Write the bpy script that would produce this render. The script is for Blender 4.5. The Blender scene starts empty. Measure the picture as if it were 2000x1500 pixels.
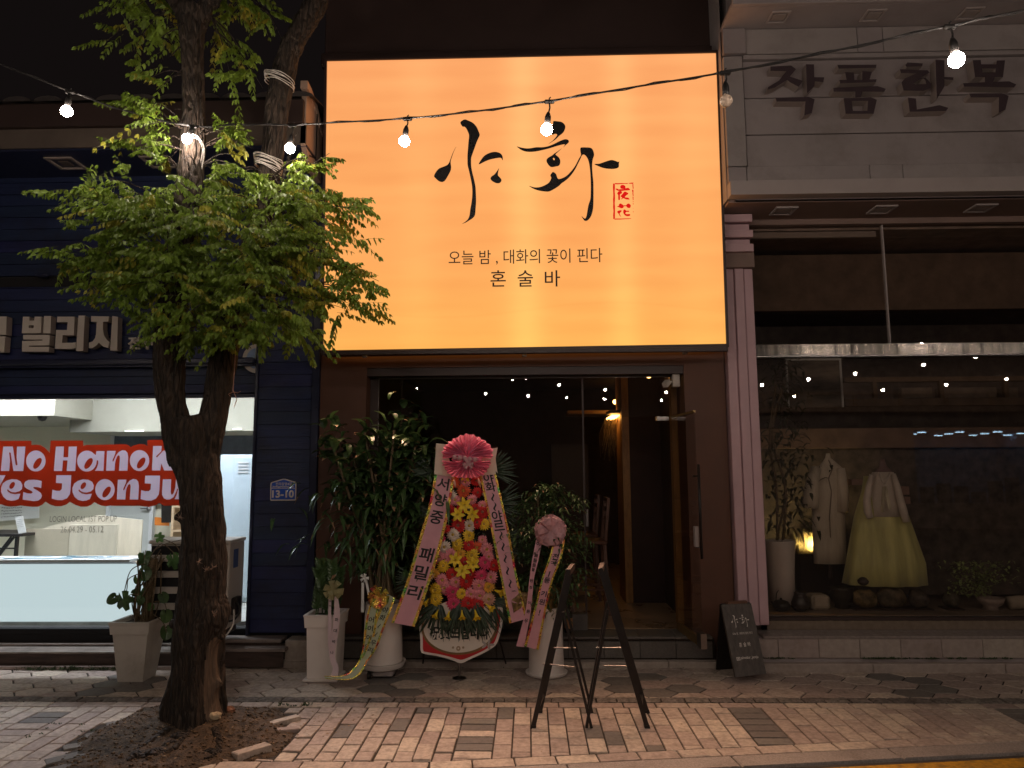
import bpy, bmesh, math, random
import numpy as np
from mathutils import Vector, Matrix, noise
from mathutils.geometry import tessellate_polygon
random.seed(7)
rnd = random.random
U = random.uniform
SC = bpy.context.scene
COL = SC.collection

# ------------------------------------------------------------------ camera
FPX = 1387.0
CAM = Vector((0, 0, 1.7))
ROT = Matrix.Rotation(math.radians(1.3), 3, 'Z') @ Matrix.Rotation(math.radians(97.0), 3, 'X') @ Matrix.Rotation(math.radians(-0.32), 3, 'Z')
cd = bpy.data.cameras.new('camera')
cam = bpy.data.objects.new('camera', cd)
COL.objects.link(cam)
cam.matrix_world = Matrix.Translation(CAM) @ ROT.to_4x4()
cd.sensor_width = 36.0
cd.lens = 36.0 * FPX / 2000.0
cd.clip_start = 0.05
cd.clip_end = 400
SC.camera = cam

# ------------------------------------------------------------------ night sky, exposure
world = bpy.data.worlds.new('World')
SC.world = world
world.use_nodes = True
wn = world.node_tree.nodes
wl = world.node_tree.links
bg = wn['Background']
bg.inputs['Color'].default_value = (1.0, 0.74, 0.72, 1)      # city glow on a cloudy night
bg.inputs['Strength'].default_value = 0.0055
SC.view_settings.view_transform = 'Standard'
SC.view_settings.look = 'None'
SC.view_settings.exposure = 0.0
SC.view_settings.gamma = 1.0
SC.view_settings.use_curve_mapping = False
SC.render.engine = 'CYCLES'
cy = SC.cycles
cy.use_denoising = True
cy.max_bounces = 6
cy.diffuse_bounces = 3
cy.glossy_bounces = 3
cy.transmission_bounces = 4
cy.transparent_max_bounces = 12
cy.sample_clamp_indirect = 3.0
cy.caustics_reflective = False
cy.caustics_refractive = False
cy.use_light_tree = True

BULB_FRONT = 230.0      # radiance of the bulbs on the near string
BULB_STREET = 240.0     # radiance of the bulbs on the strings over the street
BULB_COL = (1.0, 0.84, 0.72)
BULB_NEAR = 370.0       # the string over the near edge of the road, above the frame

# ------------------------------------------------------------------ helpers
def ray(px, py):
    return ROT @ Vector(((px - 1000) / FPX, (750 - py) / FPX, -1.0))
def P(px, py, Y):
    """point of the upright plane at depth Y seen at photo pixel px, py"""
    d = ray(px, py)
    return CAM + d * (Y / d.y)
def G(px, py, z=0.0):
    """point of the level plane at height z seen at photo pixel px, py"""
    d = ray(px, py)
    return CAM + d * ((z - CAM.z) / d.z)
def X(px, py, Y):
    return P(px, py, Y).x
def Z(px, py, Y):
    return P(px, py, Y).z

ORG = {}
def props(o, label=None, cat=None, group=None, kind=None):
    if label: o['label'] = label
    if cat: o['category'] = cat
    if group: o['group'] = group
    if kind: o['kind'] = kind
    return o
def thing(name, label, cat, loc=(0, 0, 0), group=None, kind=None):
    o = bpy.data.objects.new(name, None)
    o.empty_display_size = 0.1
    o.location = loc
    COL.objects.link(o)
    ORG[o.name] = Vector(loc)
    return props(o, label, cat, group, kind)
def add_obj(name, me, parent=None, loc=None, rot=None):
    o = bpy.data.objects.new(name, me)
    COL.objects.link(o)
    if parent is not None:
        o.parent = parent
    if loc is not None: o.location = loc
    if rot is not None: o.rotation_euler = rot
    ORG[o.name] = ORG.get(parent.name, Vector((0, 0, 0))) if parent is not None else Vector((0, 0, 0))
    return o

class MB:
    """collects faces (world coordinates) and links them as ONE mesh object"""
    def __init__(s):
        s.v = []; s.f = []; s.m = []; s.mi = 0
    def mat(s, i):
        s.mi = i; return s
    def face(s, pts):
        n = len(s.v); s.v += [tuple(p) for p in pts]; s.f.append(tuple(range(n, n + len(pts)))); s.m.append(s.mi)
    def mesh(s, vs, fs):
        n = len(s.v); s.v += [tuple(p) for p in vs]
        for f in fs:
            s.f.append(tuple(i + n for i in f)); s.m.append(s.mi)
    def box(s, x0, x1, y0, y1, z0, z1, c=0.0):
        if x0 > x1: x0, x1 = x1, x0
        if y0 > y1: y0, y1 = y1, y0
        if z0 > z1: z0, z1 = z1, z0
        c = min(c, (x1-x0)*.45, (y1-y0)*.45, (z1-z0)*.45)
        if c <= 0:
            vs = [(x, y, z) for z in (z0, z1) for y in (y0, y1) for x in (x0, x1)]
            s.mesh(vs, [(0,2,3,1),(4,5,7,6),(0,1,5,4),(2,6,7,3),(0,4,6,2),(1,3,7,5)])
            return s
        # chamfered box
        X_ = (x0, x1); Y_ = (y0, y1); Z_ = (z0, z1)
        idx = {}; vs = []
        for i in (0, 1):
            for j in (0, 1):
                for k in (0, 1):
                    sx = c if i == 0 else -c; sy = c if j == 0 else -c; sz = c if k == 0 else -c
                    for ax, p in (('x', (X_[i], Y_[j]+sy, Z_[k]+sz)), ('y', (X_[i]+sx, Y_[j], Z_[k]+sz)), ('z', (X_[i]+sx, Y_[j]+sy, Z_[k]))):
                        idx[i, j, k, ax] = len(vs); vs.append(p)
        I = lambda *a: idx[a]
        fs = [(I(0,0,0,'x'),I(0,0,1,'x'),I(0,1,1,'x'),I(0,1,0,'x')),(I(1,0,0,'x'),I(1,1,0,'x'),I(1,1,1,'x'),I(1,0,1,'x')),
              (I(0,0,0,'y'),I(1,0,0,'y'),I(1,0,1,'y'),I(0,0,1,'y')),(I(0,1,0,'y'),I(0,1,1,'y'),I(1,1,1,'y'),I(1,1,0,'y')),
              (I(0,0,0,'z'),I(0,1,0,'z'),I(1,1,0,'z'),I(1,0,0,'z')),(I(0,0,1,'z'),I(1,0,1,'z'),I(1,1,1,'z'),I(0,1,1,'z'))]
        for k in (0, 1):
            for j in (0, 1):
                fs.append((I(0,j,k,'y'),I(1,j,k,'y'),I(1,j,k,'z'),I(0,j,k,'z')))
            for i in (0, 1):
                fs.append((I(i,0,k,'x'),I(i,1,k,'x'),I(i,1,k,'z'),I(i,0,k,'z')))
        for i in (0, 1):
            for j in (0, 1):
                fs.append((I(i,j,0,'x'),I(i,j,1,'x'),I(i,j,1,'y'),I(i,j,0,'y')))
                for k in (0, 1):
                    fs.append((I(i,j,k,'x'),I(i,j,k,'y'),I(i,j,k,'z')))
        s.mesh(vs, fs); return s
    def bar(s, a, b, w, h=None, up=(0, 0, 1)):
        """rectangular bar from a to b, w wide (sideways), h deep"""
        a = Vector(a); b = Vector(b); h = h or w
        d = (b - a).normalized(); up = Vector(up)
        if abs(d.dot(up)) > .98: up = Vector((0, 1, 0))
        sx = d.cross(up).normalized(); sy = sx.cross(d).normalized()
        q = [(-w/2, -h/2), (w/2, -h/2), (w/2, h/2), (-w/2, h/2)]
        vs = [a + sx*p + sy*r for p, r in q] + [b + sx*p + sy*r for p, r in q]
        s.mesh(vs, [(0,1,2,3),(4,7,6,5),(0,4,5,1),(1,5,6,2),(2,6,7,3),(3,7,4,0)]); return s
    def tube(s, pts, radii, n=8, cap=True):
        pts = [Vector(p) for p in pts]
        if not isinstance(radii, (list, tuple)): radii = [radii]*len(pts)
        ref = Vector((0.3, 1, 0.1)).normalized()
        base = len(s.v)
        for i, p in enumerate(pts):
            d = (pts[min(i+1, len(pts)-1)] - pts[max(i-1, 0)])
            d = d.normalized() if d.length > 1e-9 else Vector((0, 0, 1))
            if abs(d.dot(ref)) > .97: ref = Vector((1, 0.2, 0.1)).normalized()
            u = d.cross(ref).normalized(); w = u.cross(d).normalized()
            for k in range(n):
                a = 2*math.pi*k/n
                s.v.append(tuple(p + (u*math.cos(a) + w*math.sin(a))*radii[i]))
        for i in range(len(pts)-1):
            for k in range(n):
                k2 = (k+1) % n
                s.f.append((base+i*n+k, base+i*n+k2, base+(i+1)*n+k2, base+(i+1)*n+k)); s.m.append(s.mi)
        if cap:
            s.f.append(tuple(base+k for k in range(n))); s.m.append(s.mi)
            s.f.append(tuple(base+(len(pts)-1)*n+k for k in reversed(range(n)))); s.m.append(s.mi)
        return s
    def lathe(s, c, prof, n=24, sx=1.0, sy=1.0):
        """prof: (radius, z) pairs from bottom to top about the upright axis through c"""
        base = len(s.v)
        for r, z in prof:
            for k in range(n):
                a = 2*math.pi*k/n
                s.v.append((c[0] + r*sx*math.cos(a), c[1] + r*sy*math.sin(a), c[2] + z))
        for i in range(len(prof)-1):
            for k in range(n):
                k2 = (k+1) % n
                s.f.append((base+i*n+k, base+i*n+k2, base+(i+1)*n+k2, base+(i+1)*n+k)); s.m.append(s.mi)
        s.f.append(tuple(base+k for k in reversed(range(n)))); s.m.append(s.mi)
        s.f.append(tuple(base+(len(prof)-1)*n+k for k in range(n))); s.m.append(s.mi)
        return s
    def loft(s, loops, cap=True):
        base = len(s.v); n = len(loops[0])
        for lp in loops: s.v += [tuple(p) for p in lp]
        for i in range(len(loops)-1):
            for k in range(n):
                k2 = (k+1) % n
                s.f.append((base+i*n+k, base+i*n+k2, base+(i+1)*n+k2, base+(i+1)*n+k)); s.m.append(s.mi)
        if cap:
            s.f.append(tuple(base+k for k in reversed(range(n)))); s.m.append(s.mi)
            s.f.append(tuple(base+(len(loops)-1)*n+k for k in range(n))); s.m.append(s.mi)
        return s
    def ball(s, c, r, n=10, m=7, sc=(1, 1, 1), jit=0):
        base = len(s.v)
        for i in range(m+1):
            t = math.pi*i/m
            for k in range(n):
                a = 2*math.pi*k/n
                q = 1 + (jit*(rnd()-.5) if 0 < i < m else 0)
                s.v.append((c[0]+r*q*sc[0]*math.sin(t)*math.cos(a), c[1]+r*q*sc[1]*math.sin(t)*math.sin(a), c[2]+r*q*sc[2]*math.cos(t)))
        for i in range(m):
            for k in range(n):
                k2 = (k+1) % n
                s.f.append((base+i*n+k, base+(i+1)*n+k, base+(i+1)*n+k2, base+i*n+k2)); s.m.append(s.mi)
        return s
    def prism(s, loops, to3, depth):
        """loops: outer and holes as 2-D points; to3(p) -> front point; depth: vector to the back face"""
        loops = [[Vector((p[0], p[1], 0)) for p in lp] for lp in loops]
        tris = tessellate_polygon(loops)
        flat = [p for lp in loops for p in lp]
        fr = [Vector(to3((p.x, p.y))) for p in flat]
        bk = [p + Vector(depth) for p in fr]
        n = len(flat)
        s.mesh(fr + bk, [t for t in tris] + [(c_+n, b_+n, a_+n) for a_, b_, c_ in tris])
        base = len(s.v) - 2*n; o = 0
        for lp in loops:
            L = len(lp)
            for k in range(L):
                a_ = base+o+k; b_ = base+o+(k+1) % L
                s.f.append((a_, b_, b_+n, a_+n)); s.m.append(s.mi)
            o += L
        return s
    def build(s, name, mats, parent=None, smooth=False, loc=None, fix=True, label=None, kind=None):
        o_ = ORG.get(parent.name, Vector((0, 0, 0))) if parent is not None else Vector((0, 0, 0))
        if parent is None and loc is not None: o_ = Vector(loc)
        me = bpy.data.meshes.new(name)
        me.from_pydata([(p[0]-o_.x, p[1]-o_.y, p[2]-o_.z) for p in s.v], [], s.f)
        if not isinstance(mats, (list, tuple)): mats = [mats]
        for m in mats: me.materials.append(m)
        if len(mats) > 1: me.polygons.foreach_set('material_index', s.m)
        if fix:
            bm = bmesh.new(); bm.from_mesh(me)
            bmesh.ops.recalc_face_normals(bm, faces=bm.faces)
            bm.to_mesh(me); bm.free()
        if smooth: me.polygons.foreach_set('use_smooth', [True]*len(me.polygons))
        me.update()
        ob = add_obj(name, me, parent)
        if parent is None and loc is not None:
            ob.location = loc; ORG[ob.name] = Vector(loc)
        if label: ob['label'] = label
        if kind: ob['kind'] = kind
        return ob

def smooth_by_angle(o, ang=40):
    me = o.data
    bm = bmesh.new(); bm.from_mesh(me)
    bmesh.ops.remove_doubles(bm, verts=bm.verts, dist=1e-5)
    for f in bm.faces: f.smooth = True
    for e in bm.edges:
        if len(e.link_faces) == 2 and e.calc_face_angle(0) > math.radians(ang): e.smooth = False
    bm.to_mesh(me); bm.free()
    return o
def catmull(pts, k=4, closed=True):
    out = []; n = len(pts)
    rng = range(n) if closed else range(n-1)
    for i in rng:
        if closed: p = [pts[(i-1) % n], pts[i], pts[(i+1) % n], pts[(i+2) % n]]
        else: p = [pts[max(i-1, 0)], pts[i], pts[i+1], pts[min(i+2, n-1)]]
        p = [Vector(q) for q in p]
        for j in range(k):
            t = j/k
            out.append(.5*((2*p[1]) + (p[2]-p[0])*t + (2*p[0]-5*p[1]+4*p[2]-p[3])*t*t + (3*p[1]-p[0]-3*p[2]+p[3])*t**3))
    if not closed: out.append(Vector(pts[-1]))
    return out
def ellipse(cx, cy, a, b, ang=0, n=28):
    ca, sa = math.cos(ang), math.sin(ang)
    return [(cx + a*math.cos(t)*ca - b*math.sin(t)*sa, cy + a*math.cos(t)*sa + b*math.sin(t)*ca) for t in [2*math.pi*i/n for i in range(n)]]

def text_mesh(body, bold=0.0, spacing=1.0, depth=0.0):
    c = bpy.data.curves.new('lettering', 'FONT')
    c.body = body; c.offset = bold; c.space_character = spacing; c.extrude = depth/2; c.resolution_u = 4
    o = bpy.data.objects.new('lettering', c); COL.objects.link(o)
    dg = bpy.context.evaluated_depsgraph_get(); dg.update()
    me = bpy.data.meshes.new_from_object(o.evaluated_get(dg), depsgraph=dg)
    bpy.data.objects.remove(o); bpy.data.curves.remove(c)
    return me
def lettering(body, centre, mat, parent, width=None, height=None, right=(1, 0, 0), up=(0, 0, 1), bold=0.0, spacing=1.0, depth=0.0, name='lettering', shear=0.0, off=0.002):
    """words fitted to width and/or height (metres) about centre, standing off its face towards the viewer"""
    me = text_mesh(body, bold, spacing)
    n = len(me.vertices)
    if n == 0: return None
    co = np.empty(n*3); me.vertices.foreach_get('co', co); co = co.reshape(-1, 3)
    lo, hi = co.min(0), co.max(0); sz = hi-lo
    sxx = width/sz[0] if width else None
    syy = height/sz[1] if height else None
    if sxx is None: sxx = syy
    if syy is None: syy = sxx
    r = Vector(right).normalized(); u = Vector(up).normalized(); nn = r.cross(u).normalized()
    c = Vector(centre) + nn*off - ORG.get(parent.name, Vector((0, 0, 0)))
    q = co - (lo+hi)/2
    q[:, 0] = q[:, 0]*sxx + shear*q[:, 1]*syy; q[:, 1] *= syy
    W = np.array(c)[None] + q[:, :1]*np.array(r)[None] + q[:, 1:2]*np.array(u)[None]
    me.vertices.foreach_set('co', W.ravel()); me.update()
    if depth:
        bm = bmesh.new(); bm.from_mesh(me)
        ret = bmesh.ops.extrude_face_region(bm, geom=bm.faces[:])
        bmesh.ops.translate(bm, verts=[v for v in ret['geom'] if isinstance(v, bmesh.types.BMVert)], vec=nn*depth)
        bmesh.ops.recalc_face_normals(bm, faces=bm.faces)
        bm.to_mesh(me); bm.free()
    me.materials.clear(); me.materials.append(mat)
    return add_obj(name, me, parent)

# ------------------------------------------------------------------ materials
def new_mat(name):
    m = bpy.data.materials.new(name); m.use_nodes = True
    return m, m.node_tree.nodes, m.node_tree.links, m.node_tree.nodes['Principled BSDF']
def mat(name, col, rough=.6, metal=0.0, var=.18, scale=6.0, bump=0.0, bscale=None, stretch=(1, 1, 1), dirt=None, rand=0.0, spec=.5, col2=None, sheen=0, trans=0, detail=6):
    m, N, L, b = new_mat(name)
    tc = N.new('ShaderNodeNewGeometry'); mp = N.new('ShaderNodeMapping'); mp.inputs['Scale'].default_value = stretch
    L.new(tc.outputs['Position'], mp.inputs['Vector'])
    nz = N.new('ShaderNodeTexNoise'); nz.inputs['Scale'].default_value = scale; nz.inputs['Detail'].default_value = detail; nz.inputs['Roughness'].default_value = .6
    L.new(mp.outputs[0], nz.inputs['Vector'])
    mx = N.new('ShaderNodeMix'); mx.data_type = 'RGBA'
    c2 = col2 or tuple(max(0, c*(1-var*1.6)) for c in col)
    c1 = tuple(min(1, c*(1+var)) for c in col)
    mx.inputs[6].default_value = (*c2, 1); mx.inputs[7].default_value = (*c1, 1)
    rp = N.new('ShaderNodeMapRange'); rp.inputs[1].default_value = .32; rp.inputs[2].default_value = .68
    L.new(nz.outputs[0], rp.inputs[0]); L.new(rp.outputs[0], mx.inputs[0])
    out = mx.outputs[2]
    if rand:
        oi = N.new('ShaderNodeObjectInfo'); hs = N.new('ShaderNodeHueSaturation')
        r2 = N.new('ShaderNodeMapRange'); r2.inputs[3].default_value = 1-rand; r2.inputs[4].default_value = 1+rand
        L.new(oi.outputs['Random'], r2.inputs[0]); L.new(r2.outputs[0], hs.inputs['Value'])
        r3 = N.new('ShaderNodeMath'); r3.operation = 'MULTIPLY_ADD'; r3.inputs[1].default_value = .03; r3.inputs[2].default_value = .485
        L.new(oi.outputs['Random'], r3.inputs[0]); L.new(r3.outputs[0], hs.inputs['Hue'])
        L.new(out, hs.inputs['Color']); out = hs.outputs[0]
    if dirt:
        n2 = N.new('ShaderNodeTexNoise'); n2.inputs['Scale'].default_value = dirt[3]; n2.inputs['Detail'].default_value = 9; n2.inputs['Roughness'].default_value = .7
        L.new(tc.outputs['Position'], n2.inputs['Vector'])
        r4 = N.new('ShaderNodeMapRange'); r4.inputs[1].default_value = .5; r4.inputs[2].default_value = .72; r4.inputs[4].default_value = dirt[4] if len(dirt) > 4 else .7
        m2 = N.new('ShaderNodeMix'); m2.data_type = 'RGBA'; m2.inputs[7].default_value = (*dirt[:3], 1)
        L.new(n2.outputs[0], r4.inputs[0]); L.new(r4.outputs[0], m2.inputs[0]); L.new(out, m2.inputs[6]); out = m2.outputs[2]
    L.new(out, b.inputs['Base Color'])
    b.inputs['Metallic'].default_value = metal
    b.inputs['Specular IOR Level'].default_value = spec
    rr = N.new('ShaderNodeMapRange'); rr.inputs[3].default_value = max(.03, rough-.08); rr.inputs[4].default_value = min(1, rough+.1)
    L.new(nz.outputs[0], rr.inputs[0]); L.new(rr.outputs[0], b.inputs['Roughness'])
    if sheen: b.inputs['Sheen Weight'].default_value = sheen
    if bump:
        bp = N.new('ShaderNodeBump'); bp.inputs['Strength'].default_value = min(1, bump); bp.inputs['Distance'].default_value = .01
        if bscale:
            n3 = N.new('ShaderNodeTexNoise'); n3.inputs['Scale'].default_value = bscale; n3.inputs['Detail'].default_value = 8
            L.new(mp.outputs[0], n3.inputs['Vector']); L.new(n3.outputs[0], bp.inputs['Height'])
        else: L.new(nz.outputs[0], bp.inputs['Height'])
        L.new(bp.outputs[0], b.inputs['Normal'])
    if trans:
        o = N['Material Output']; tr = N.new('ShaderNodeBsdfTranslucent'); ms = N.new('ShaderNodeMixShader'); ms.inputs[0].default_value = trans
        L.new(out, tr.inputs['Color']); L.new(b.outputs[0], ms.inputs[1]); L.new(tr.outputs[0], ms.inputs[2]); L.new(ms.outputs[0], o.inputs['Surface'])
    return m
def emit(name, col, s):
    m, N, L, b = new_mat(name)
    N.remove(b); e = N.new('ShaderNodeEmission'); e.inputs[0].default_value = (*col, 1); e.inputs[1].default_value = s
    L.new(e.outputs[0], N['Material Output'].inputs['Surface'])
    return m
def glass(name, tint=(.9, .92, .9), refl=1.0, rough=0.0, minr=.03):
    m, N, L, b = new_mat(name)
    N.remove(b)
    t = N.new('ShaderNodeBsdfTransparent'); t.inputs[0].default_value = (*tint, 1)
    g = N.new('ShaderNodeBsdfGlossy'); g.inputs['Roughness'].default_value = rough
    ge = N.new('ShaderNodeNewGeometry'); dt = N.new('ShaderNodeVectorMath'); dt.operation = 'DOT_PRODUCT'
    L.new(ge.outputs['Normal'], dt.inputs[0]); L.new(ge.outputs['Incoming'], dt.inputs[1])
    ab_ = N.new('ShaderNodeMath'); ab_.operation = 'ABSOLUTE'; L.new(dt.outputs['Value'], ab_.inputs[0])
    om = N.new('ShaderNodeMath'); om.operation = 'SUBTRACT'; om.inputs[0].default_value = 1.0; om.use_clamp = True; L.new(ab_.outputs[0], om.inputs[1])
    pw = N.new('ShaderNodeMath'); pw.operation = 'POWER'; pw.inputs[1].default_value = 5.0; L.new(om.outputs[0], pw.inputs[0])
    fr = N.new('ShaderNodeMath'); fr.operation = 'MULTIPLY_ADD'; fr.inputs[1].default_value = .96; fr.inputs[2].default_value = .04; L.new(pw.outputs[0], fr.inputs[0])
    mu = N.new('ShaderNodeMath'); mu.operation = 'MULTIPLY_ADD'; mu.inputs[1].default_value = refl; mu.inputs[2].default_value = minr; mu.use_clamp = True
    ms = N.new('ShaderNodeMixShader')
    L.new(fr.outputs[0], mu.inputs[0]); L.new(mu.outputs[0], ms.inputs[0]); L.new(t.outputs[0], ms.inputs[1]); L.new(g.outputs[0], ms.inputs[2])
    L.new(ms.outputs[0], N['Material Output'].inputs['Surface'])
    return m
def flat(name, col, rough=.5):
    m, N, L, b = new_mat(name)
    b.inputs['Base Color'].default_value = (*col, 1); b.inputs['Roughness'].default_value = rough
    return m

M = {}
M['brick'] = mat('paver_buff', (.46, .37, .31), .85, var=.18, scale=30, bump=.35, bscale=160, dirt=(.16, .12, .10, 7, .7), rand=.22)
M['brick_dark'] = mat('paver_charcoal', (.17, .15, .135), .85, var=.16, scale=30, bump=.35, bscale=160, dirt=(.2, .16, .12, 6, .5), rand=.14)
M['sett'] = mat('rough_granite', (.19, .165, .145), .9, var=.35, scale=35, bump=1.0, bscale=45, dirt=(.06, .045, .035, 9, .8), rand=.15)
M['kerb'] = mat('kerb_granite', (.34, .29, .26), .85, var=.2, scale=90, bump=.35, bscale=200, dirt=(.12, .09, .07, 3, .6))
M['joint'] = mat('joint_sand', (.045, .032, .023), .95, var=.35, scale=60, bump=.6, bscale=180)
M['asphalt'] = mat('asphalt', (.07, .06, .052), .85, var=.5, scale=160, bump=.8, bscale=240, dirt=(.13, .1, .08, 30, .6))
M['yellow'] = mat('road_paint_yellow', (.6, .3, .02), .7, var=.2, scale=40, bump=.4, bscale=200, dirt=(.1, .07, .04, 14, .9))
M['soil'] = mat('soil', (.085, .055, .034), .97, var=.5, scale=18, bump=1.0, bscale=90, dirt=(.17, .11, .06, 60, .7))
M['stone_step'] = mat('dark_granite_tile', (.13, .115, .1), .55, var=.15, scale=60, bump=.15, bscale=150, dirt=(.07, .055, .04, 4, .6), rand=.12)
M['stone_light'] = mat('pale_stone', (.38, .31, .27), .7, var=.1, scale=20, bump=.15, bscale=120, dirt=(.17, .12, .09, 3, .6), rand=.08)
M['granite_sill'] = mat('polished_granite_sill', (.28, .23, .21), .22, var=.14, scale=30, bump=.03, dirt=(.17, .13, .11, 3, .4))
M['brown'] = mat('brown_painted_wall', (.105, .043, .023), .6, var=.1, scale=3, bump=.1, bscale=140)
M['brown_dark'] = mat('dark_brown_metal', (.045, .026, .022), .5, var=.1, scale=3)
M['navy'] = mat('navy_painted_board', (.016, .026, .085), .5, var=.15, scale=4, bump=.35, bscale=18, stretch=(.25, 1, 3), rand=.2, dirt=(.007, .007, .012, 2.5, .7))
M['navy_trim'] = mat('navy_trim', (.02, .024, .055), .3, var=.1, scale=6)
M['eave'] = mat('eave_sheet', (.13, .1, .08), .5, var=.12, scale=4)
M['gutter'] = mat('gutter_sheet_metal', (.52, .36, .27), .4, var=.06, scale=5)
M['roof_tile'] = mat('roof_tile', (.05, .04, .037), .8, var=.2, scale=8, bump=.3)
M['panel_grey'] = mat('grey_fascia_panel', (.36, .31, .30), .6, var=.05, scale=2.5, bump=.05, bscale=60, dirt=(.22, .18, .16, 1.5, .6))
M['panel_trim'] = mat('grey_fascia_trim', (.40, .34, .32), .6, var=.05, scale=3)
M['soffit'] = mat('soffit_board', (.24, .16, .13), .7, var=.08, scale=3)
M['pink'] = mat('pink_painted_column', (.55, .36, .38), .55, var=.05, scale=4, bump=.05, bscale=80)
M['letter_brown'] = mat('letter_brown', (.05, .03, .035), .6, var=.1)
M['letter_side'] = mat('letter_side_grey', (.34, .28, .25), .6, var=.05)
M['letter_cream'] = mat('letter_cream', (.68, .6, .52), .6, var=.04)
M['steel'] = mat('brushed_steel', (.15, .135, .12), .16, 1.0, var=.5, scale=20, bump=.5, bscale=9, stretch=(1, 1, .1))
M['chrome'] = mat('polished_metal', (.28, .26, .25), .3, 1.0, var=.05)
M['black'] = mat('black_paint', (.016, .012, .011), .4, var=.2, scale=20)
M['blackmat'] = mat('black_matt', (.012, .011, .012), .85, var=.2)
M['rubber'] = mat('black_cable_rubber', (.015, .013, .012), .5)
M['white_cable'] = mat('white_cable_sheath', (.62, .56, .5), .5, var=.05)
M['white_pot'] = mat('white_glazed_pot', (.78, .71, .66), .35, var=.03, scale=3, dirt=(.55, .45, .38, 2.2, .35))
M['beige_pot'] = mat('beige_plastic_planter', (.52, .47, .41), .5, var=.05, scale=3, dirt=(.28, .22, .16, 2.5, .6))
M['earth'] = mat('potting_soil', (.05, .032, .02), .95, var=.4, scale=60, bump=.8)
M['bark'] = None
M['leaf_green'] = mat('glossy_leaf', (.08, .16, .04), .35, var=.3, scale=8, trans=.2, rand=.15)
M['leaf_dark'] = mat('dark_glossy_leaf', (.06, .115, .038), .3, var=.3, scale=8, trans=.15)
M['leaf_tip'] = mat('dry_leaf_tip', (.42, .24, .13), .6, var=.25, scale=20, trans=.2)
M['fern'] = mat('dark_palm_leaf', (.035, .06, .035), .45, var=.35, scale=12)
M['cane'] = mat('cane_stem', (.13, .09, .045), .6, var=.3, scale=40, stretch=(1, 1, 3), bump=.4)
M['wood'] = mat('pale_wood', (.5, .36, .22), .6, var=.15, scale=5, stretch=(1, 1, 8))
M['ply'] = mat('birch_plywood', (.66, .59, .46), .6, var=.06, scale=3, stretch=(6, 6, 1))
M['deck'] = mat('weathered_deck_plank', (.27, .22, .19), .6, var=.3, scale=5, stretch=(1, 8, 8), bump=.5, bscale=30, dirt=(.05, .035, .03, 5, .6), rand=.15)
M['deck_dark'] = mat('dark_deck_riser', (.06, .036, .028), .7, var=.3, scale=5, stretch=(1, 8, 8), bump=.4)
M['white'] = mat('white_laminate', (.75, .76, .76), .45, var=.02)
M['wall_in'] = mat('shop_inner_wall', (.76, .72, .57), .8, var=.03, scale=2)
M['door_in'] = mat('pale_grey_door', (.58, .6, .57), .5, var=.03)
M['frost'] = mat('pale_blue_locker', (.55, .66, .74), .35, var=.03)
M['glass'] = glass('window_glass', (.93, .95, .94), 1.0, minr=.0)
M['glass_dark'] = glass('tinted_shop_glass', (.9, .87, .84), 1.2, minr=.02)
M['glass_bar'] = glass('bar_glass', (.86, .84, .82), .55, minr=.0)
M['glass_door'] = glass('door_glass', (.96, .94, .92), 1.0, minr=.0)
M['paper'] = mat('white_paper', (.8, .8, .78), .7, var=.02)
M['ink'] = flat('black_ink', (.012, .01, .01), .6)
M['red_vinyl'] = mat('red_vinyl', (.48, .11, .055), .5, var=.06, scale=3, trans=.75)
M['white_vinyl'] = mat('white_vinyl', (.86, .78, .88), .5, var=.02, trans=.75)
M['grey_vinyl'] = flat('grey_vinyl', (.22, .21, .17), .6)
M['ribbon_pink'] = mat('pink_ribbon', (.72, .36, .42), .4, var=.05, scale=8, trans=.15)
M['ribbon_pale'] = mat('pale_pink_ribbon', (.7, .55, .58), .45, var=.05, trans=.15)
M['ribbon_green'] = mat('pale_green_ribbon', (.5, .55, .38), .4, var=.05, trans=.15)
M['ribbon_cream'] = mat('cream_ribbon', (.66, .58, .46), .5, var=.06)
M['tulle'] = mat('magenta_tulle', (.97, .30, .46), .6, var=.2, scale=14, trans=.5)
M['tulle_pink'] = mat('pale_pink_tulle', (.72, .42, .45), .6, var=.15, scale=14, trans=.35)
M['tulle_gold'] = mat('gold_mesh_wrap', (.3, .19, .07), .55, var=.4, scale=40, trans=.3)
M['tulle_olive'] = mat('olive_ribbon', (.36, .33, .16), .5, var=.15, trans=.3)
def foil(name):
    m, N, L, b = new_mat(name)
    tc = N.new('ShaderNodeTexCoord'); v = N.new('ShaderNodeTexVoronoi'); v.inputs['Scale'].default_value = 90
    n2 = N.new('ShaderNodeTexNoise'); n2.inputs['Scale'].default_value = 14
    L.new(tc.outputs['Object'], n2.inputs[0])
    L.new(tc.outputs['Object'], v.inputs[0])
    cr = N.new('ShaderNodeValToRGB'); e = cr.color_ramp.elements
    e[0].position = .3; e[0].color = (.5, .04, .07, 1); e[1].position = .7; e[1].color = (.12, .4, .1, 1)
    x = e.new(.5); x.color = (.75, .5, .08, 1)
    L.new(n2.outputs[0], cr.inputs[0]); L.new(cr.outputs[0], b.inputs['Base Color'])
    b.inputs['Metallic'].default_value = .75
    mr = N.new('ShaderNodeMapRange'); mr.inputs[3].default_value = .15; mr.inputs[4].default_value = .6
    sx = N.new('ShaderNodeSeparateColor'); L.new(v.outputs['Color'], sx.inputs[0]); L.new(sx.outputs[0], mr.inputs[0]); L.new(mr.outputs[0], b.inputs['Roughness'])
    bp = N.new('ShaderNodeBump'); bp.inputs['Strength'].default_value = 1; L.new(sx.outputs[1], bp.inputs['Height']); L.new(bp.outputs[0], b.inputs['Normal'])
    return m
M['foil'] = foil('holographic_foil')
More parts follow.
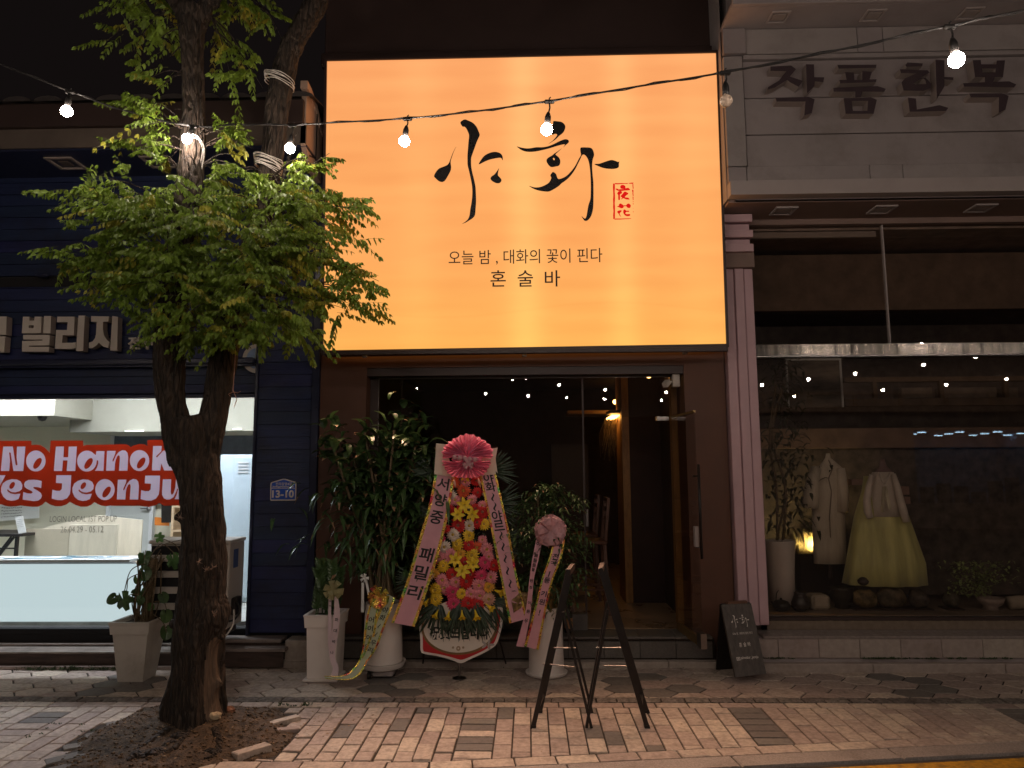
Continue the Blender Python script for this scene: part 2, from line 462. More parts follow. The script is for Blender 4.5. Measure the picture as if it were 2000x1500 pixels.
# ================================================================== THE GROUND
def inside(p, poly):
    c = False; n = len(poly)
    for i in range(n):
        a, b = poly[i], poly[(i+1) % n]
        if (a[1] > p[1]) != (b[1] > p[1]) and p[0] < (b[0]-a[0])*(p[1]-a[1])/(b[1]-a[1])+a[0]: c = not c
    return c
def clip(poly, a, b, c):
    """keep a*x + b*y >= c"""
    out = []
    for i in range(len(poly)):
        p, q = poly[i], poly[(i+1) % len(poly)]
        dp, dq = a*p[0]+b*p[1]-c, a*q[0]+b*q[1]-c
        if dp >= 0: out.append(p)
        if (dp >= 0) != (dq >= 0):
            t = dp/(dp-dq); out.append((p[0]+(q[0]-p[0])*t, p[1]+(q[1]-p[1])*t))
    return out
def area(p):
    return abs(sum(p[i][0]*p[(i+1) % len(p)][1]-p[(i+1) % len(p)][0]*p[i][1] for i in range(len(p))))/2
def kerb_y(x):
    return 4.42 + (0.128*(x+0.6) if x > -.6 else 0.0)
def in_view(x, y, z=0):
    v = ROT.transposed() @ (Vector((x, y, z))-CAM)
    if v.z > -.1: return False
    u, w = 1000+FPX*v.x/-v.z, 750-FPX*v.y/-v.z
    return -25 < u < 2025 and -25 < w < 1530
def slab(mb, poly, z, th, ch=.004, tilt=(0, 0)):
    """one paving piece: bevelled top, sides"""
    cx = sum(p[0] for p in poly)/len(poly); cy_ = sum(p[1] for p in poly)/len(poly)
    zz = lambda p: z + (p[0]-cx)*tilt[0] + (p[1]-cy_)*tilt[1]
    def ins(k):
        o = []
        for p in poly:
            d = math.hypot(p[0]-cx, p[1]-cy_)
            q = 1-k*1.3/max(d, .02)
            o.append((cx+(p[0]-cx)*q, cy_+(p[1]-cy_)*q))
        return o
    n = len(poly); t = ins(ch)
    vs = [(p[0], p[1], zz(p)) for p in t] + [(p[0], p[1], zz(p)-ch) for p in poly] + [(p[0], p[1], z-th) for p in poly]
    fs = [tuple(range(n))]
    for r in (0, 1):
        fs += [(r*n+i, (r+1)*n+i, (r+1)*n+(i+1) % n, r*n+(i+1) % n) for i in range(n)]
    mb.mesh(vs, fs)

road = MB()
for i in range(24):
    x0, x1 = -12+i, -11+i
    road.face([(x0, -14, -.012), (x1, -14, -.012), (x1, kerb_y(x1)-.3, -.012), (x0, kerb_y(x0)-.3, -.012)])
road.face([(-60, -60, -.06), (60, -60, -.06), (60, 60, -.06), (-60, 60, -.06)])
props(road.build('road', M['asphalt']), kind='structure')
yl = MB()
for i in range(40):
    x0 = -3+i*.25; x1 = x0+.25
    yl.face([(x0, kerb_y(x0)-.47, -.008), (x1, kerb_y(x1)-.47, -.008), (x1, kerb_y(x1)-.34, -.008), (x0, kerb_y(x0)-.34, -.008)])
ye = yl.build('road_marking', M['yellow']); props(ye, kind='structure')

bed = MB()
for i in range(80):
    x0 = -10+i*.25; x1 = x0+.25
    bed.face([(x0, kerb_y(x0)-.2, -.009), (x1, kerb_y(x1)-.2, -.009), (x1, 6.75, -.009), (x0, 6.75, -.009)])
pavement = bed.build('pavement', M['joint']); props(pavement, kind='structure')
ORG['pavement'] = Vector((0, 0, 0))

PIT = [tuple(G(*p)[:2]) for p in [(60, 1530), (96, 1500), (120, 1474), (150, 1448), (180, 1428), (212, 1414), (240, 1402), (280, 1384), (330, 1374), (450, 1380), (545, 1383),
                                  (562, 1398), (548, 1412), (576, 1428), (566, 1450), (545, 1470), (510, 1484), (440, 1487), (330, 1515), (200, 1540)]]
# hexagonal slabs along the shop fronts
spare = {'brick': MB(), 'brick_dark': MB()}
hexes = thing('hexagon_paving', 'band of hexagonal slabs along the shop fronts', None, kind='structure')
W_, H_ = .325, .215
hexpts = [(-W_/2, 0), (-W_*.25, -H_/2), (W_*.25, -H_/2), (W_/2, 0), (W_*.25, H_/2), (-W_*.25, H_/2)]
hx_mesh = {}
def put(parent, name, poly, key, jit=.0015, th=.05, tilt=None):
    cx = sum(p[0] for p in poly)/len(poly); cy_ = sum(p[1] for p in poly)/len(poly)
    if not in_view(cx, cy_):
        slab(spare[key], poly, 0, th); return
    mb = MB(); tl = tilt or (U(-.008, .008), U(-.008, .008))
    slab(mb, [(p[0]-cx, p[1]-cy_) for p in poly], 0, th, tilt=tl)
    me = bpy.data.meshes.new(name); me.from_pydata(mb.v, [], mb.f); me.materials.append(M[key])
    add_obj(name, me, parent, (cx, cy_, U(-jit, jit)))
dark_hex = set()
def inset(poly, g):
    cx = sum(p[0] for p in poly)/len(poly); cy_ = sum(p[1] for p in poly)/len(poly)
    out = []
    for p in poly:
        d = math.hypot(p[0]-cx, p[1]-cy_); k = 1-g/max(d, .03)
        out.append((cx+(p[0]-cx)*k, cy_+(p[1]-cy_)*k))
    return out
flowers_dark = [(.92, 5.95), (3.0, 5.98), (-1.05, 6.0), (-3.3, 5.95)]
for ci in range(-40, 42):
    cx = ci*W_*.75
    for ri in range(0, 6):
        cyy = 5.64 + ri*H_ + (H_/2 if ci % 2 else 0) - H_/2
        poly = [(cx+a, cyy+b) for a, b in hexpts]
        poly = clip(poly, 0, 1, 5.625); poly = clip(poly, 0, -1, -6.47) if poly else poly
        if len(poly) < 3 or area(poly) < .002: continue
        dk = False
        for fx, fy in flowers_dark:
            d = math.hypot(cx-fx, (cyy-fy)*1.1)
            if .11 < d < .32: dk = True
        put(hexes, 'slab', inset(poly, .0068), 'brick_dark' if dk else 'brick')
# rough stone setts between the two bands
setts = thing('sett_course', 'rough stone sett course between the paving bands', None, kind='structure')
x = -9.0
sm = MB()
while x < 9.5:
    w = U(.15, .19)
    poly = [(x+.006, 5.512+U(-.004, .004)), (x+w-.006, 5.512+U(-.004, .004)), (x+w-.006+U(-.01, .01), 5.618), (x+.006+U(-.006, .006), 5.618)]
    if in_view(x+w/2, 5.56):
        mb = MB(); n = 5
        vs = []; 
        for j in range(4):
            for i in range(n+1):
                u = i/n; v = j/3
                px_ = (poly[0][0]*(1-u)+poly[1][0]*u)*(1-v)+(poly[3][0]*(1-u)+poly[2][0]*u)*v
                py_ = 5.512+.106*v
                e = (0 if i in (0, n) or j in (0, 3) else 1)
                vs.append((px_-x-w/2, py_-5.565, .002+e*.007+U(-.004, .004)))
        fs = [(j*(n+1)+i, j*(n+1)+i+1, (j+1)*(n+1)+i+1, (j+1)*(n+1)+i) for j in range(3) for i in range(n)]
        b0 = len(vs); ring = [i for i in range(n+1)] + [j*(n+1)+n for j in range(1, 4)] + [3*(n+1)+i for i in range(n-1, -1, -1)] + [j*(n+1) for j in (2, 1)]
        vs += [(vs[i][0], vs[i][1], -.05) for i in ring]; L_ = len(ring)
        fs += [(ring[k], b0+k, b0+(k+1) % L_, ring[(k+1) % L_]) for k in range(L_)]
        mb.mesh(vs, fs)
        me = bpy.data.meshes.new('sett'); me.from_pydata(mb.v, [], mb.f); me.materials.append(M['sett'])
        add_obj('sett', me, setts, (x+w/2, 5.565, 0))
    else: slab(sm, poly, .005, .05)
    x += w
sp = sm.build('sett_run', M['sett'], setts, kind='stuff')
# rectangular pavers
bricks = thing('brick_paving', 'running band of rectangular concrete pavers', None, kind='structure')
g = .0046
x = -9.0; k = 0
while x < 9:      # soldier row beside the setts
    poly = [(x+g, 5.395+g), (x+.236-g, 5.395+g), (x+.236-g, 5.508-g), (x+g, 5.508-g)]
    put(bricks, 'brick', poly, 'brick'); x += .236
dark_cols = {13, 26, -13, -26}
ncol = 0
for ci in range(-76, 78):
    x0 = ci*.118
    stripe = any(abs(ci - d*1) in (0,) or ci == d+1 for d in (12, 28, -4, -30, 44))
    first = any(ci == d for d in (12, 28, -4, -30, 44))
    if stripe:
        if not first: continue
        y = 5.395
        while y > 4.2:
            poly = [(x0+g, y-.113+g), (x0+.236-g, y-.113+g), (x0+.236-g, y-g), (x0+g, y-g)]
            xc = x0+.118; s_ = .128 if xc > -.6 else 0
            poly = clip(poly, -s_, 1, 4.42+s_*.6+.004)
            if len(poly) > 2 and area(poly) > .001 and not inside((xc, y-.06), PIT): put(bricks, 'brick', poly, 'brick_dark' if ci > 0 or rnd() < .4 else 'brick')
            y -= .1155
        continue
    y = 5.395 + (.118 if ci % 2 else 0)
    while y > 4.2:
        ys, ye_ = max(y-.236, 4.0), min(y, 5.395)
        y -= .236
        if ye_-ys < .02: continue
        poly = [(x0+g, ys+g), (x0+.118-g, ys+g), (x0+.118-g, ye_-g), (x0+g, ye_-g)]
        xc, yc = x0+.059, (ys+ye_)/2
        s_ = .128 if xc > -.6 else 0
        poly = clip(poly, -s_, 1, 4.42+s_*.6+.004)
        if len(poly) < 3 or area(poly) < .0012: continue
        if inside((xc, yc), PIT): continue
        near = -2.7 < xc < -.4
        if near:
            jx, jy = U(-.004, .004), U(-.005, .005)
            poly = inset([(p[0]+jx, p[1]+jy) for p in poly], U(0, .004))
            tl = (U(-.05, .05), U(-.04, .04)) if xc < -1.2 else (U(-.02, .02), U(-.02, .02))
        else: tl = None
        key = 'brick_dark' if rnd() < (.09 if near else .012) or (abs(xc-.45) < .12 and yc > 4.7 and rnd() < .5) else 'brick'
        put(bricks, 'brick', poly, key, .004 if near else .0015, tilt=tl)
# kerb course and kerb stones
def along(s):
    """point on the bent kerb line at run s (0 at the bend)"""
    if s < 0: return Vector((-.6+s, 4.42, 0)), Vector((1, 0, 0))
    c, q = math.cos(math.atan(.128)), math.sin(math.atan(.128))
    return Vector((-.6+s*c, 4.42+s*q, 0)), Vector((c, q, 0))
s = -9.0
while s < 9.5:
    a, d = along(s+.125); nrm = Vector((-d.y, d.x, 0))
    pl = [a+d*(-.125+g)+nrm*(-.118), a+d*(.125-g)+nrm*(-.118), a+d*(.125-g)+nrm*(-.004), a+d*(-.125+g)+nrm*(-.004)]
    if not (-2.75 < a.x < -2.0): put(bricks, 'brick', [(p.x, p.y) for p in pl], 'brick')
    s += .25
kerb = thing('kerb', 'granite kerb along the road edge', None, kind='structure')
s = -9.2
while s < 9.5:
    a, d = along(s+.5); nrm = Vector((-d.y, d.x, 0))
    pl = [a+d*(-.5+.003)+nrm*(-.27), a+d*(.5-.003)+nrm*(-.27), a+d*(.5-.003)+nrm*(-.122), a+d*(-.5+.003)+nrm*(-.122)]
    mb = MB(); slab(mb, [(p.x, p.y) for p in pl], -.002, .2, .008); mb.build('kerb_stone', M['kerb'], kerb)
    s += 1.0
spare['brick'].build('outlying_pavers', M['brick'], bricks, kind='stuff')
spare['brick_dark'].build('outlying_dark_pavers', M['brick_dark'], bricks, kind='stuff')

# tree pit: heaped soil with clods
TREE = Vector((-2.30, 5.02, 0))
soil = MB(); st = .022; vi = {}
xs = [p[0] for p in PIT]; ys_ = [p[1] for p in PIT]
nx = int((max(xs)-min(xs))/st)+2; ny = int((max(ys_)-min(ys_))/st)+2
def soil_z(x, y):
    d = math.hypot((x-TREE.x)/1.2, y-TREE.y)
    e = min(1, min(math.hypot(x-p[0], y-p[1]) for p in PIT_D)/.14)
    n_ = noise.fractal(Vector((x*5, y*5, 0)), 1, 2, 4)
    return -.004 + e*(.055*math.exp(-(d/.42)**2) + .018 + .022*n_ + .01*noise.noise(Vector((x*28, y*28, 3))))
PIT_D = []
for i in range(len(PIT)):
    a, b = PIT[i], PIT[(i+1) % len(PIT)]
    for k in range(6): PIT_D.append((a[0]+(b[0]-a[0])*k/6, a[1]+(b[1]-a[1])*k/6))
for j in range(ny):
    for i in range(nx):
        x, y = min(xs)+i*st, min(ys_)+j*st
        vi[i, j] = len(soil.v); soil.v.append((x, y, soil_z(x, y) if inside((x, y), PIT) else -.03))
for j in range(ny-1):
    for i in range(nx-1):
        x, y = min(xs)+(i+.5)*st, min(ys_)+(j+.5)*st
        if inside((x, y), PIT) or min(math.hypot(x-p[0], y-p[1]) for p in PIT_D) < .03:
            soil.f.append((vi[i, j], vi[i+1, j], vi[i+1, j+1], vi[i, j+1])); soil.m.append(0)
soil_o = soil.build('soil', M['soil'], smooth=True, fix=False); props(soil_o, kind='structure')
# loose and edging pavers round the pit
for k, (px0, py0, L_, W2, ang_, tx2, lab) in enumerate(((492, 1466, .21, .10, .75, .10, 'loose paver lying tilted in the soil at the lower right of the tree pit'), (555, 1403, .20, .09, .62, .12, 'loose reddish paver standing proud at the right edge of the tree pit'), (562, 1422, .15, .06, .62, -.1, 'narrow broken paver edge beside the standing paver at the tree pit'))):
    c = G(px0, py0, .02); z0_ = max(0, soil_z(c.x, c.y)); t = thing('loose_paver', lab, 'paver', (c.x, c.y, z0_), group='loose pavers at the tree pit')
    ca, sa = math.cos(ang_), math.sin(ang_); b = MB()
    slab(b, [(c.x+u*ca-v*sa, c.y+u*sa+v*ca) for u, v in ((-L_/2, -W2/2), (L_/2, -W2/2), (L_/2, W2/2), (-L_/2, W2/2))], z0_+.018, .05, .005, (tx2, -.06)); b.build('paver_body', M['brick'], t)
for px0, py0, ang_ in ((205, 1432, .62), (165, 1455, .66), (132, 1480, .70), (112, 1503, .7), (245, 1412, .58)):
    c = G(px0, py0); ca, sa = math.cos(ang_), math.sin(ang_); mb = MB()
    slab(mb, [(u*ca-v*sa, u*sa+v*ca) for u, v in ((-.115, -.045), (.115, -.045), (.115, .045), (-.115, .045))], 0, .06, .005, (U(-.04, .04), U(-.04, .04)))
    me = bpy.data.meshes.new('brick'); me.from_pydata(mb.v, [], mb.f); me.materials.append(M['brick_dark']); add_obj('brick', me, bricks, (c.x, c.y, .008))
def clod_mb(k, spread, zf, r0=.004, r1=.013):
    mb = MB(); n_ = 0
    while n_ < k:
        x, y = U(min(xs), max(xs)), U(min(ys_), max(ys_))
        if not inside((x, y), PIT): continue
        r = U(r0, r1)*U(.5, 1)
        mb.ball((x, y, zf(x, y)+r*.3), r, 5, 3, (1.2, 1, .7), .7); n_ += 1
    return mb
props(clod_mb(1500, 0, soil_z).build('soil_clods', [mat('clod', (.14, .085, .045), .95, var=.6, scale=40)], soil_o), kind='stuff')
# dead leaves, bark crumbs and chips strewn over pit and nearby pavers
mb = MB()
lt = mat('leaf_litter', (.24, .15, .07), .8, var=.5, scale=50)
for i in range(520):
    if i < 330:
        x, y = random.gauss(TREE.x+.2, .55), random.gauss(TREE.y-.1, .26)
        if not inside((x, y), PIT): continue
        z = soil_z(x, y)+.004
    else:
        x, y = (random.gauss(-1.45, .25), random.gauss(4.95, .2)) if i < 450 else (U(-3.6, 3.4), U(4.5, 5.5)); z = .004
        if inside((x, y), PIT): continue
    a = U(0, 6.3); l = U(.004, .014)*(1 if i < 450 else .6); w = l*U(.3, .7)
    c_, s_ = math.cos(a), math.sin(a)
    mb.face([(x-c_*l, y-s_*l, z+U(0, .004)), (x+s_*w, y-c_*w, z), (x+c_*l, y+s_*l, z+U(0, .005)), (x-s_*w, y+c_*w, z+.002)])
props(mb.build('leaf_litter', lt, fix=False), kind='stuff')
# weeds growing in the seam between slabs and shop fronts
wm = MB()
def weed(mb, x, y, z, h, k=7):
    for i in range(k):
        a = U(0, 6.28); l = h*U(.5, 1); b = Vector((x+U(-.02, .02), y+U(-.008, .008), z))
        t = b+Vector((math.cos(a)*l*.8, math.sin(a)*l*.5, l)); sd = Vector((-math.sin(a), math.cos(a), 0))*U(.003, .007)
        m_ = (b+t)/2+Vector((0, 0, l*.2))
        mb.face([b-sd*.4, m_-sd, t, m_+sd])
for i in range(150): weed(wm, U(-4.5, -3.5) if i % 2 else random.choice([-4.25, -3.95, -3.7])+U(-.12, .12), 6.36+U(-.02, .03), 0, U(.015, .045))
for i in range(120):
    x = random.choice([2.05, 2.9, 3.0, 3.25, 3.5, 3.9])+U(-.12, .18); weed(wm, x, 6.335, .1, U(.008, .022), 6)
for i in range(60): weed(wm, U(-.9, 4.4), 6.44+U(-.01, .01), 0, U(.005, .016), 5)
for i in range(12): weed(wm, -1.75+U(-.15, .15), 5.42+U(-.03, .03), 0, U(.01, .035), 5)
for i in range(12): weed(wm, U(-3.4, -2.9), U(4.75, 5.1), 0, U(.01, .02), 5)
props(wm.build('weeds', mat('weed_leaf', (.05, .08, .03), .6, var=.4, scale=30), fix=False), kind='stuff')
# ================================================================== BAR FRONT (middle)
bar = thing('bar_building', 'brown painted bar front with a wide dark glass front under the lit sign', 'building', (0, 6.6, 0))
FY = 6.60
b = MB()
b.box(-1.955, -1.52, FY, FY+.35, .02, 2.86)
b.box(1.455, 1.832, FY, FY+.35, .02, 2.86)
b.box(-1.52, 1.455, FY+.001, FY+.35, 2.675, 2.86)
b.box(-1.955, 1.832, FY-.05, FY+.6, 2.861, 5.7)
b.build('wall', M['brown'], bar)
b = MB(); b.box(-1.97, 1.80, FY-.12, FY+4, 5.701, 9.0, .01); b.build('upper_wall', M['brown_dark'], bar)
b = MB(); b.box(-1.99, 1.86, FY-.17, FY-.05, 5.62, 5.76, .01); b.build('coping', M['brown_dark'], bar)
# frame and glazing
GY = 6.80
b = MB()
b.box(-1.519, 1.454, FY+.02, GY+.02, 2.60, 2.674)
b.box(-1.519, -1.44, GY-.03, GY+.03, .27, 2.60)
wf = b.build('window_frame', M['brown_dark'], bar)
b = MB(); b.box(-1.44, .528, GY-.035, GY-.03, 2.585, 2.599); b.box(-1.441, -1.436, GY-.035, GY-.03, .27, 2.585); b.box(.531, 1.44, GY-.035, GY-.03, 2.585, 2.599)
b.build('metal_edge_strip', M['chrome'], bar)
b = MB(); b.box(-1.436, .53, GY, GY+.012, .39, 2.6); b.build('window_pane', M['glass_bar'], wf)
b = MB(); b.box(.533, 1.45, GY, GY+.012, 2.21, 2.6); b.build('transom_pane', M['glass_bar'], wf)
b = MB(); b.box(.515, .532, GY-.004, GY+.016, .3, 2.6); b.build('mullion', M['brown_dark'], bar)
b = MB(); b.box(-1.22, -1.217, GY-.003, GY-.001, .4, 2.6); b.build('glass_joint', M['brown_dark'], wf)
b = MB(); b.box(-1.46, .53, GY-.05, GY+.06, .235, .39, .004); b.build('window_sill', M['stone_step'], bar)
b = MB(); b.box(1.22, 1.34, GY-.02, GY+.03, 2.17, 2.21, .003); b.build('patch_fitting', M['chrome'], bar)
b = MB(); b.box(.532, .56, GY-.01, GY+.02, 1.18, 1.34, .004); b.build('pull_plate', M['chrome'], bar)
# open glass door: hinged at the right jamb, swung out over the step
hx, hy = 1.34, GY-.02; ang = math.radians(-80)
dx, dy = math.cos(ang)*1.0, math.sin(ang)
door = thing('glass_door', 'open frameless glass door swung outward at the right of the bar entrance', 'door', (hx, hy, .25))
e = Vector((hx+.085, hy-.66, 0)); h0 = Vector((hx+.02, hy, 0))
def dpt(t, z): q = h0.lerp(e, t); return Vector((q.x, q.y, z))
b = MB(); b.bar(dpt(0, 1.26), dpt(1, 1.26), .012, 1.86); b.build('pane', M['glass_door'], door)
b = MB(); b.bar(dpt(0, .28), dpt(1.02, .28), .026, .075); b.bar(dpt(0, 2.2), dpt(1.02, 2.2), .02, .02); b.build('rail', mat('gold_rail', (.42, .28, .12), .35, .8), door)
b = MB(); b.bar(dpt(.9, .30), dpt(1.05, .30), .05, .12); b.build('floor_fitting', M['chrome'], door)
b = MB(); b.tube([dpt(.86, .95)+Vector((.05, 0, 0)), dpt(.86, 1.75)+Vector((.05, 0, 0))], .012, 10)
for zz in (1.05, 1.65): b.tube([dpt(.86, zz), dpt(.86, zz)+Vector((.05, 0, 0))], .008, 8)
b.build('handle', M['black'], door, smooth=True)
b = MB(); b.bar(dpt(.86, 1.14), dpt(.93, 1.14), .03, .17); b.build('lock_case', M['panel_grey'], door)
# security sensor
cs = thing('security_sensor', 'small white security sensor and box high in the right corner of the bar window', 'sensor', (1.37, 6.7, 2.5))
b = MB(); b.box(1.36, 1.43, 6.66, 6.72, 2.48, 2.60, .005); b.build('junction_box', M['beige_pot'], cs)
b = MB(); b.bar((1.36, 6.68, 2.53), (1.31, 6.66, 2.52), .015); b.bar((1.32, 6.67, 2.53), (1.28, 6.63, 2.49), .05, .045); b.build('sensor_head', M['beige_pot'], cs)
# step in front of the bar
step = thing('stone_step', 'long low stone step with dark tiled face before the bar front', 'step', (0, 6.5, 0))
b = MB(); b.box(-1.98, 1.62, 6.515, 6.84, -.02, .228); b.build('step_core', M['joint'], step)
xs_ = [-1.98, -1.35, -.95, -.62, -.3, .02, .335, .65, .965, 1.28, 1.60]
for i in range(10):
    dk = i > 4
    z0 = .066
    b = MB(); b.box(xs_[i]+.002, xs_[i+1]-.002, 6.5, 6.516, z0, .205, .002); b.build('face_tile', M['stone_step'], step)
    b = MB(); b.box(xs_[i]+.002, xs_[i+1]-.002, 6.49, 6.80, .228, .250, .003); b.build('tread_tile', M['stone_step'], step)
b = MB()
for x0, x1 in ((-2.5, -1.1), (-1.1, .2), (.2, 1.2), (1.2, 1.78)): b.box(x0+.002, x1-.002, 6.43, 6.515, -.02, .052, .005)
b.build('base_course', M['stone_light'], step)
bs = thing('concrete_block', 'grey rendered block at the foot of the navy pillar', 'block', (-2.1, 6.4, 0))
b = MB(); b.box(-2.16, -1.74, 6.44, 6.62, 0, .232, .006); b.build('block_body', M['stone_light'], bs)
# bar interior
bi = thing('bar_interior', 'dim bar room with brown walls, wooden posts and glossy floor', 'room', (0, 7, .25))
b = MB(); b.box(-1.7, 1.75, 6.84, 11.5, .2, .2505); b.build('floor', mat('polished_brown_floor', (.3, .2, .12), .28, var=.25, scale=3, dirt=(.08, .05, .03, 2, .5)), bi)
b = MB(); b.box(-1.75, 1.75, 11.5, 11.6, .25, 3.1); b.box(-1.8, -1.75, 6.85, 11.6, .25, 3.1); b.box(1.5, 1.56, 6.85, 11.6, .25, 3.1); b.box(-1.8, 1.7, 6.85, 11.6, 3.0, 3.1)
b.build('inner_wall', mat('umber_inner_wall', (.055, .03, .02), .8), bi)
b = MB(); b.box(1.14, 1.5, 8.1, 8.2, .25, 3.0); b.build('partition', mat('partition_umber', (.035, .016, .011), .8), bi)
b = MB(); b.box(1.06, 1.14, 8.08, 8.6, .25, 3.0); b.build('wood_post', mat('amber_wood', (.3, .14, .035), .5, var=.2, scale=6, stretch=(4, 4, 1)), bi)
b = MB(); b.box(1.41, 1.497, 7.0, 7.12, .25, 3.0); b.build('wood_post', mat('amber_wood', (.3, .14, .035), .5, var=.2, scale=6, stretch=(4, 4, 1)), bi)
b = MB(); b.box(.5, 1.1, 9.0, 9.5, 2.42, 2.46); b.build('ceiling_board', mat('amber_board', (.22, .12, .05), .6), bi)
b = MB(); b.box(.35, .9, 10.8, 10.9, .25, 2.1); b.build('curtain', M['brown_dark'], bi)
b = MB(); b.box(X(1228, 1050, 10.4), X(1236, 1050, 10.4), 10.4, 10.42, Z(1230, 1085, 10.4), Z(1230, 990, 10.4)); b.build('lit_gap', emit('dim_corridor_light', (1, .75, .7), .16), bi)
b = MB(); b.box(-1.5, .1, 9.2, 9.8, .25, 1.3); b.build('bar_counter', M['brown_dark'], bi)
# warm ceiling lamp with dried grass
lm = thing('ceiling_lamp', 'small amber ceiling lamp with dried grass hanging over the bar doorway', 'lamp', (1.0, 8.3, 2.25))
b = MB(); b.box(.97, 1.06, 8.25, 8.9, 2.33, 2.345); b.build('lamp_strip', emit('amber_lamp', (1, .48, .1), 14), lm)
b = MB(); b.box(.93, 1.059, 8.2, 8.5, 2.36, 2.39); b.build('lamp_housing', M['brown_dark'], lm)
b = MB()
for i in range(70):
    a = Vector((U(.9, 1.05), U(8.2, 8.45), 2.3)); l = U(.2, .5); t = a+Vector((U(-.1, .04), U(-.1, .1), -l))
    b.tube([a, (a+t)/2+Vector((U(-.05, .05), 0, .05)), t], [.002, .0015, .001], 3)
b.build('dried_grass', mat('dried_grass', (.3, .2, .09), .8), lm)
for k, (x0_, y0_) in enumerate(((1.3, 7.6), (1.3, 9.6), (1.3, 10.6))):  # unseen amber lamps added to warm the dark corridor
    t = thing('added_warm_lamp', ('added amber lamp just inside the bar door, hidden by the jamb', 'added unseen amber lamp behind the dark partition of the bar', 'added unseen amber lamp deepest in the bar corridor')[k], 'lamp', (x0_, y0_, 2.4), group='added unseen amber lamps in the bar')
    b = MB(); b.ball((x0_, y0_, 2.72), .035, 12, 8); b.build('globe', emit('added_amber_glow', (1, .5, .14), 16), t, smooth=True)
    b = MB(); b.tube([(x0_, y0_, 2.75), (x0_, y0_, 3.0)], .004, 5); b.build('cord', M['rubber'], t)
# bar stools
def stool(x, y, label):
    s = thing('bar_stool', label, 'stool', (x, y, .25), group='wooden bar stools inside the bar')
    w = M['stool_wood'] if 'stool_wood' in M else M.setdefault('stool_wood', mat('cherry_wood', (.10, .035, .016), .4, var=.2, scale=6))
    b = MB(); b.box(x-.18, x+.18, y-.18, y+.18, .95, .99, .01); b.build('seat', w, s)
    for sx in (-1, 1):
        for sy in (-1, 1):
            b = MB(); b.bar((x+sx*.19, y+sy*.19, .25), (x+sx*.15, y+sy*.15, .95), .035); b.build('leg', w, s)
    b = MB(); b.bar((x+.16, y+.17, .99), (x+.2, y+.17, 1.42), .03); b.bar((x+.16, y-.17, .99), (x+.2, y-.17, 1.42), .03)
    for zz in (1.2, 1.3, 1.4): b.bar((x+.19, y-.17, zz), (x+.19, y+.17, zz), .015, .045)
    b.build('backrest', w, s)
    b = MB(); b.bar((x-.17, y-.17, .5), (x+.17, y-.17, .5), .02); b.build('footrest', w, s); b = MB(); b.bar((x-.17, y+.17, .5), (x+.17, y+.17, .5), .02); b.build('footrest', w, s)
stool(.62, 7.6, 'wooden bar stool nearest the doorway inside the bar')
stool(.60, 8.4, 'wooden bar stool behind the first one inside the bar')
# bottle with amber label on the step
bt = thing('liquor_bottle', 'small bottle with amber label behind the black stand on the step', 'bottle', (.42, 6.6, .25))
c = P(1110, 1195, 6.66)
b = MB(); b.lathe((c.x, 6.66, .251), [(.035, 0), (.037, .02), (.037, .15), (.014, .2), (.012, .27)], 14); b.build('bottle_body', mat('dark_glass', (.03, .03, .02), .15), bt, smooth=True)
b = MB(); b.lathe((c.x, 6.66, .29), [(.038, 0), (.038, .09)], 14); b.build('label', mat('amber_label', (.35, .16, .06), .6), bt)

# ------------------------------------------------------------------ the lit sign
SYT, SYB = 6.25, 6.36
c4 = [P(639, 120, SYT), P(1398, 104, SYT), P(1418, 672, SYB), P(632, 685, SYB)]
sign = thing('lightbox_sign', 'big glowing orange lightbox sign with black brush calligraphy and a red seal', 'sign', tuple((c4[2]+c4[3])/2))
def sign_pt(px, py, off=0.0):
    t = (py-112)/566.0; t = max(-.1, min(1.1, t))
    Y = SYT+(SYB-SYT)*t - off
    return P(px, py, Y)
m, N, L, bb = new_mat('backlit_banner')
N.remove(bb)
ge = N.new('ShaderNodeNewGeometry'); sx = N.new('ShaderNodeSeparateXYZ'); L.new(ge.outputs['Position'], sx.inputs[0])
def mth(op, a, b_=None, cl=False):
    n_ = N.new('ShaderNodeMath'); n_.operation = op; n_.use_clamp = cl
    for i, v in enumerate((a, b_)):
        if v is None: continue
        if isinstance(v, (int, float)): n_.inputs[i].default_value = v
        else: L.new(v, n_.inputs[i])
    return n_.outputs[0]
zz = mth('MULTIPLY', mth('SUBTRACT', sx.outputs[2], 2.8), 1/2.82)          # 0 bottom .. 1 top
cr = N.new('ShaderNodeValToRGB'); L.new(zz, cr.inputs[0]); e = cr.color_ramp.elements
e[0].position = 0.0; e[0].color = (1.0, .455, .10, 1); e[1].position = 1.0; e[1].color = (.98, .39, .14, 1)
x_ = e.new(.3); x_.color = (1.0, .41, .115, 1)
# lamp rows behind the cloth: two bright columns and faint level bands
def gauss(v, c, w):
    d = mth('DIVIDE', mth('SUBTRACT', v, c), w); return mth('POWER', 2.718, mth('MULTIPLY', mth('MULTIPLY', d, d), -1))
colb = mth('ADD', mth('MULTIPLY', gauss(sx.outputs[0], -.02, .17), .27), mth('MULTIPLY', gauss(sx.outputs[0], .88, .15), .22))
colb = mth('ADD', colb, mth('ADD', mth('MULTIPLY', gauss(sx.outputs[0], -1.0, .2), .10), mth('MULTIPLY', gauss(sx.outputs[0], 1.55, .2), .08)))
rows = mth('MULTIPLY', mth('SINE', mth('MULTIPLY', sx.outputs[2], 31.0)), .022)
n1 = N.new('ShaderNodeTexNoise'); n1.inputs['Scale'].default_value = 1.5; n1.inputs['Detail'].default_value = 3
mpn = N.new('ShaderNodeMapping'); mpn.inputs['Scale'].default_value = (.6, 1, 3.2); L.new(ge.outputs['Position'], mpn.inputs[0]); L.new(mpn.outputs[0], n1.inputs[0])
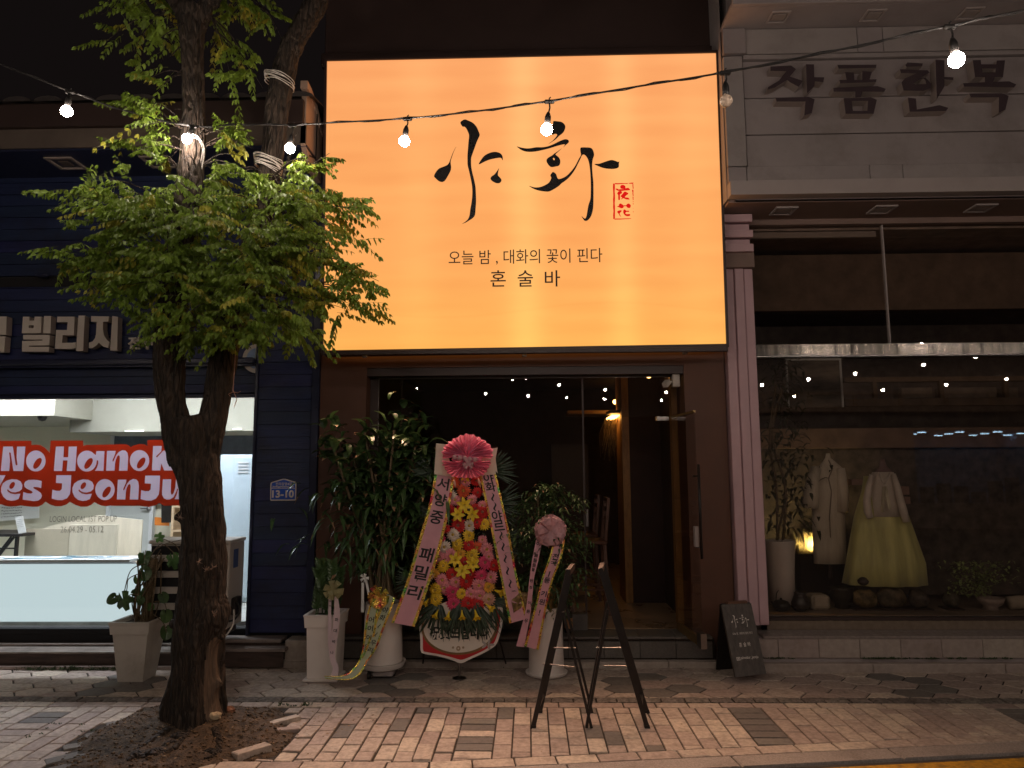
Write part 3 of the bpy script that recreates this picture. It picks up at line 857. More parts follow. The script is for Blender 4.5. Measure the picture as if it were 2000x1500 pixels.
nn_ = mth('MULTIPLY', mth('SUBTRACT', n1.outputs[0], .5), .28)
n2 = N.new('ShaderNodeTexNoise'); n2.inputs['Scale'].default_value = 420; L.new(ge.outputs['Position'], n2.inputs[0])
gr = mth('MULTIPLY', mth('SUBTRACT', n2.outputs[0], .5), .05)
# a sagging crease near the bottom of the cloth
wv = mth('SINE', mth('MULTIPLY', sx.outputs[0], 2.1)); cz = mth('ADD', mth('MULTIPLY', wv, .06), 3.16)
cre = mth('MULTIPLY', gauss(sx.outputs[2], cz, .012), -.035)
tot = mth('ADD', mth('ADD', mth('ADD', mth('ADD', mth('ADD', colb, rows), nn_), gr), cre), 1.0)
em = N.new('ShaderNodeEmission'); mxc = N.new('ShaderNodeMix'); mxc.data_type = 'RGBA'; mxc.blend_type = 'MULTIPLY'; mxc.inputs[0].default_value = 1
cmb = N.new('ShaderNodeCombineColor')
L.new(mth('ADD', mth('MULTIPLY', mth('SUBTRACT', tot, 1.0), .35), 1.0), cmb.inputs[0]); L.new(tot, cmb.inputs[1]); L.new(mth('ADD', mth('MULTIPLY', mth('SUBTRACT', tot, 1.0), 1.2), 1.0), cmb.inputs[2])
L.new(cr.outputs[0], mxc.inputs[6]); L.new(cmb.outputs[0], mxc.inputs[7]); L.new(mxc.outputs[2], em.inputs[0]); em.inputs[1].default_value = 1.0
L.new(em.outputs[0], N['Material Output'].inputs['Surface'])
M['banner'] = m
b = MB()
q = [sign_pt(639, 120), sign_pt(1398, 104), sign_pt(1418, 672), sign_pt(632, 685)]
bk = [Vector((p.x, 6.549, p.z)) for p in q]
b.face(q[::-1])
banner = b.build('banner', M['banner'], sign, fix=False)
b = MB()
bq = [p+Vector((0, .012, 0)) for p in q]
out = [bq[0]+Vector((-.022, 0, .02)), bq[1]+Vector((.022, 0, .02)), bq[2]+Vector((.022, 0, -.03)), bq[3]+Vector((-.022, 0, -.03))]
fr = [p-Vector((0, .03, 0)) for p in out]; inn = [p-Vector((0, .018, 0)) for p in q]
for i in range(4):
    j = (i+1) % 4
    ii, jj = inn[i], inn[j]
    b.face([fr[i], fr[j], jj, ii])
    b.face([ii, jj, bq[j], bq[i]])
    ob_, oj = Vector((out[i].x, 6.549, out[i].z)), Vector((out[j].x, 6.549, out[j].z))
    b.face([fr[i], ob_, oj, fr[j]])
b.build('box_frame', M['brown_dark'], sign, fix=False)
for px, py in ((712, 692), (1024, 690), (1338, 685)):
    c = P(px, py, 6.3); b = MB(); b.box(c.x-.02, c.x+.02, 6.28, 6.33, c.z-.03, c.z+.012, .003); b.box(c.x-.006, c.x+.006, 6.272, 6.279, c.z-.02, c.z)
    b.build('bracket', M['beige_pot'], sign)
# calligraphy
Z1 = lambda p: sign_pt(840+p[0]/6.52, 220+p[1]/6.52, .004)
Z2 = lambda p: sign_pt(1000+p[0]/6.52, 220+p[1]/6.52, .004)
SA = [(332,430),(300,500),(272,580),(262,620),(264,660),(268,690),(262,735),(235,790),(200,850),(175,875),(145,882),(110,870),(75,840),(52,815),(55,790),(85,740),(120,708),(170,688),(215,668),(240,640),(258,595),(290,510)]
SB = [(385,128),(410,100),(445,86),(480,98),(520,115),(560,142),(595,185),(615,230),(632,280),(618,320),(595,370),(570,440),(545,510),(525,570),(522,620),(525,690),(540,770),(560,850),(578,940),(584,1040),(586,1130),(580,1220),(572,1300),(545,1340),(500,1370),(450,1400),(408,1414),(440,1395),(475,1365),(495,1330),(505,1290),(512,1230),(525,1160),(535,1080),(538,1000),(532,920),(515,830),(495,740),(478,670),(476,610),(476,540),(482,460),(488,380),(496,290),(480,240),(460,200),(438,178),(412,175)]
SCc = [(620,657),(650,600),(690,550),(740,520),(790,503),(840,500),(890,515),(918,545),(926,580),(924,605),(905,577),(870,575),(810,585),(750,600),(690,625)]
SD = [(878,708),(868,750),(864,795),(885,820),(908,850),(905,875),(885,895),(850,898),(815,885),(785,865),(769,838),(785,810),(815,790),(845,755),(862,730)]
SE = [(528,108),(580,110),(630,118),(665,145),(680,180),(668,225),(645,260),(600,295),(560,335),(510,370),(465,396),(520,355),(560,310),(575,285),(565,270),(540,270),(515,280),(500,230),(505,185),(522,140)]
SF = [(62,430),(120,445),(190,455),(250,450),(310,440),(380,440),(450,430),(520,405),(590,370),(650,345),(690,338),(718,350),(725,372),(705,395),(680,415),(655,442),(672,412),(665,402),(620,410),(550,430),(470,455),(390,475),(320,490),(250,498),(180,495),(120,475),(85,450)]
SG = [(632,455),(590,495),(555,530),(575,550),(600,575),(615,610),(612,650),(595,675),(555,685),(500,692),(465,665),(440,620),(445,590),(475,565),(510,545),(540,520),(585,490)]
SH = [(218,932),(270,948),(320,952),(375,942),(430,918),(470,890),(492,855),(500,825),(488,800),(505,770),(522,755),(548,768),(565,790),(578,830),(600,845),(650,830),(700,800),(750,750),(790,700),(820,650),(850,590),(878,540),(872,500),(870,455),(890,442),(940,442),(990,445),(1020,460),(1040,500),(1045,545),(1030,590),(1022,650),(1022,720),(1028,800),(1036,880),(1038,980),(1038,1080),(1036,1180),(1028,1250),(1010,1310),(985,1350),(955,1375),(925,1375),(905,1350),(886,1318),(915,1342),(935,1345),(950,1310),(960,1250),(975,1170),(998,1100),(1003,1000),(1003,900),(1000,820),(995,740),(985,660),(970,600),(945,555),(915,532),(890,545),(870,590),(840,650),(810,710),(775,765),(730,820),(680,865),(630,900),(600,930),(540,970),(475,1002),(420,1003),(350,993),(290,975),(250,955)]
SI = [(1050,655),(1110,650),(1170,630),(1230,610),(1275,603),(1320,615),(1352,628),(1366,620),(1362,650),(1360,690),(1335,708),(1280,716),(1210,712),(1150,700),(1100,680)]
tup = lambda l: [(p[0], p[1]) for p in l]
CALLI = [(Z1, [SA]), (Z1, [SB]), (Z1, [SCc]), (Z1, [SD]), (Z2, [SE]), (Z2, [SF]), (Z2, [SG, ellipse(533, 590, 17, 11, 1.2, 10)]), (Z2, [SH]), (Z2, [SI])]
def v2(l): return [(p[0], p[1], 0) for p in l]
b = MB()
for f, lps in CALLI[:4]: b.prism([tup(catmull(v2(lps[0]), 3))] + lps[1:], f, (0, .003, 0))
b.build('brush_character', M['ink'], banner, label='black brush written syllable, left of two')
b = MB()
for f, lps in CALLI[4:]: b.prism([tup(catmull(v2(lps[0]), 3))] + lps[1:], f, (0, .003, 0))
b.build('brush_character', M['ink'], banner, label='black brush written syllable, right of two')
SR = Vector((1, 0, 0)); SU = ((q[0]+q[1])-(q[2]+q[3])).normalized()
SU = Vector((0, SU.y, SU.z)).normalized()
tx = mat('sign_text_brown', (.06, .03, .015), .6, var=0)
def sign_text(body, x0, x1, y0, y1, mt, bold=0, h=None):
    c = sign_pt((x0+x1)/2, (y0+y1)/2, .004); w = sign_pt(x1, (y0+y1)/2).x-sign_pt(x0, (y0+y1)/2).x
    hh = sign_pt(x0, y0).z-sign_pt(x0, y1).z
    return lettering(body, c, mt, banner, width=w, height=hh, right=(1, 0, .006), up=SU, bold=bold)
sign_text('오늘 밤 , 대화의 꽃이 핀다', 876, 1176, 487, 516, tx, .002)
for ch, x0 in (('혼', 958), ('술', 1011), ('바', 1064)): sign_text(ch, x0, x0+30, 528, 560, tx, .006)
ZS = lambda p: sign_pt(1180+p[0]/15, 340+p[1]/15, .004)
RED = emit('backlit_red_print', (.9, .012, .01), .8)
b = MB()
def rag(pts, k=7, a=7):
    out = []
    for i in range(len(pts)):
        p, r = pts[i], pts[(i+1) % len(pts)]
        for j in range(k):
            t = j/k; out.append((p[0]+(r[0]-p[0])*t+U(-a, a)*(j > 0), p[1]+(r[1]-p[1])*t+U(-a, a)*(j > 0)))
    return out
b.prism([rag([(262,275),(312,275),(316,1300),(268,1320)], 9)], ZS, (0, .002, 0))
b.prism([rag([(318,262),(690,262),(690,286),(320,296)], 5, 5)], ZS, (0, .002, 0)); b.prism([rag([(715,262),(856,248),(854,282),(715,278)], 4, 4)], ZS, (0, .002, 0))
for y0, y1, w in ((290, 430, 22), (460, 530, 34), (535, 640, 20), (660, 760, 16), (790, 815, 10), (850, 890, 9), (1000, 1010, 6), (1090, 1120, 4)): b.prism([rag([(850-w, y0), (856, y0), (860, y1), (848-w*.5, y1)], 3, 3)], ZS, (0, .002, 0))
b.prism([rag([(320,1302),(780,1296),(800,1305),(700,1318),(300,1332)], 5, 4)], ZS, (0, .002, 0))
for pl in ([(470,360),(500,325),(550,315),(600,335),(628,380),(620,415),(700,402),(735,425),(760,460),(700,475),(610,480),(520,492),(440,490),(400,485),(360,460),(332,435),(350,425),(400,430),(420,448),(480,440),(600,440),(500,425),(478,400)],
           [(380,570),(430,500),(510,505),(520,560),(465,600),(465,745),(415,745),(410,610)],
           [(600,510),(690,550),(705,580),(640,630),(610,680),(700,690),(745,742),(640,738),(565,705),(510,738),(500,722),(530,690),(482,645),(540,580)],
           [(380,950),(425,925),(440,880),(480,860),(530,885),(572,930),(560,985),(500,1000),(440,975)], [(565,918),(645,918),(645,938),(565,942)],
           [(645,910),(700,862),(750,880),(782,925),(760,985),(720,992),(670,970)],
           [(380,1105),(430,1068),(500,1060),(510,1090),(455,1150),(470,1200),(495,1255),(450,1210),(430,1170)],
           [(570,1045),(610,1040),(650,1072),(700,1070),(735,1082),(715,1108),(655,1105),(625,1140),(650,1172),(740,1170),(765,1195),(740,1225),(660,1230),(600,1195),(560,1125)]):
    b.prism([tup(catmull(v2(pl), 3))], ZS, (0, .002, 0))
b.build('seal', RED, banner, label='red square name seal')
# tray and lamp added under the sign to brighten the pavement before the bar
tr = MB(); tr.box(-1.83, 1.76, 6.20, 6.235, 2.735, 2.775, .004); tr.build('added_lamp_tray', M['brown_dark'], sign)
def area_lamp(name, parent, loc, rot, sx_, sy_, power, col, spread):
    ld = bpy.data.lights.new(name, 'AREA'); ld.shape = 'RECTANGLE'; ld.size = sx_; ld.size_y = sy_; ld.energy = power; ld.color = col; ld.spread = math.radians(spread)
    o = bpy.data.objects.new(name, ld); COL.objects.link(o); o.parent = parent
    o.location = Vector(loc)-ORG[parent.name]; o.rotation_euler = rot
    return o
area_lamp('added_fill_lamp', sign, (-.03, 6.215, 2.73), (math.radians(-40), 0, 0), 3.5, .03, 39, (1.0, .60, .39), 80)
# ================================================================== NAVY SHOP (left)
ns = thing('navy_shop', 'navy blue boarded shop with a wide lit window and cream letters over it', 'building', (-3.6, 6.6, 0))
def board(name, x0, x1, z0, z1, Yf, th=.03, mt='navy', par=ns, lip=.004):
    b = MB()
    t = U(-.0015, .0015)
    # a lapped board: its foot stands a little proud of the one below
    vs = [(x0, Yf+t-lip, z0+.002), (x1, Yf+t-lip, z0+.002), (x1, Yf+t+lip*.3, z1-.002), (x0, Yf+t+lip*.3, z1-.002),
          (x0, Yf+th, z0+.002), (x1, Yf+th, z0+.002), (x1, Yf+th, z1-.002), (x0, Yf+th, z1-.002)]
    b.mesh(vs, [(0,1,2,3),(4,7,6,5),(0,4,5,1),(1,5,6,2),(2,6,7,3),(3,7,4,0)])
    return b.build(name, M[mt], par)
b = MB(); b.box(-2.56, -1.965, 6.64, 7.0, .0, 4.9); b.box(-9, -2.56, 6.68, 6.735, 2.42, 4.9); b.build('backing_wall', M['blackmat'], ns)
z = .26
while z < 4.55:
    board('board', -2.545, -2.03, z, z+.118, 6.605); z += .118
b = MB(); b.box(-2.572, -2.546, 6.58, 6.66, .24, 4.6, .003); b.build('corner_trim', M['navy_trim'], ns)
b = MB(); b.box(-2.028, -1.96, 6.57, 6.66, .24, 4.6, .003); b.build('corner_trim', M['navy_trim'], ns)
# boards over the window in three fields
z = 2.455
while z < 2.62:
    board('board', -8.0, -2.575, z, z+.082, 6.64); z += .082
b = MB()
b.box(-8, -2.573, 6.58, 6.66, 2.405, 2.44, .008); b.build('window_head_trim', M['navy_trim'], ns)
b = MB(); b.box(-8, -2.573, 6.52, 6.66, 2.72, 2.775, .012); b.box(-8, -2.573, 6.56, 6.66, 2.70, 2.72); b.build('moulding', M['navy_trim'], ns)
z = 2.78
while z < 3.50:
    board('board', -8.0, -2.575, z, z+.118, 6.62); z += .118
b = MB(); b.box(-8, -2.573, 6.60, 6.66, 3.50, 3.60); b.build('recess_band', M['blackmat'], ns)
z = 3.605
while z < 4.75:
    board('board', -8.0, -2.575, z, z+.118, 6.60); z += .118
# spotlight over the sign board
sp_ = thing('spotlight', 'small dark oval spotlight on the navy fascia left of the tree', 'lamp', tuple(P(83, 538, 6.5)))
c = P(83, 538, 6.52); b = MB(); b.ball(tuple(c), .07, 14, 6, (1, .5, .28)); b.box(c.x-.012, c.x+.012, c.y, 6.6, c.z-.01, c.z+.01); b.build('lamp_head', M['navy_trim'], sp_, smooth=True)
# round lamp / vent panel near the tree crotch
rp_ = thing('round_wall_sign', 'round pale sign on the navy fascia half hidden by leaves beside the pillar', 'sign', tuple(P(505, 705, 6.5)))
c = P(502, 700, 6.59); b = MB()
b.prism([clip(ellipse(0, 0, .14, .14, 0, 40), -1, 0, -(-2.575-c.x))], lambda p: (c.x+p[0], 6.59, c.z+p[1]), (0, .02, 0)); b.build('disc', M['letter_cream'], rp_)
b = MB(); b.prism([clip(ellipse(0, 0, .10, .10, 0, 30), -1, 0, -(-2.58-c.x))], lambda p: (c.x+p[0], 6.586, c.z+p[1]), (0, .003, 0)); b.build('blue_field', mat('pale_blue', (.3, .4, .6), .5), rp_)
# eave, soffit, roof
b = MB(); b.box(-9, -1.97, 6.0, 6.02, 4.62, 4.80, .003); b.build('eave_fascia', M['eave'], ns)
b = MB(); b.box(-9, -1.965, 6.02, 6.7, 4.60, 4.618); b.build('soffit', M['navy_trim'], ns)
b = MB(); b.box(-9, -1.99, 5.96, 6.9, 4.803, 5.02, .004); b.build('dark_gutter_band', M['brown_dark'], ns)
x = -9
while x < -2.1:
    b = MB()
    vs = []
    for i in range(7):
        a = math.pi*i/6; vs.append((x+.14-.13*math.cos(a), 5.93, 5.03+.05*math.sin(a)))
    for i in range(7):
        a = math.pi*i/6; vs.append((x+.14-.13*math.cos(a), 7.4, 5.33+.05*math.sin(a)))
    b.mesh(vs, [(i, i+1, i+8, i+7) for i in range(6)] + [tuple(range(7))]); b.build('roof_tile', M['roof_tile'], ns)
    x += .285
b = MB(); b.face([(-9, 5.95, 5.022), (-2.0, 5.95, 5.022), (-2.0, 7.4, 5.32), (-9, 7.4, 5.32)]); b.build('roof', M['roof_tile'], ns)
# sheet metal gutter end beside the lit sign
ge_ = thing('gutter_end_box', 'folded sheet metal gutter end lit orange beside the glowing sign', 'gutter', tuple(P(618, 240, 6.1)))
def gp(px, py, Y): return P(px, py, Y)
b = MB()
prof = [(6.0, 5.20), (6.0, 4.62), (6.20, 4.46), (6.50, 4.46), (6.50, 4.98), (6.3, 5.12), (6.12, 5.18)]
b.loft([[(-2.02, y, z) for y, z in prof], [(-1.975, y, z) for y, z in prof]]); b.build('end_plate', M['gutter'], ge_)
b = MB(); b.loft([[(-2.03, y-.015, z) for y, z in [(6.0, 5.21), (6.0, 5.14), (6.12, 5.12), (6.3, 5.06), (6.50, 4.92), (6.52, 4.99), (6.3, 5.14), (6.12, 5.2)]], [(-1.965, y-.015, z) for y, z in [(6.0, 5.21), (6.0, 5.14), (6.12, 5.12), (6.3, 5.06), (6.50, 4.92), (6.52, 4.99), (6.3, 5.14), (6.12, 5.2)]]]); b.build('folded_cap', M['gutter'], ge_)
b = MB(); b.bar((-1.968, 6.3, 5.06), (-1.968, 6.3, 4.62), .008, .012); b.bar((-1.968, 6.3, 4.62), (-1.968, 6.12, 4.56), .008, .012); b.build('seam_rod', M['black'], ge_)
# soffit lights
for i, (px, lab) in enumerate(((118, 'square soffit light under the navy shop eave, clear of the leaves'), (302, 'square soffit light under the navy shop eave, behind the leaves'))):
    c = P(px, 298, 6.18); c.z = 4.598
    t = thing('soffit_light', lab, 'lamp', tuple(c), group='square soffit lights of the navy shop')
    b = MB(); cx, cy0 = c.x, 6.27
    for x0, x1, y0, y1 in ((-.13, .13, -.13, -.10), (-.13, .13, .10, .13), (-.13, -.10, -.10, .10), (.10, .13, -.10, .10)): b.box(cx+x0, cx+x1, cy0+y0, cy0+y1, 4.585, 4.599, .002)
    b.build('frame', M['letter_side'], t)
    b = MB(); b.box(cx-.045, cx+.045, cy0-.045, cy0+.045, 4.588, 4.599); b.build('lens', M['eave'], t)
# raised letters: traced outlines
ZL = lambda p: P(p[0]/6.25, 590+p[1]/6.25, 6.52)
def raised(label, loops_list, fn, face_mt, side_mt, parent, d=.075):
    for loops in loops_list:
        b = MB(); b.prism([loops[0]] + loops[1:], lambda p: fn(p), (0, d, 0))
        n = len(b.f); o = b.build('raised_letter', [face_mt, side_mt], parent)
        for f in o.data.polygons: f.material_index = 0 if abs(f.normal.y) > .9 else 1
ls = thing('raised_lettering', 'row of thick cream raised Korean letters on the navy fascia', 'sign', tuple(ZL((700, 400))))
raised('', [[[(-60,175),(82,175),(74,400),(-60,400)]], [[(-60,418),(64,418),(50,610),(-60,610)]],
    [[(280,178),(360,178),(358,225),(420,225),(422,178),(505,178),(497,380),(265,380)], [(350,283),(348,318),(410,318),(412,283)]],
    [[(537,170),(622,170),(615,383),(525,383)]],
    [[(283,400),(608,400),(600,528),(355,531),(355,545),(600,545),(598,605),(267,605),(270,475),(518,470),(518,458),(283,457)]],
    [[(700,178),(910,178),(900,403),(765,403),(755,497),(880,497),(924,490),(924,560),(870,570),(668,570),(685,340),(818,340),(825,243),(695,243)]],
    [[(958,165),(1035,165),(1015,597),(926,597)]],
    [[(1112,170),(1330,175),(1320,235),(1258,240),(1255,330),(1270,410),(1300,460),(1335,490),(1320,560),(1265,545),(1230,520),(1205,495),(1180,525),(1130,560),(1083,563),(1085,495),(1130,480),(1160,440),(1172,390),(1180,240),(1112,238)]],
    [[(1370,170),(1440,180),(1430,590),(1345,590)]]], ZL, M['letter_cream'], mat('letter_cream_side', (.42, .34, .29), .6, var=.04), ls)
lettering('전주', ZL((1735, 505)), M['letter_cream'], ls, width=.24, height=.12, bold=.02, depth=.03, name='small_letters')

# ---- window and the bright room behind it
WX0, WX1, WZ0, WZ1, WY = -8.0, -2.573, .30, 2.405, 6.72
b = MB(); b.box(WX0, WX1+.01, WY, WY+.01, WZ0, WZ1); b.build('window_pane', M['glass'], ns)
b = MB(); b.box(WX0, WX1, WY-.06, WY+.05, .235, .285, .004); b.build('window_sill', M['blackmat'], ns)
b = MB(); b.box(-8.0, -2.3, 6.67, 6.95, -.01, .234); b.build('footing', M['blackmat'], ns)
room = thing('shop_room', 'bright white popup shop room behind the left window', 'room', (-4.5, 8, .3))
RX0, RX1, RY1, RZ1 = -8.2, -2.2, 9.8, 3.05
b = MB(); b.box(RX0, RX1, 6.95, RY1, .2, .29); b.build('floor', mat('shop_floor', (.5, .5, .48), .4), room)
b = MB(); b.box(RX0, RX1, RY1, RY1+.1, .29, RZ1); b.build('back_wall', M['wall_in'], room)
b = MB(); b.box(RX0, RX1, 6.74, RY1, RZ1, RZ1+.05); b.build('ceiling', mat('ceiling_toned_down', (.55, .54, .48), .8, var=.03), room)  # ceiling colour darker than the walls to offset the lamps below it
b = MB(); b.box(RX1, RX1+.05, 6.95, RY1, .29, RZ1); b.box(RX0-.05, RX0, 6.95, RY1, .29, RZ1); b.box(-2.56, RX1, 6.88, 6.95, .29, 3.0); b.build('side_wall', M['wall_in'], room)
# dropped beam across the room and duct box at the left
c0 = P(105, 820, 8.4); zb = Z(250, 843, 8.6)
b = MB(); b.box(X(135, 843, 8.6), RX1, 8.6, RY1, zb, RZ1); b.build('beam', mat('beam_toned_down', (.36, .345, .28), .8, var=.03), room)  # beam and duct colours darkened to hold down the close lamp light
b = MB(); b.box(RX0, X(102, 865, 7.9), 7.9, RY1, Z(50, 812, 7.9), RZ1-.002); b.build('duct_box', mat('duct_toned_down', (.38, .36, .29), .8, var=.03), room)
b = MB(); b.box(X(222, 880, 9.7), -2.9, 9.70, 9.79, Z(250, 985, 9.7), Z(250, 850, 9.7)); b.build('dark_wall_panel', mat('slate_panel', (.1, .12, .15), .4), room)
lampc = emit('cool_ceiling_light', (.92, .95, 1.0), 45.0)
lampd = emit('cool_deep_light', (.86, .89, 1.0), 160.0)
for i, (x0, x1, y0) in enumerate(((-7.0, -5.6, 6.84), (-5.2, -3.9, 6.84), (-3.7, -2.65, 6.84), (-6.3, -5.0, 7.35), (-4.5, -3.0, 7.35))):
    t = thing('ceiling_light', ('long cool white ceiling light over the window counter, section %s' % ('far left', 'middle', 'beside the pillar')[i]) if i < 3 else ('long cool white ceiling light deeper in the shop, %s' % ('left', 'right')[i-3]), 'lamp', (x0, y0, RZ1), group='cool ceiling lights in the popup shop')
    b = MB(); b.box(x0, x1, y0, y0+.10, RZ1-.03, RZ1-.012); b.build('diffuser', lampc if i < 3 else lampd, t)
    b = MB(); b.box(x0-.02, x1+.02, y0-.02, y0+.12, RZ1-.011, RZ1-.001); b.build('housing', M['white'], t)
for i, (px, py) in enumerate(((262, 842), (463, 838))):
    t = thing('beam_light', ('thin light strip on the beam edge, left of the tree trunk', 'short light strip on the beam edge, right of the tree trunk')[i], 'lamp', tuple(P(px, py, 8.58)), group='strips on the beam')
    c = P(px, py, 8.58); w = (.11, .05)[i]; b = MB(); b.box(c.x-w, c.x+w, 8.57, 8.598, c.z-.004, c.z+.006); b.build('strip', emit('strip_light', (.9, .97, 1), 4), t)
dc = thing('dome_camera', 'small dark dome camera under the duct at upper left', 'camera', tuple(P(83, 812, 8.0)))
c = P(83, 812, 8.0); b = MB(); b.lathe((c.x, 8.0, c.z-.045), [(.0, -.02), (.035, -.01), (.05, .02), (.05, .05)], 16); b.build('dome', M['black'], dc, smooth=True)
b = MB(); b.lathe((c.x, 8.0, c.z+.0), [(.06, 0), (.06, .02)], 16); b.build('mount', M['white'], dc)
# inner door
dr = thing('inner_door', 'pale grey inner door with lever handle behind the decal', 'door', tuple(G(250, 1150)))
x0, x1 = X(216, 1000, 9.75), X(294, 1000, 9.75)
b = MB(); b.box(x0, x1, 9.74, 9.79, .3, 2.3, .004); dl = b.build('door_leaf', M['door_in'], dr)
b = MB(); b.box(x1, x1+.05, 9.72, 9.79, .3, 2.35); b.box(x0-.05, x0, 9.72, 9.79, .3, 2.35); b.build('door_frame', M['white'], dr)
c = P(286, 993, 9.7); b = MB(); b.bar((c.x-.07, 9.68, c.z), (c.x+.03, 9.68, c.z), .018); b.ball((c.x+.03, 9.70, c.z), .03, 10, 6); b.build('handle', M['chrome'], dl)
# plywood boxes
pb = thing('plywood_box', 'large pale plywood box standing open on the floor behind the counter', 'box', tuple(P(150, 1090, 8.0)))
Yb = 8.0
a1, a2, a3 = X(50, 1040, Yb), X(136, 1040, 7.8), X(229, 1040, 7.8)
zt1, zt2 = Z(50, 1033, Yb), Z(229, 1022, 7.8)
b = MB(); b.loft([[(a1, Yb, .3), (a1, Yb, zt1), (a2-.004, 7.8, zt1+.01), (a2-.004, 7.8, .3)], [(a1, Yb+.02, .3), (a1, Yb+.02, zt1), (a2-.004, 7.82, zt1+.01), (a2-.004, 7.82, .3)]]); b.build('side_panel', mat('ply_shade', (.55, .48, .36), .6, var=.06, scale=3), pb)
b = MB(); b.box(a2, a3, 7.8, 7.82, .3, Z(180, 1024, 7.8), .002); b.build('side_panel', M['ply'], pb)
b = MB(); b.loft([[(a1, Yb+.3, zt1-.01), (a2, 8.3, zt2+.06), (a3, 8.3, zt2), (a3, 8.29, .3), (a1, Yb+.29, .3)], [(a1, Yb+.32, zt1-.01), (a2, 8.32, zt2+.06), (a3, 8.32, zt2), (a3, 8.31, .3), (a1, Yb+.31, .3)]]); b.build('back_panel', M['ply'], pb)
# folding table with black legs
ft = thing('folding_table', 'table on a black folding steel frame at the far left of the shop', 'table', tuple(P(20, 1090, 8.0)))
zt = Z(30, 1042, 7.8)
b = MB(); b.box(-6.6, X(50, 1042, 7.8), 7.75, 8.35, zt-.03, zt, .004); b.build('table_top', M['black'], ft)
b = MB(); xa = X(33, 1060, 7.8)
b.bar((xa, 7.8, zt-.03), (xa, 7.8, .3), .03); b.bar((X(20,1045,7.8), 7.82, zt-.04), (X(-8,1085,7.8), 7.82, Z(0,1085,7.8)), .02); b.bar((xa-.05, 7.82, zt-.04), (xa-.25, 7.82, zt-.3), .02)
b.bar((xa, 7.81, zt-.16), (xa-.3, 7.81, zt-.16), .015); b.bar((xa, 7.81, zt-.27), (xa-.4, 7.81, zt-.27), .015); b.bar((-6.3, 7.8, zt-.03), (-6.3, 7.8, .3), .03); b.build('folding_frame', M['black'], ft)
ps = thing('poster_stand', 'narrow white leaflet board leaning on the folding table', 'leaflet', tuple(P(40, 1040, 7.7)))
def quadboard(parent, name, pts, Y, mt, th=.006, dy=.0):
    b = MB(); f = [P(px, py, Y+dy*(i < 2)) for i, (px, py) in enumerate(pts)]
    b.loft([f, [p+Vector((0, th, 0)) for p in f]]); return b.build(name, mt, parent)
quadboard(ps, 'sheet', [(29, 1010), (44, 1008), (51, 1040), (36, 1042)], 7.76, M['paper'])
def scribble(parent, pts, Y, n, w=.0022, rows=6, mt=None):
    """short pen strokes over a quad, as lines of writing too small to read"""
    b = MB(); a, c_, d, e_ = [P(px, py, Y) for px, py in pts]
    for r in range(rows):
        v = (r+.7)/(rows+.4); L0 = a.lerp(e_, v); R0 = c_.lerp(d, v); u = .06
        while u < .93:
            l = U(.02, .07); p = L0.lerp(R0, u); q = L0.lerp(R0, min(.95, u+l))
            dz = U(-.6, .6)*w*3
            b.face([(p.x, p.y, p.z-w), (q.x, q.y, q.z-w+dz), (q.x, q.y, q.z+w+dz), (p.x, p.y, p.z+w)]); u += l+U(.015, .04)
    return b.build('writing', mt or M['ink'], parent, fix=False)
scribble(ps, [(31, 1013), (42, 1012), (47, 1030), (35, 1032)], 7.75, 5, .0015, 5)
wp = thing('whiteboard_sheet', 'white sheet with black handwriting on the wall at the far left, under the decal', 'paper', tuple(P(30, 1000, 9.6)))
quadboard(wp, 'sheet', [(-60, 985), (76, 985), (76, 1012), (-60, 1022)], 9.7, M['paper'])
scribble(wp, [(0, 988), (46, 988), (44, 1010), (0, 1014)], 9.69, 5, .004, 4)
# hanging black banner, orange sheet, wooden shelf
bn = thing('black_poster', 'black poster with white print hanging behind the trunk at right of the decal', 'poster', tuple(P(340, 1000, 9.4)))
quadboard(bn, 'sheet', [(315, 960), (390, 960), (390, 1020), (315, 1021)], 9.3, M['black'])
c = P(358, 992, 9.29); b = MB(); b.box(c.x-.07, c.x-.03, 9.285, 9.29, c.z-.02, c.z+.03); b.box(c.x-.02, c.x+.12, 9.285, 9.29, c.z-.02, c.z+.0); b.build('print', M['paper'], bn)
og = thing('orange_sheet', 'bright orange paper on the wall below the black poster', 'paper', tuple(P(315, 1018, 9.5)))
quadboard(og, 'sheet', [(302, 1010), (330, 1012), (330, 1027), (302, 1026)], 9.5, mat('orange_paper', (.85, .25, .03), .6, var=.03))
sh = thing('wooden_shelf', 'open pale wooden shelf beside the trunk at the back of the shop', 'shelf', tuple(P(350, 1060, 9.0)))
xa = X(333, 1040, 8.9)
b = MB(); b.box(xa, xa+.03, 8.9, 9.3, .3, 1.75); b.box(xa+.5, xa+.53, 8.9, 9.3, .3, 1.75); b.build('upright', M['wood'], sh)
for zz in (Z(350, 1037, 8.9), Z(350, 1037, 8.9)-.3, Z(350, 1037, 8.9)+.3):
    b = MB(); b.box(xa+.031, xa+.499, 8.9, 9.3, zz-.012, zz+.012); b.build('shelf_board', M['wood'], sh)
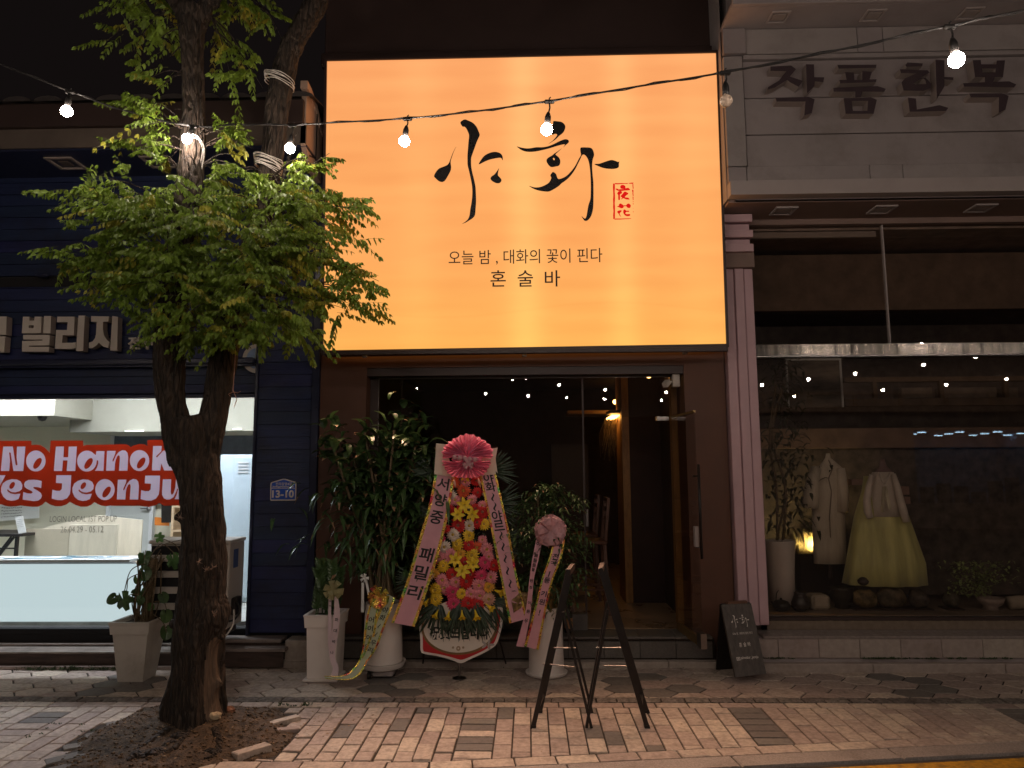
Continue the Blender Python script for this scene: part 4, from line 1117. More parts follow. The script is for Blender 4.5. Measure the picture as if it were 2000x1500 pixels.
# counter
ct = thing('window_counter', 'long white counter with patterned top along the lit window', 'counter', tuple(P(120, 1220, 6.95)))
cx1 = X(268, 1085, 7.05)
zc = Z(100, 1092, 6.95)
b = MB(); b.box(-8, cx1, 6.92, 7.22, zc-.03, zc, .004); b.build('counter_top', M['white'], ct)
b = MB()
for i in range(70):
    x = U(-7.5, cx1-.3); y = U(6.95, 7.2); b.box(x, x+U(.1, .35), y, y+.014, zc+.0005, zc+.0035)
b.build('printed_stripes', mat('teal_print', (.12, .3, .42), .5, var=.2), ct)
b = MB(); b.box(-8, cx1+.02, 6.95, 7.0, zc-.075, zc-.032, .003); b.build('top_rail', mat('grey_rail', (.3, .3, .3), .4), ct)
b = MB(); b.box(-8, X(281, 1150, 6.92), 6.92, 6.94, .295, Z(100, 1102, 6.92), .002); b.build('front_panel', emit('counter_front_glow', (.80, .95, 1.0), .80), ct)  # front panel given an even glow of its own, backlighting assumed
b = MB(); b.bar((cx1-.05, 7.1, zc-.08), (cx1-.05, 7.1, .3), .05); b.build('counter_leg', M['wood'], ct)
# lockers
lk = thing('locker', 'tall pale blue metal locker at the right end of the lit window', 'locker', tuple(P(465, 1080, 8.0)))
x0, x1 = X(428, 950, 7.9), X(499, 950, 7.9)
b = MB(); b.box(x0, x1, 7.9, 8.4, .3, Z(460, 888, 7.9), .006); b.build('locker_body', M['frost'], lk)
b = MB(); xm = x0+.16; b.box(xm, x1-.02, 7.885, 7.899, .35, Z(460, 893, 7.9), .003); b.build('locker_door', M['frost'], lk)
b = MB()
for k in range(4): b.box(xm+.05, x1-.08, 7.878, 7.884, Z(460, 905, 7.9)-k*.035, Z(460, 905, 7.9)-k*.035+.012)
b.build('vent_slot', M['white'], lk)
# condensing unit standing outside on the deck
ac = thing('outdoor_unit', 'tall beige outdoor air conditioner unit with black louvres behind the tree trunk', 'air conditioner', (-2.95, 6.3, .3))
ax0, ax1 = -3.30, -2.60; ay0, ay1 = 6.22, 6.56; az1 = 1.10; az0 = .37
b = MB(); b.box(ax0, ax1, ay0+.03, ay1, az0, az1-.012, .006); b.build('body', mat('beige_enamel', (.52, .46, .40), .4, var=.03), ac)
b = MB(); b.box(ax0-.01, ax1+.01, ay0, ay1+.01, az1-.011, az1+.02, .006); b.build('top_cover', mat('beige_enamel_top', (.55, .5, .44), .4, var=.03), ac)
b = MB(); b.box(ax0+.38, ax1, ay0+.012, ay0+.029, az0+.17, az1-.03, .003); b.build('front_panel', mat('beige_enamel2', (.56, .50, .44), .4, var=.03), ac)
b = MB(); b.box(ax0+.38, ax1, ay0+.012, ay0+.029, az0, az0+.165, .003); b.build('service_panel', mat('beige_enamel2', (.56, .50, .44), .4, var=.03), ac)
b = MB(); b.box(ax1-.13, ax1-.05, ay0+.0, ay0+.011, .79, .80); b.build('hand_slot', M['black'], ac)
b = MB(); b.box(ax0+.01, ax0+.37, ay0+.02, ay0+.029, az0+.01, az1-.03); b.build('louvre_recess', M['blackmat'], ac)
for k in range(5):
    z = az0+.03+k*.135
    b = MB(); b.box(ax0+.01, ax0+.37, ay0-.01, ay0+.018, z, z+.055, .004); b.build('louvre', mat('beige_enamel2', (.5, .45, .4), .4, var=.03) if k == 0 else bpy.data.materials['beige_enamel2.002'] if 'beige_enamel2.002' in bpy.data.materials else M['beige_pot'], ac)
b = MB(); b.box(ax1+.0005, ax1+.003, ay0+.1, ay0+.2, .87, 1.03); b.build('notice_label', mat('blue_notice', (.06, .1, .25), .5), ac)
b = MB(); b.box(ax0+.05, ax0+.12, ay0+.03, ay1, .30, az0-.001); b.box(ax1-.12, ax1-.05, ay0+.03, ay1, .30, az0-.001); b.build('foot_rail', M['brown_dark'], ac)
b = MB(); b.box(ax1+.001, ax1+.05, 6.3, 6.42, .47, .62, .01); b.build('valve_cover', M['black'], ac)
for k, lab in enumerate(('white hose curving from the outdoor unit down to the deck', 'black cable looping beside the outdoor unit valves')):
    b = MB()
    if k == 0: b.tube(catmull([(-2.57, 6.3, .52), (-2.53, 6.2, .42), (-2.58, 6.15, .32), (-2.68, 6.12, .24), (-2.78, 6.13, .19)], 6, False), .0075, 8)
    else: b.tube(catmull([(-2.56, 6.32, .6), (-2.50, 6.26, .52), (-2.54, 6.25, .45), (-2.62, 6.3, .42)], 6, False), .009, 8)
    o = b.build(('hose', 'cable')[k], (M['white_cable'], M['rubber'])[k], smooth=True); props(o, lab, ('hose', 'cable')[k])
# timber deck in front of the window
dk = thing('timber_deck', 'low weathered plank deck under the lit shop window', 'deck', (-4, 6.4, 0))
for i in range(4):
    y0 = 6.40+i*.068
    b = MB(); b.box(-8, -3.0 if i < 3 else -2.2, y0+.002, y0+.066, .125+.02*(i == 3), .142+.02*(i == 3), .003); b.build('plank', M['deck'], dk)
b = MB(); b.box(-8, -3.0, 6.405, 6.43, .02, .124, .003); b.build('riser', M['deck_dark'], dk)
b = MB(); b.box(-8, -2.9, 6.36, 6.40, 0, .03, .003); b.build('foot_course', M['stone_light'], dk)
for k, (x0, x1, y0, y1, z0, z1) in enumerate(((-2.999, -2.13, 6.36, 6.52, .15, .18), (-2.999, -2.2, 6.46, 6.62, .205, .235))):
    b = MB(); b.box(x0, x1, y0, y1, z0, z1, .004); b.build('tread', M['deck'], dk)
    b = MB(); b.box(x0, x1-.02, y0+.015, y0+.03, .02 if k == 0 else .181, z0-.001); b.build('riser', M['deck_dark'], dk)
# address plate
ad = thing('address_plate', 'blue house number plate 13-10 with white border on the navy pillar', 'sign', tuple(P(553, 955, 6.59)))
ZA = lambda Y: (lambda p: P(500+p[0]/15, 900+p[1]/15, Y))
outer = [(440,1170),(415,1150),(420,700),(428,650),(460,625),(780,528),(850,528),(1160,620),(1185,655),(1165,1140),(1140,1165)]
inn_ = [(455,1135),(440,1120),(452,720),(462,665),(490,645),(790,560),(840,560),(1130,645),(1150,670),(1140,1110),(1125,1130)]
b = MB(); b.prism([outer], ZA(6.592), (0, .008, 0)); b.build('white_border', M['letter_cream'], ad)
b = MB(); b.prism([inn_], ZA(6.5895), (0, .002, 0)); b.build('blue_field', mat('plate_blue', (.02, .09, .5), .35, var=.05), ad)
f = ZA(6.588)
b = MB(); b.prism([[(450,798),(1142,798),(1142,812),(450,812)]], f, (0, .001, 0)); b.build('rule', M['letter_cream'], ad)
def atext(body, x0, x1, y0, y1, bold):
    a, c_ = f((x0, y0)), f((x1, y1)); lettering(body, (a+c_)/2, M['letter_cream'], ad, width=c_.x-a.x, height=a.z-c_.z, bold=bold, off=.0012)
atext('13-10', 475, 1108, 862, 1080, .035)
atext('전라감영4길', 575, 1045, 632, 720, .012)
atext('Jeollagamyeong 4-gil', 480, 1112, 728, 792, .02)
# window decal
dcl = thing('window_decal', 'red window decal with fat white words No Hanok Yes JeonJu', 'decal', tuple(P(180, 925, WY-.01)))
ZD = lambda Y: (lambda p: P(p[0]/10, 850+p[1]/10, Y))
RED_OUT = [(-420,110),(612,110),(612,195),(700,185),(790,197),(880,250),(970,345),(990,105),(1620,105),(1620,212),(1690,190),(2380,178),(2470,180),(2520,205),(2555,237),(2600,205),(2720,170),(2820,180),(2880,215),(2880,93),(3720,90),(3720,1370),(3200,1375),(3110,1322),(3020,1375),(2900,1397),(2800,1390),(2720,1375),(2150,1375),(2070,1387),(1980,1375),(1900,1340),(1842,1308),(1780,1360),(1700,1395),(1580,1397),(1480,1365),(1362,1300),(1300,1350),(1200,1387),(1080,1387),(980,1355),(887,1298),(820,1360),(740,1395),(640,1400),(540,1390),(400,1370),(320,1388),(200,1395),(100,1380),(20,1343),(-60,1380),(-300,1392),(-420,1380)]
Nn = [(62,220),(250,220),(305,575),(320,592),(340,575),(322,430),(332,220),(498,220),(455,700),(262,700),(208,345),(190,330),(178,345),(196,490),(180,700),(15,700)]
Hh = [(1090,220),(1250,220),(1240,430),(1330,430),(1340,220),(1502,220),(1470,700),(1300,700),(1318,492),(1232,492),(1215,700),(1050,700)]
oo = lambda cx, cy_: [ellipse(cx, cy_, 191, 206, 0, 40), ellipse(cx+32, cy_+47, 122, 58, -.98, 28)]
stem_a = [(178,310),(342,310),(322,697),(150,697),(190,640),(218,555),(218,495),(190,490),(170,385)]
nn = [(390,305),(562,305),(550,365),(500,480),(496,505),(512,515),(530,480),(565,395),(620,325),(690,292),(750,300),(790,345),(805,430),(790,695),(622,695),(640,450),(636,405),(617,392),(592,410),(562,480),(547,560),(538,695),(370,695)]
kk = [(1290,210),(1460,210),(1450,315),(1345,415),(1365,435),(1490,300),(1642,300),(1590,405),(1680,690),(1505,690),(1450,550),(1432,690),(1265,690)]
ee = [(400,1140),(365,1245),(300,1272),(220,1282),(130,1260),(60,1200),(22,1110),(20,1030),(55,940),(130,885),(230,858),(330,865),(405,905),(440,975),(430,1050),(380,1095),(300,1118),(230,1112),(180,1085),(152,1055),(138,1072),(160,1105),(210,1137),(290,1152)]
ss = [(815,895),(805,1035),(740,1015),(670,1010),(648,1020),(662,1042),(740,1085),(800,1130),(820,1185),(800,1240),(740,1280),(660,1290),(560,1275),(440,1258),(455,1108),(540,1135),(610,1140),(640,1115),(612,1085),(530,1050),(480,1010),(468,960),(490,910),(550,872),(650,868),(740,875)]
JJ = [(1100,780),(1392,780),(1380,1060),(1365,1150),(1310,1230),(1220,1270),(1120,1268),(1010,1240),(1022,1062),(1100,1085),(1170,1085),(1205,1050),(1213,940),(1090,935)]
uu = [(1480,860),(1645,860),(1635,1110),(1642,1150),(1660,1165),(1690,1130),(1722,1020),(1735,860),(1900,860),(1880,1250),(1710,1250),(1752,1160),(1780,1050),(1762,1042),(1742,1100),(1690,1210),(1620,1255),(1560,1262),(1500,1235),(1467,1170),(1465,1080)]
YY = [(-330,780),(-160,780),(-110,900),(-50,780),(110,780),(5,975),(-40,1050),(-60,1270),(-230,1270),(-210,1080)]
sft = lambda l, dx, dy=0: [(p[0]+dx, p[1]+dy) for p in l]
a_out = [(1880,310),(2042,310),(2022,697),(1850,697),(1890,640),(1918,555),(1918,495),(1892,490)]+[(1697+191*math.cos(t), 505+206*math.sin(t)) for t in [.2+(2*math.pi-.75-.2)*i/36 for i in range(37)]]+[(1872,388)]
glyphs = [[Nn], oo(700, 503), [Hh], [a_out, ellipse(1729, 552, 122, 58, -.98, 28)], [sft(nn, 1700)], oo(2725, 495), [sft(kk, 1700)],
          [YY], [ee, ellipse(237, 980, 74, 44, -1.0, 22)], [ss], [JJ], [sft(ee, 1393, 3), ellipse(1627, 986, 74, 44, -1.0, 22)], oo(2050, 1062), [sft(nn, 1910, 562)], [sft(JJ, 1735-1700+1700, 8)], [sft(uu, 1700)]]
b = MB(); b.prism([RED_OUT]+[[(q_[0], q_[1]) for q_ in gl[0]] for gl in glyphs], ZD(WY-.004), (0, .002, 0)); b.build('red_ground', M['red_vinyl'], dcl)
for gl in glyphs:
    for ct_ in gl[1:]:
        b = MB(); b.prism([ct_], ZD(WY-.004), (0, .002, 0)); b.build('letter_counter', M['red_vinyl'], dcl)
for i, gl in enumerate(glyphs):
    b = MB(); b.prism(gl, ZD(WY-.0041), (0, .002, 0)); b.build('white_letter', M['white_vinyl'], dcl)
wt = thing('window_text', 'thin grey popup dates printed on the glass below the decal', 'decal', tuple(P(160, 1020, WY)))
for body, x0, x1, y0, y1 in (('LOGIN LOCAL 1ST POP UP', 98, 228, 1008, 1019), ('26.04.29 - 05.12', 119, 202, 1028, 1040)):
    a, c_ = P(x0, y0, WY-.002), P(x1, y1, WY-.002)
    lettering(body, (a+c_)/2, M['grey_vinyl'], wt, width=c_.x-a.x, height=a.z-c_.z, bold=.0)
# ================================================================== HANBOK SHOP (right)
hs_ = thing('hanbok_shop', 'grey panelled shop front with dark show window and pink column', 'building', (4, 6.6, 0))
RX = 9.0
# fascia panels
def panel(name, px0, py0, px1, py1, Y, th, mt, par=hs_, x1=None, c=.003, z0=None, z1=None):
    a, b_ = P(px0, py0, Y), P(px1, py1, Y)
    b = MB(); b.box(a.x, x1 if x1 is not None else b_.x, Y, Y+th, z0 if z0 is not None else b_.z, z1 if z1 is not None else a.z, c)
    return b.build(name, mt, par)
FX = 1.80
b = MB(); b.box(1.87, RX, 6.16, 6.9, 4.08, 9.0); b.build('backing_wall', M['panel_grey'], hs_)
zs = [4.245, 4.385, 4.69, 5.04, 5.44, 5.485, 5.735]
G_ = .003
M['pgr'] = mat('grey_panel_b', (.33, .285, .275), .62, var=.06, scale=2, bump=.06, bscale=50, dirt=(.2, .165, .15, 2.2, .6), rand=.05)
def pan(x0, x1, z0, z1, Y, nm='panel', mt='pgr', th=.05, c=.002):
    b = MB(); b.box(x0+G_, x1-G_, Y, Y+th, z0+G_, z1-G_, c); b.build(nm, M[mt], hs_)
# bottom projecting ledge, rows of panels, recessed lettering field
pan(1.795, RX, 4.10, 4.235, 6.04, 'ledge', 'panel_trim', .12)
pan(1.80, 1.965, 4.24, 4.385, 6.10, 'panel'); pan(1.965, 3.05, 4.24, 4.385, 6.10); pan(3.05, 3.34, 4.24, 4.385, 6.10); pan(3.34, RX, 4.24, 4.385, 6.10)
pan(1.80, 1.975, 4.39, 5.44, 6.10, 'upright_panel')
pan(1.98, RX, 4.39, 4.69, 6.125); pan(1.98, RX, 4.695, 5.04, 6.125); pan(1.98, RX, 5.045, 5.40, 6.125)
pan(1.98, RX, 5.405, 5.45, 6.10, 'panel_strip')
pan(1.80, 2.01, 5.455, 5.70, 6.08); pan(2.01, 3.02, 5.455, 5.70, 6.10); pan(3.02, 3.25, 5.455, 5.70, 6.10); pan(3.25, 4.85, 5.455, 5.70, 6.10); pan(4.85, RX, 5.455, 5.70, 6.10)
b = MB(); b.box(1.80, RX, 5.79, 6.15, 5.705, 5.75, .004); b.build('cornice_soffit', M['panel_grey'], hs_)
b = MB(); b.box(1.80, RX, 5.74, 5.78, 5.70, 6.2, .004); b.build('cornice_face', M['panel_grey'], hs_)
b = MB(); b.box(1.7945, 1.7995, 6.15, 6.9, 4.1, 9); b.build('end_wall', M['panel_grey'], hs_)
b = MB(); b.box(1.81, RX, 6.16, 6.62, 4.075, 4.099); b.build('soffit', M['soffit'], hs_)
b = MB(); b.box(1.81, RX, 6.6, 6.70, 4.02, 4.074); b.build('window_head', M['soffit'], hs_)
# small square lights
def sqlight(cx, cy0, z, lab, grp, w=.1):
    t = thing('downlight', lab, 'lamp', (cx, cy0, z), group=grp)
    b = MB()
    for x0, x1, y0, y1 in ((-w, w, -w, -w*.78), (-w, w, w*.78, w), (-w, -w*.78, -w*.78, w*.78), (w*.78, w, -w*.78, w*.78)): b.box(cx+x0, cx+x1, cy0+y0, cy0+y1, z-.016, z-.001, .002)
    b.build('frame', M['panel_trim'], t)
    b = MB(); b.box(cx-w*.7, cx+w*.7, cy0-w*.5, cy0+w*.5, z-.013, z-.001, .003); b.build('lens', M['letter_side'], t)
for i, px in enumerate((1530, 1722, 1915)):
    c = P(px, 404, 6.36); sqlight(c.x, 6.36, 4.075, ('unlit downlight under the ledge nearest the orange sign', 'unlit downlight under the ledge, middle of three', 'unlit downlight under the ledge farthest from the orange sign')[i], 'unlit downlights under the ledge')
for i, px in enumerate((1520, 1705, 1895)):
    c = P(px, 27, 5.93); sqlight(c.x, 5.93, 5.705, ('unlit downlight in the top cornice nearest the orange sign', 'unlit downlight in the top cornice, middle of three', 'unlit downlight in the top cornice farthest from the orange sign')[i], 'unlit downlights in the top cornice', .085)
# raised letters
hl = thing('hanbok_lettering', 'dark raised Korean shop name letters on the grey panels', 'sign', tuple(P(1740, 170, 6.05)))
ZR = lambda Y: (lambda p: P(1480+p[0]/3.846, 100+p[1]/3.846, Y))
RL = {'first': [[[(95,115),(250,107),(288,135),(240,190),(338,222),(308,268),(240,232),(222,215),(130,272),(72,290),(78,270),(160,220),(215,150),(95,148)]],
  [[(362,98),(422,98),(424,195),(500,196),(492,233),(428,226),(425,262),(370,318)]], [[(133,352),(380,342),(427,362),(405,465),(350,482),(358,378),(142,378)]]],
 'second': [[[(598,103),(892,101),(888,125),(608,131)]], [[(655,158),(722,160),(726,216),(785,216),(785,150),(858,155),(840,212),(893,210),(888,232),(620,242),(612,217),(668,216)]],
  [[(567,275),(900,262),(962,282),(950,305),(786,304),(775,345),(733,350),(732,304),(570,304)]], [[(645,352),(735,352),(850,345),(895,365),(870,470),(660,470)], [(705,375),(715,448),(822,448),(828,373)]]],
 'third': [[[(1125,84),(1240,92),(1235,112),(1120,118),(1108,105)]], [[(1068,135),(1200,142),(1275,142),(1292,160),(1225,198),(1262,200),(1305,245),(1298,280),(1240,298),(1095,295),(1080,235),(1105,205),(1190,168),(1075,165)], [(1232,205),(1168,240),(1185,250),(1265,247),(1262,222),(1245,205)]],
  [[(1335,63),(1402,68),(1402,192),(1470,196),(1468,218),(1402,212),(1402,265),(1345,360)]], [[(1127,348),(1188,355),(1195,438),(1365,405),(1432,425),(1415,448),(1142,455)]]],
 'fourth': [[[(1615,68),(1675,65),(1678,98),(1792,98),(1795,70),(1858,68),(1842,195),(1782,195),(1768,230),(1890,226),(1942,250),(1925,272),(1550,266),(1542,240),(1708,233),(1705,195),(1632,195)], [(1685,130),(1688,160),(1785,160),(1788,130)]],
  [[(1588,318),(1830,315),(1885,335),(1860,440),(1810,462),(1812,345),(1600,347)]]]}
for key, lps in RL.items():
    for loops in lps:
        b = MB(); b.prism([loops[0]]+loops[1:], ZR(6.03), (0, .095, 0))
        o = b.build('raised_letter', [M['letter_brown'], M['letter_side']], hl)
        for f in o.data.polygons: f.material_index = 0 if abs(f.normal.y) > .9 else 1
# pink column
pc = thing('pink_column', 'pink grooved column with stepped capital between bar and hanbok shop', 'column', (1.97, 6.5, .3))
b = MB()
for x0, x1, y in ((1.845, 1.93, 6.52), (1.937, 2.02, 6.505), (2.027, 2.11, 6.52)): b.box(x0, x1, y, 6.7, .34, 3.57, .006)
b.build('shaft', M['pink'], pc)
b = MB(); b.box(1.85, 2.105, 6.54, 6.7, .34, 3.56); b.build('groove_back', M['pink'], pc)
for k, (y0, y1, ex) in enumerate(((418, 433, 0), (435, 447, -.02), (449, 463, 0), (465, 474, -.02), (476, 491, .0))):
    z1_, z0_ = Z(1440, y0, 6.42), Z(1440, y1, 6.42)
    b = MB(); b.box(1.835, 2.10+ex, 6.42-ex*2 if ex < 0 else 6.42, 6.7, z0_, z1_, .004); b.build('capital_slab', M['pink'], pc)
b = MB(); b.box(1.84, 2.115, 6.47, 6.7, 3.571, 3.72); b.box(1.84, 2.115, 6.5, 6.7, Z(1440, 416, 6.42), 4.07); b.build('capital_neck', M['soffit'], pc)
# show window
b = MB(); b.box(2.12, RX, 6.66, 6.67, .37, 2.74); b.build('lower_pane', M['glass_dark'], hs_)
b = MB(); b.box(2.12, 3.395, 6.66, 6.67, 2.87, 4.02); b.build('upper_pane', M['glass_dark'], hs_)
b = MB(); b.box(3.405, RX, 6.66, 6.67, 2.87, 4.02); b.build('upper_pane', M['glass_dark'], hs_)
b = MB(); b.box(3.394, 3.406, 6.64, 6.675, 2.87, 4.02); b.build('glass_joint', M['panel_trim'], hs_)
b = MB(); b.box(2.115, RX, 6.60, 6.68, 2.752, 2.865, .004); b.build('steel_band', M['steel'], hs_)
b = MB(); b.box(2.115, RX, 6.59, 6.69, 2.742, 2.751); b.build('band_lip', M['chrome'], hs_)
b = MB(); b.box(2.16, 3.38, 6.72, 6.76, 3.93, 3.99, .005); b.build('shutter_rail', M['letter_side'], hs_)
b = MB(); b.box(2.115, RX, 6.62, 6.70, .362, .385, .002); b.build('window_sill_trim', M['brown_dark'], hs_)
b = MB(); b.box(2.115, RX, 6.60, 6.64, .285, .361); b.build('sill_face', mat('brown_granite', (.2, .15, .11), .22, var=.12, scale=20), hs_)
b = MB(); b.box(2.0, RX, 6.36, 6.599, .26, .284, .004); b.build('granite_ledge', M['granite_sill'], hs_)
x = 1.83
for w in (.29, .345, .345, .345, .345, .345, .345, .345, .345, .345, .345, .345):
    b = MB(); b.box(x+.002, x+w-.002, 6.35, 6.37, .105, .259, .003); b.build('plinth_tile', M['stone_light'], hs_); x += w
b = MB(); b.box(1.83, RX, 6.371, 6.64, 0, .259); b.build('plinth_core', M['panel_grey'], hs_)
x = 1.79
while x < 6:
    b = MB(); b.box(x+.002, x+1.1-.002, 6.30, 6.37, -.02, .07, .006); b.build('base_stone', M['stone_light'], hs_); x += 1.1
# interior
b = MB(); b.box(2.12, RX, 6.70, 7.3, .33, .39); b.build('display_floor', mat('display_floor', (.26, .2, .16), .4, var=.2), hs_)
b = MB(); b.box(2.0, RX, 7.3, 11.5, .2, .3); b.build('floor', mat('display_floor', (.26, .2, .16), .4, var=.2), hs_)
b = MB(); b.box(2.0, 2.1, 6.72, 11.6, .2, 4.1); b.box(2.1, RX, 11.4, 11.5, .2, 4.1); b.box(RX, RX+.1, 6.72, 11.6, .2, 4.1); b.build('inner_wall', mat('umber_wall', (.27, .21, .18), .8), hs_)
b = MB(); b.box(2.0, RX, 6.72, 11.5, 4.0, 4.06); b.build('ceiling', mat('dim_ceiling', (.4, .32, .28), .8), hs_)
b = MB(); b.box(2.2, 6.6, 7.35, 7.5, 3.35, 3.95); b.build('valance', mat('brown_valance', (.19, .13, .095), .7), hs_)
b = MB(); b.box(2.25, RX, 8.0, 8.06, .35, 2.15); b.build('display_screen', mat('dark_screen', (.11, .085, .07), .7, var=.4, scale=9), hs_)
b = MB(); b.box(2.25, RX, 7.9, 7.99, 1.93, 2.15, .004); b.build('screen_beam', mat('brown_beam', (.22, .14, .1), .6), hs_)
for i, (px, py, Y) in enumerate(((1568, 553, 8.6), (1748, 548, 8.6), (1968, 590, 8.6), (1512, 595, 9.6), (1675, 592, 9.6))):
    c = P(px, py, Y)
    t = thing('ceiling_panel_light', 'unlit round ceiling fitting inside the hanbok shop, ' + ('front left', 'front middle', 'front right', 'rear left', 'rear middle')[i], 'lamp', (c.x, Y, 4.0), group='unlit ceiling fittings in the hanbok shop')
    b = MB(); b.box(c.x-.38, c.x+.38, Y-.25, Y+.25, 3.985, 3.999, .003); b.build('panel', mat('fitting_panel', (.4, .33, .3), .6), t)
    b = MB(); b.lathe((c.x, Y, 3.93), [(.10, 0), (.14, .02), (.14, .054)], 20); b.build('round_lens', M['letter_side'], t)
# framed picture
fp = thing('framed_picture', 'dark landscape picture in a thin white frame high behind the shop glass', 'picture', tuple(P(1592, 740, 8.5)))
a, c = P(1534, 700, 8.2), P(1648, 778, 8.2)
b = MB()
b.box(a.x, c.x, 8.2, 8.23, a.z-.025, a.z, .003); b.box(c.x-.022, c.x, 8.2, 8.23, c.z-.1, a.z-.026, .003); b.box(a.x, a.x+.02, 8.2, 8.23, c.z-.1, a.z-.026, .003); b.build('frame', M['white'], fp)
b = MB(); b.box(a.x+.02, c.x-.02, 8.215, 8.225, c.z-.1, a.z-.026); b.build('print', mat('dim_landscape', (.16, .13, .1), .6, var=.8, scale=2.2, stretch=(.6, 1, 2)), fp)
# across the room: wooden rail shelf
rs = thing('wall_shelf', 'long wooden rail with dark brackets across the back of the hanbok shop', 'shelf', tuple(P(1800, 760, 9)))
b = MB(); b.box(X(1650, 740, 9), RX-.1, 9.0, 9.08, Z(1800, 745, 9), Z(1800, 736, 9)); b.box(X(1650, 780, 9), RX-.1, 9.0, 9.08, Z(1800, 792, 9), Z(1800, 778, 9)); b.build('rail', mat('rail_wood', (.3, .2, .13), .6), rs)
b = MB()
for px in (1706, 1836, 1962): b.bar(P(px, 745, 9.03), P(px+3, 778, 9.03), .05)
b.build('post', mat('rail_wood2', (.28, .19, .12), .6), rs)
for px0, px1 in ((1760, 1822), (1842, 1948), (1964, 1990)):
    t = thing('shelf_box', 'pale flat box on the high back rail, %s' % {1760: 'left of three', 1842: 'widest in the middle', 1964: 'rightmost'}[px0], 'box', tuple(P(px0, 778, 9.2)), group='pale boxes on the high rail')
    a, c = P(px0, 757, 9.15), P(px1, 777, 9.15); b = MB(); b.box(a.x, c.x, 9.15, 9.35, c.z, a.z, .005); b.build('box_body', mat('dim_box', (.38, .3, .24), .7), t)

# ---------------- mannequins in hanbok
def skirt_loops(c, prof, n, wob=0.0, ph=0, sy=.75, folds=9):
    lps = []
    for r, z in prof:
        lp = []
        for k in range(n):
            a = 2*math.pi*k/n
            q = r*(1+wob*(r/prof[0][0])*math.sin(a*folds+ph+z*1.2))
            lp.append((c[0]+q*math.cos(a), c[1]+q*sy*math.sin(a), z))
        lps.append(lp)
    return lps
MX = P(1722, 1140, 7.15).x
mh = thing('hanbok_mannequin', 'mannequin in a sheer white jacket and long full yellow green hanbok skirt', 'mannequin', (MX+.03, 7.1, .39))
zf = lambda py, Y=7.05: Z(1730, py, Y)
xf = lambda px, py, Y=7.05: X(px, py, Y)
loops = []
rows = [(1142, 1655, 1818), (1100, 1662, 1814), (1060, 1668, 1800), (1010, 1676, 1782), (960, 1690, 1764), (930, 1694, 1752)]
n = 56
for py, a_, b_ in rows:
    x0, x1 = xf(a_, py), xf(b_, py); cx = (x0+x1)/2; r = (x1-x0)/2; z = zf(py)
    t = (py-930)/212
    loops.append([(cx+r*(1+.035*t*math.sin(9*k*2*math.pi/n+1))*math.cos(2*math.pi*k/n), 7.12+r*.55*(1+.08*t*math.sin(11*k*2*math.pi/n))*math.sin(2*math.pi*k/n), z) for k in range(n)])
b = MB(); b.loft(loops[:], True); b.build('skirt', mat('yellow_silk', (.66, .64, .26), .5, var=.15, scale=3, stretch=(5, 5, .4), sheen=.4), mh, smooth=True)
Yt = 7.08
def torso(rows, ysc=.55, n=28, Y=Yt):
    lp = []
    for py, a_, b_ in rows:
        x0, x1 = xf(a_, py, Y), xf(b_, py, Y); cx = (x0+x1)/2; r = (x1-x0)/2
        lp.append([(cx+r*math.cos(2*math.pi*k/n), Y+r*ysc*math.sin(2*math.pi*k/n), zf(py, Y)) for k in range(n)])
    return lp
b = MB(); b.loft(torso([(950, 1700, 1752), (935, 1703, 1748), (925, 1704, 1744), (918, 1712, 1740), (912, 1717, 1733), (903, 1718, 1729), (897, 1719, 1728)])); b.build('body', mat('mannequin_plum', (.2, .13, .13), .5), mh, smooth=True)
jk = mat('sheer_white_silk', (.8, .72, .64), .5, var=.1, scale=9, sheen=.3, trans=.2)
b = MB(); b.loft(torso([(1008, 1687, 1768), (985, 1692, 1760), (958, 1697, 1754), (935, 1698, 1752), (922, 1704, 1744)], .6)); b.build('jacket_body', jk, mh, smooth=True)
for s_, pts in ((-1, [(1703, 928), (1697, 950), (1693, 975), (1695, 1000), (1700, 1012)]), (1, [(1744, 926), (1752, 950), (1758, 975), (1765, 1000), (1770, 1020)])):
    b = MB(); b.tube([P(px, py, 7.0-(.02*i)) for i, (px, py) in enumerate(pts)], [.025, .03, .034, .036, .03], 14); b.build('sleeve', jk, mh, smooth=True)
b = MB()
for (p0, p1) in (((1716, 922), (1726, 945)), ((1740, 922), (1727, 945))): b.bar(P(p0[0], p0[1], 6.965), P(p1[0], p1[1], 6.955), .03, .008)
b.build('collar', mat('collar_white', (.7, .64, .58), .5), mh)
b = MB(); b.bar(P(1727, 950, 6.95), P(1723, 1000, 6.93), .035, .006); b.bar(P(1729, 950, 6.95), P(1738, 995, 6.93), .03, .006); b.build('ribbon_tie', mat('sash_cream', (.6, .55, .42), .5), mh)
mm = thing('coat_mannequin', 'mannequin in a long off-white mens coat beside the potted tree', 'mannequin', tuple(P(1625, 1100, 7.35)))
Y2 = 7.35
cm_ = mat('offwhite_ramie', (.68, .61, .5), .7, var=.12, scale=5, stretch=(4, 4, .5), sheen=.2)
b = MB(); b.loft(torso([(1100, 1590, 1652), (1062, 1588, 1652), (1010, 1586, 1650), (960, 1588, 1648), (930, 1592, 1646), (912, 1597, 1643), (902, 1606, 1632), (893, 1612, 1622), (885, 1613, 1621)], .5, 32, Y2)); b.build('coat', cm_, mm, smooth=True)
b = MB(); b.tube([P(1594, 915, Y2-.05), P(1587, 940, Y2-.1), P(1583, 970, Y2-.12), P(1582, 990, Y2-.1)], [.05, .06, .075, .085], 14); b.build('sleeve', cm_, mm, smooth=True)
b = MB(); b.tube([P(1641, 915, Y2-.04), P(1645, 950, Y2-.06), P(1646, 1000, Y2-.06)], [.045, .055, .06], 12); b.build('sleeve', cm_, mm, smooth=True)
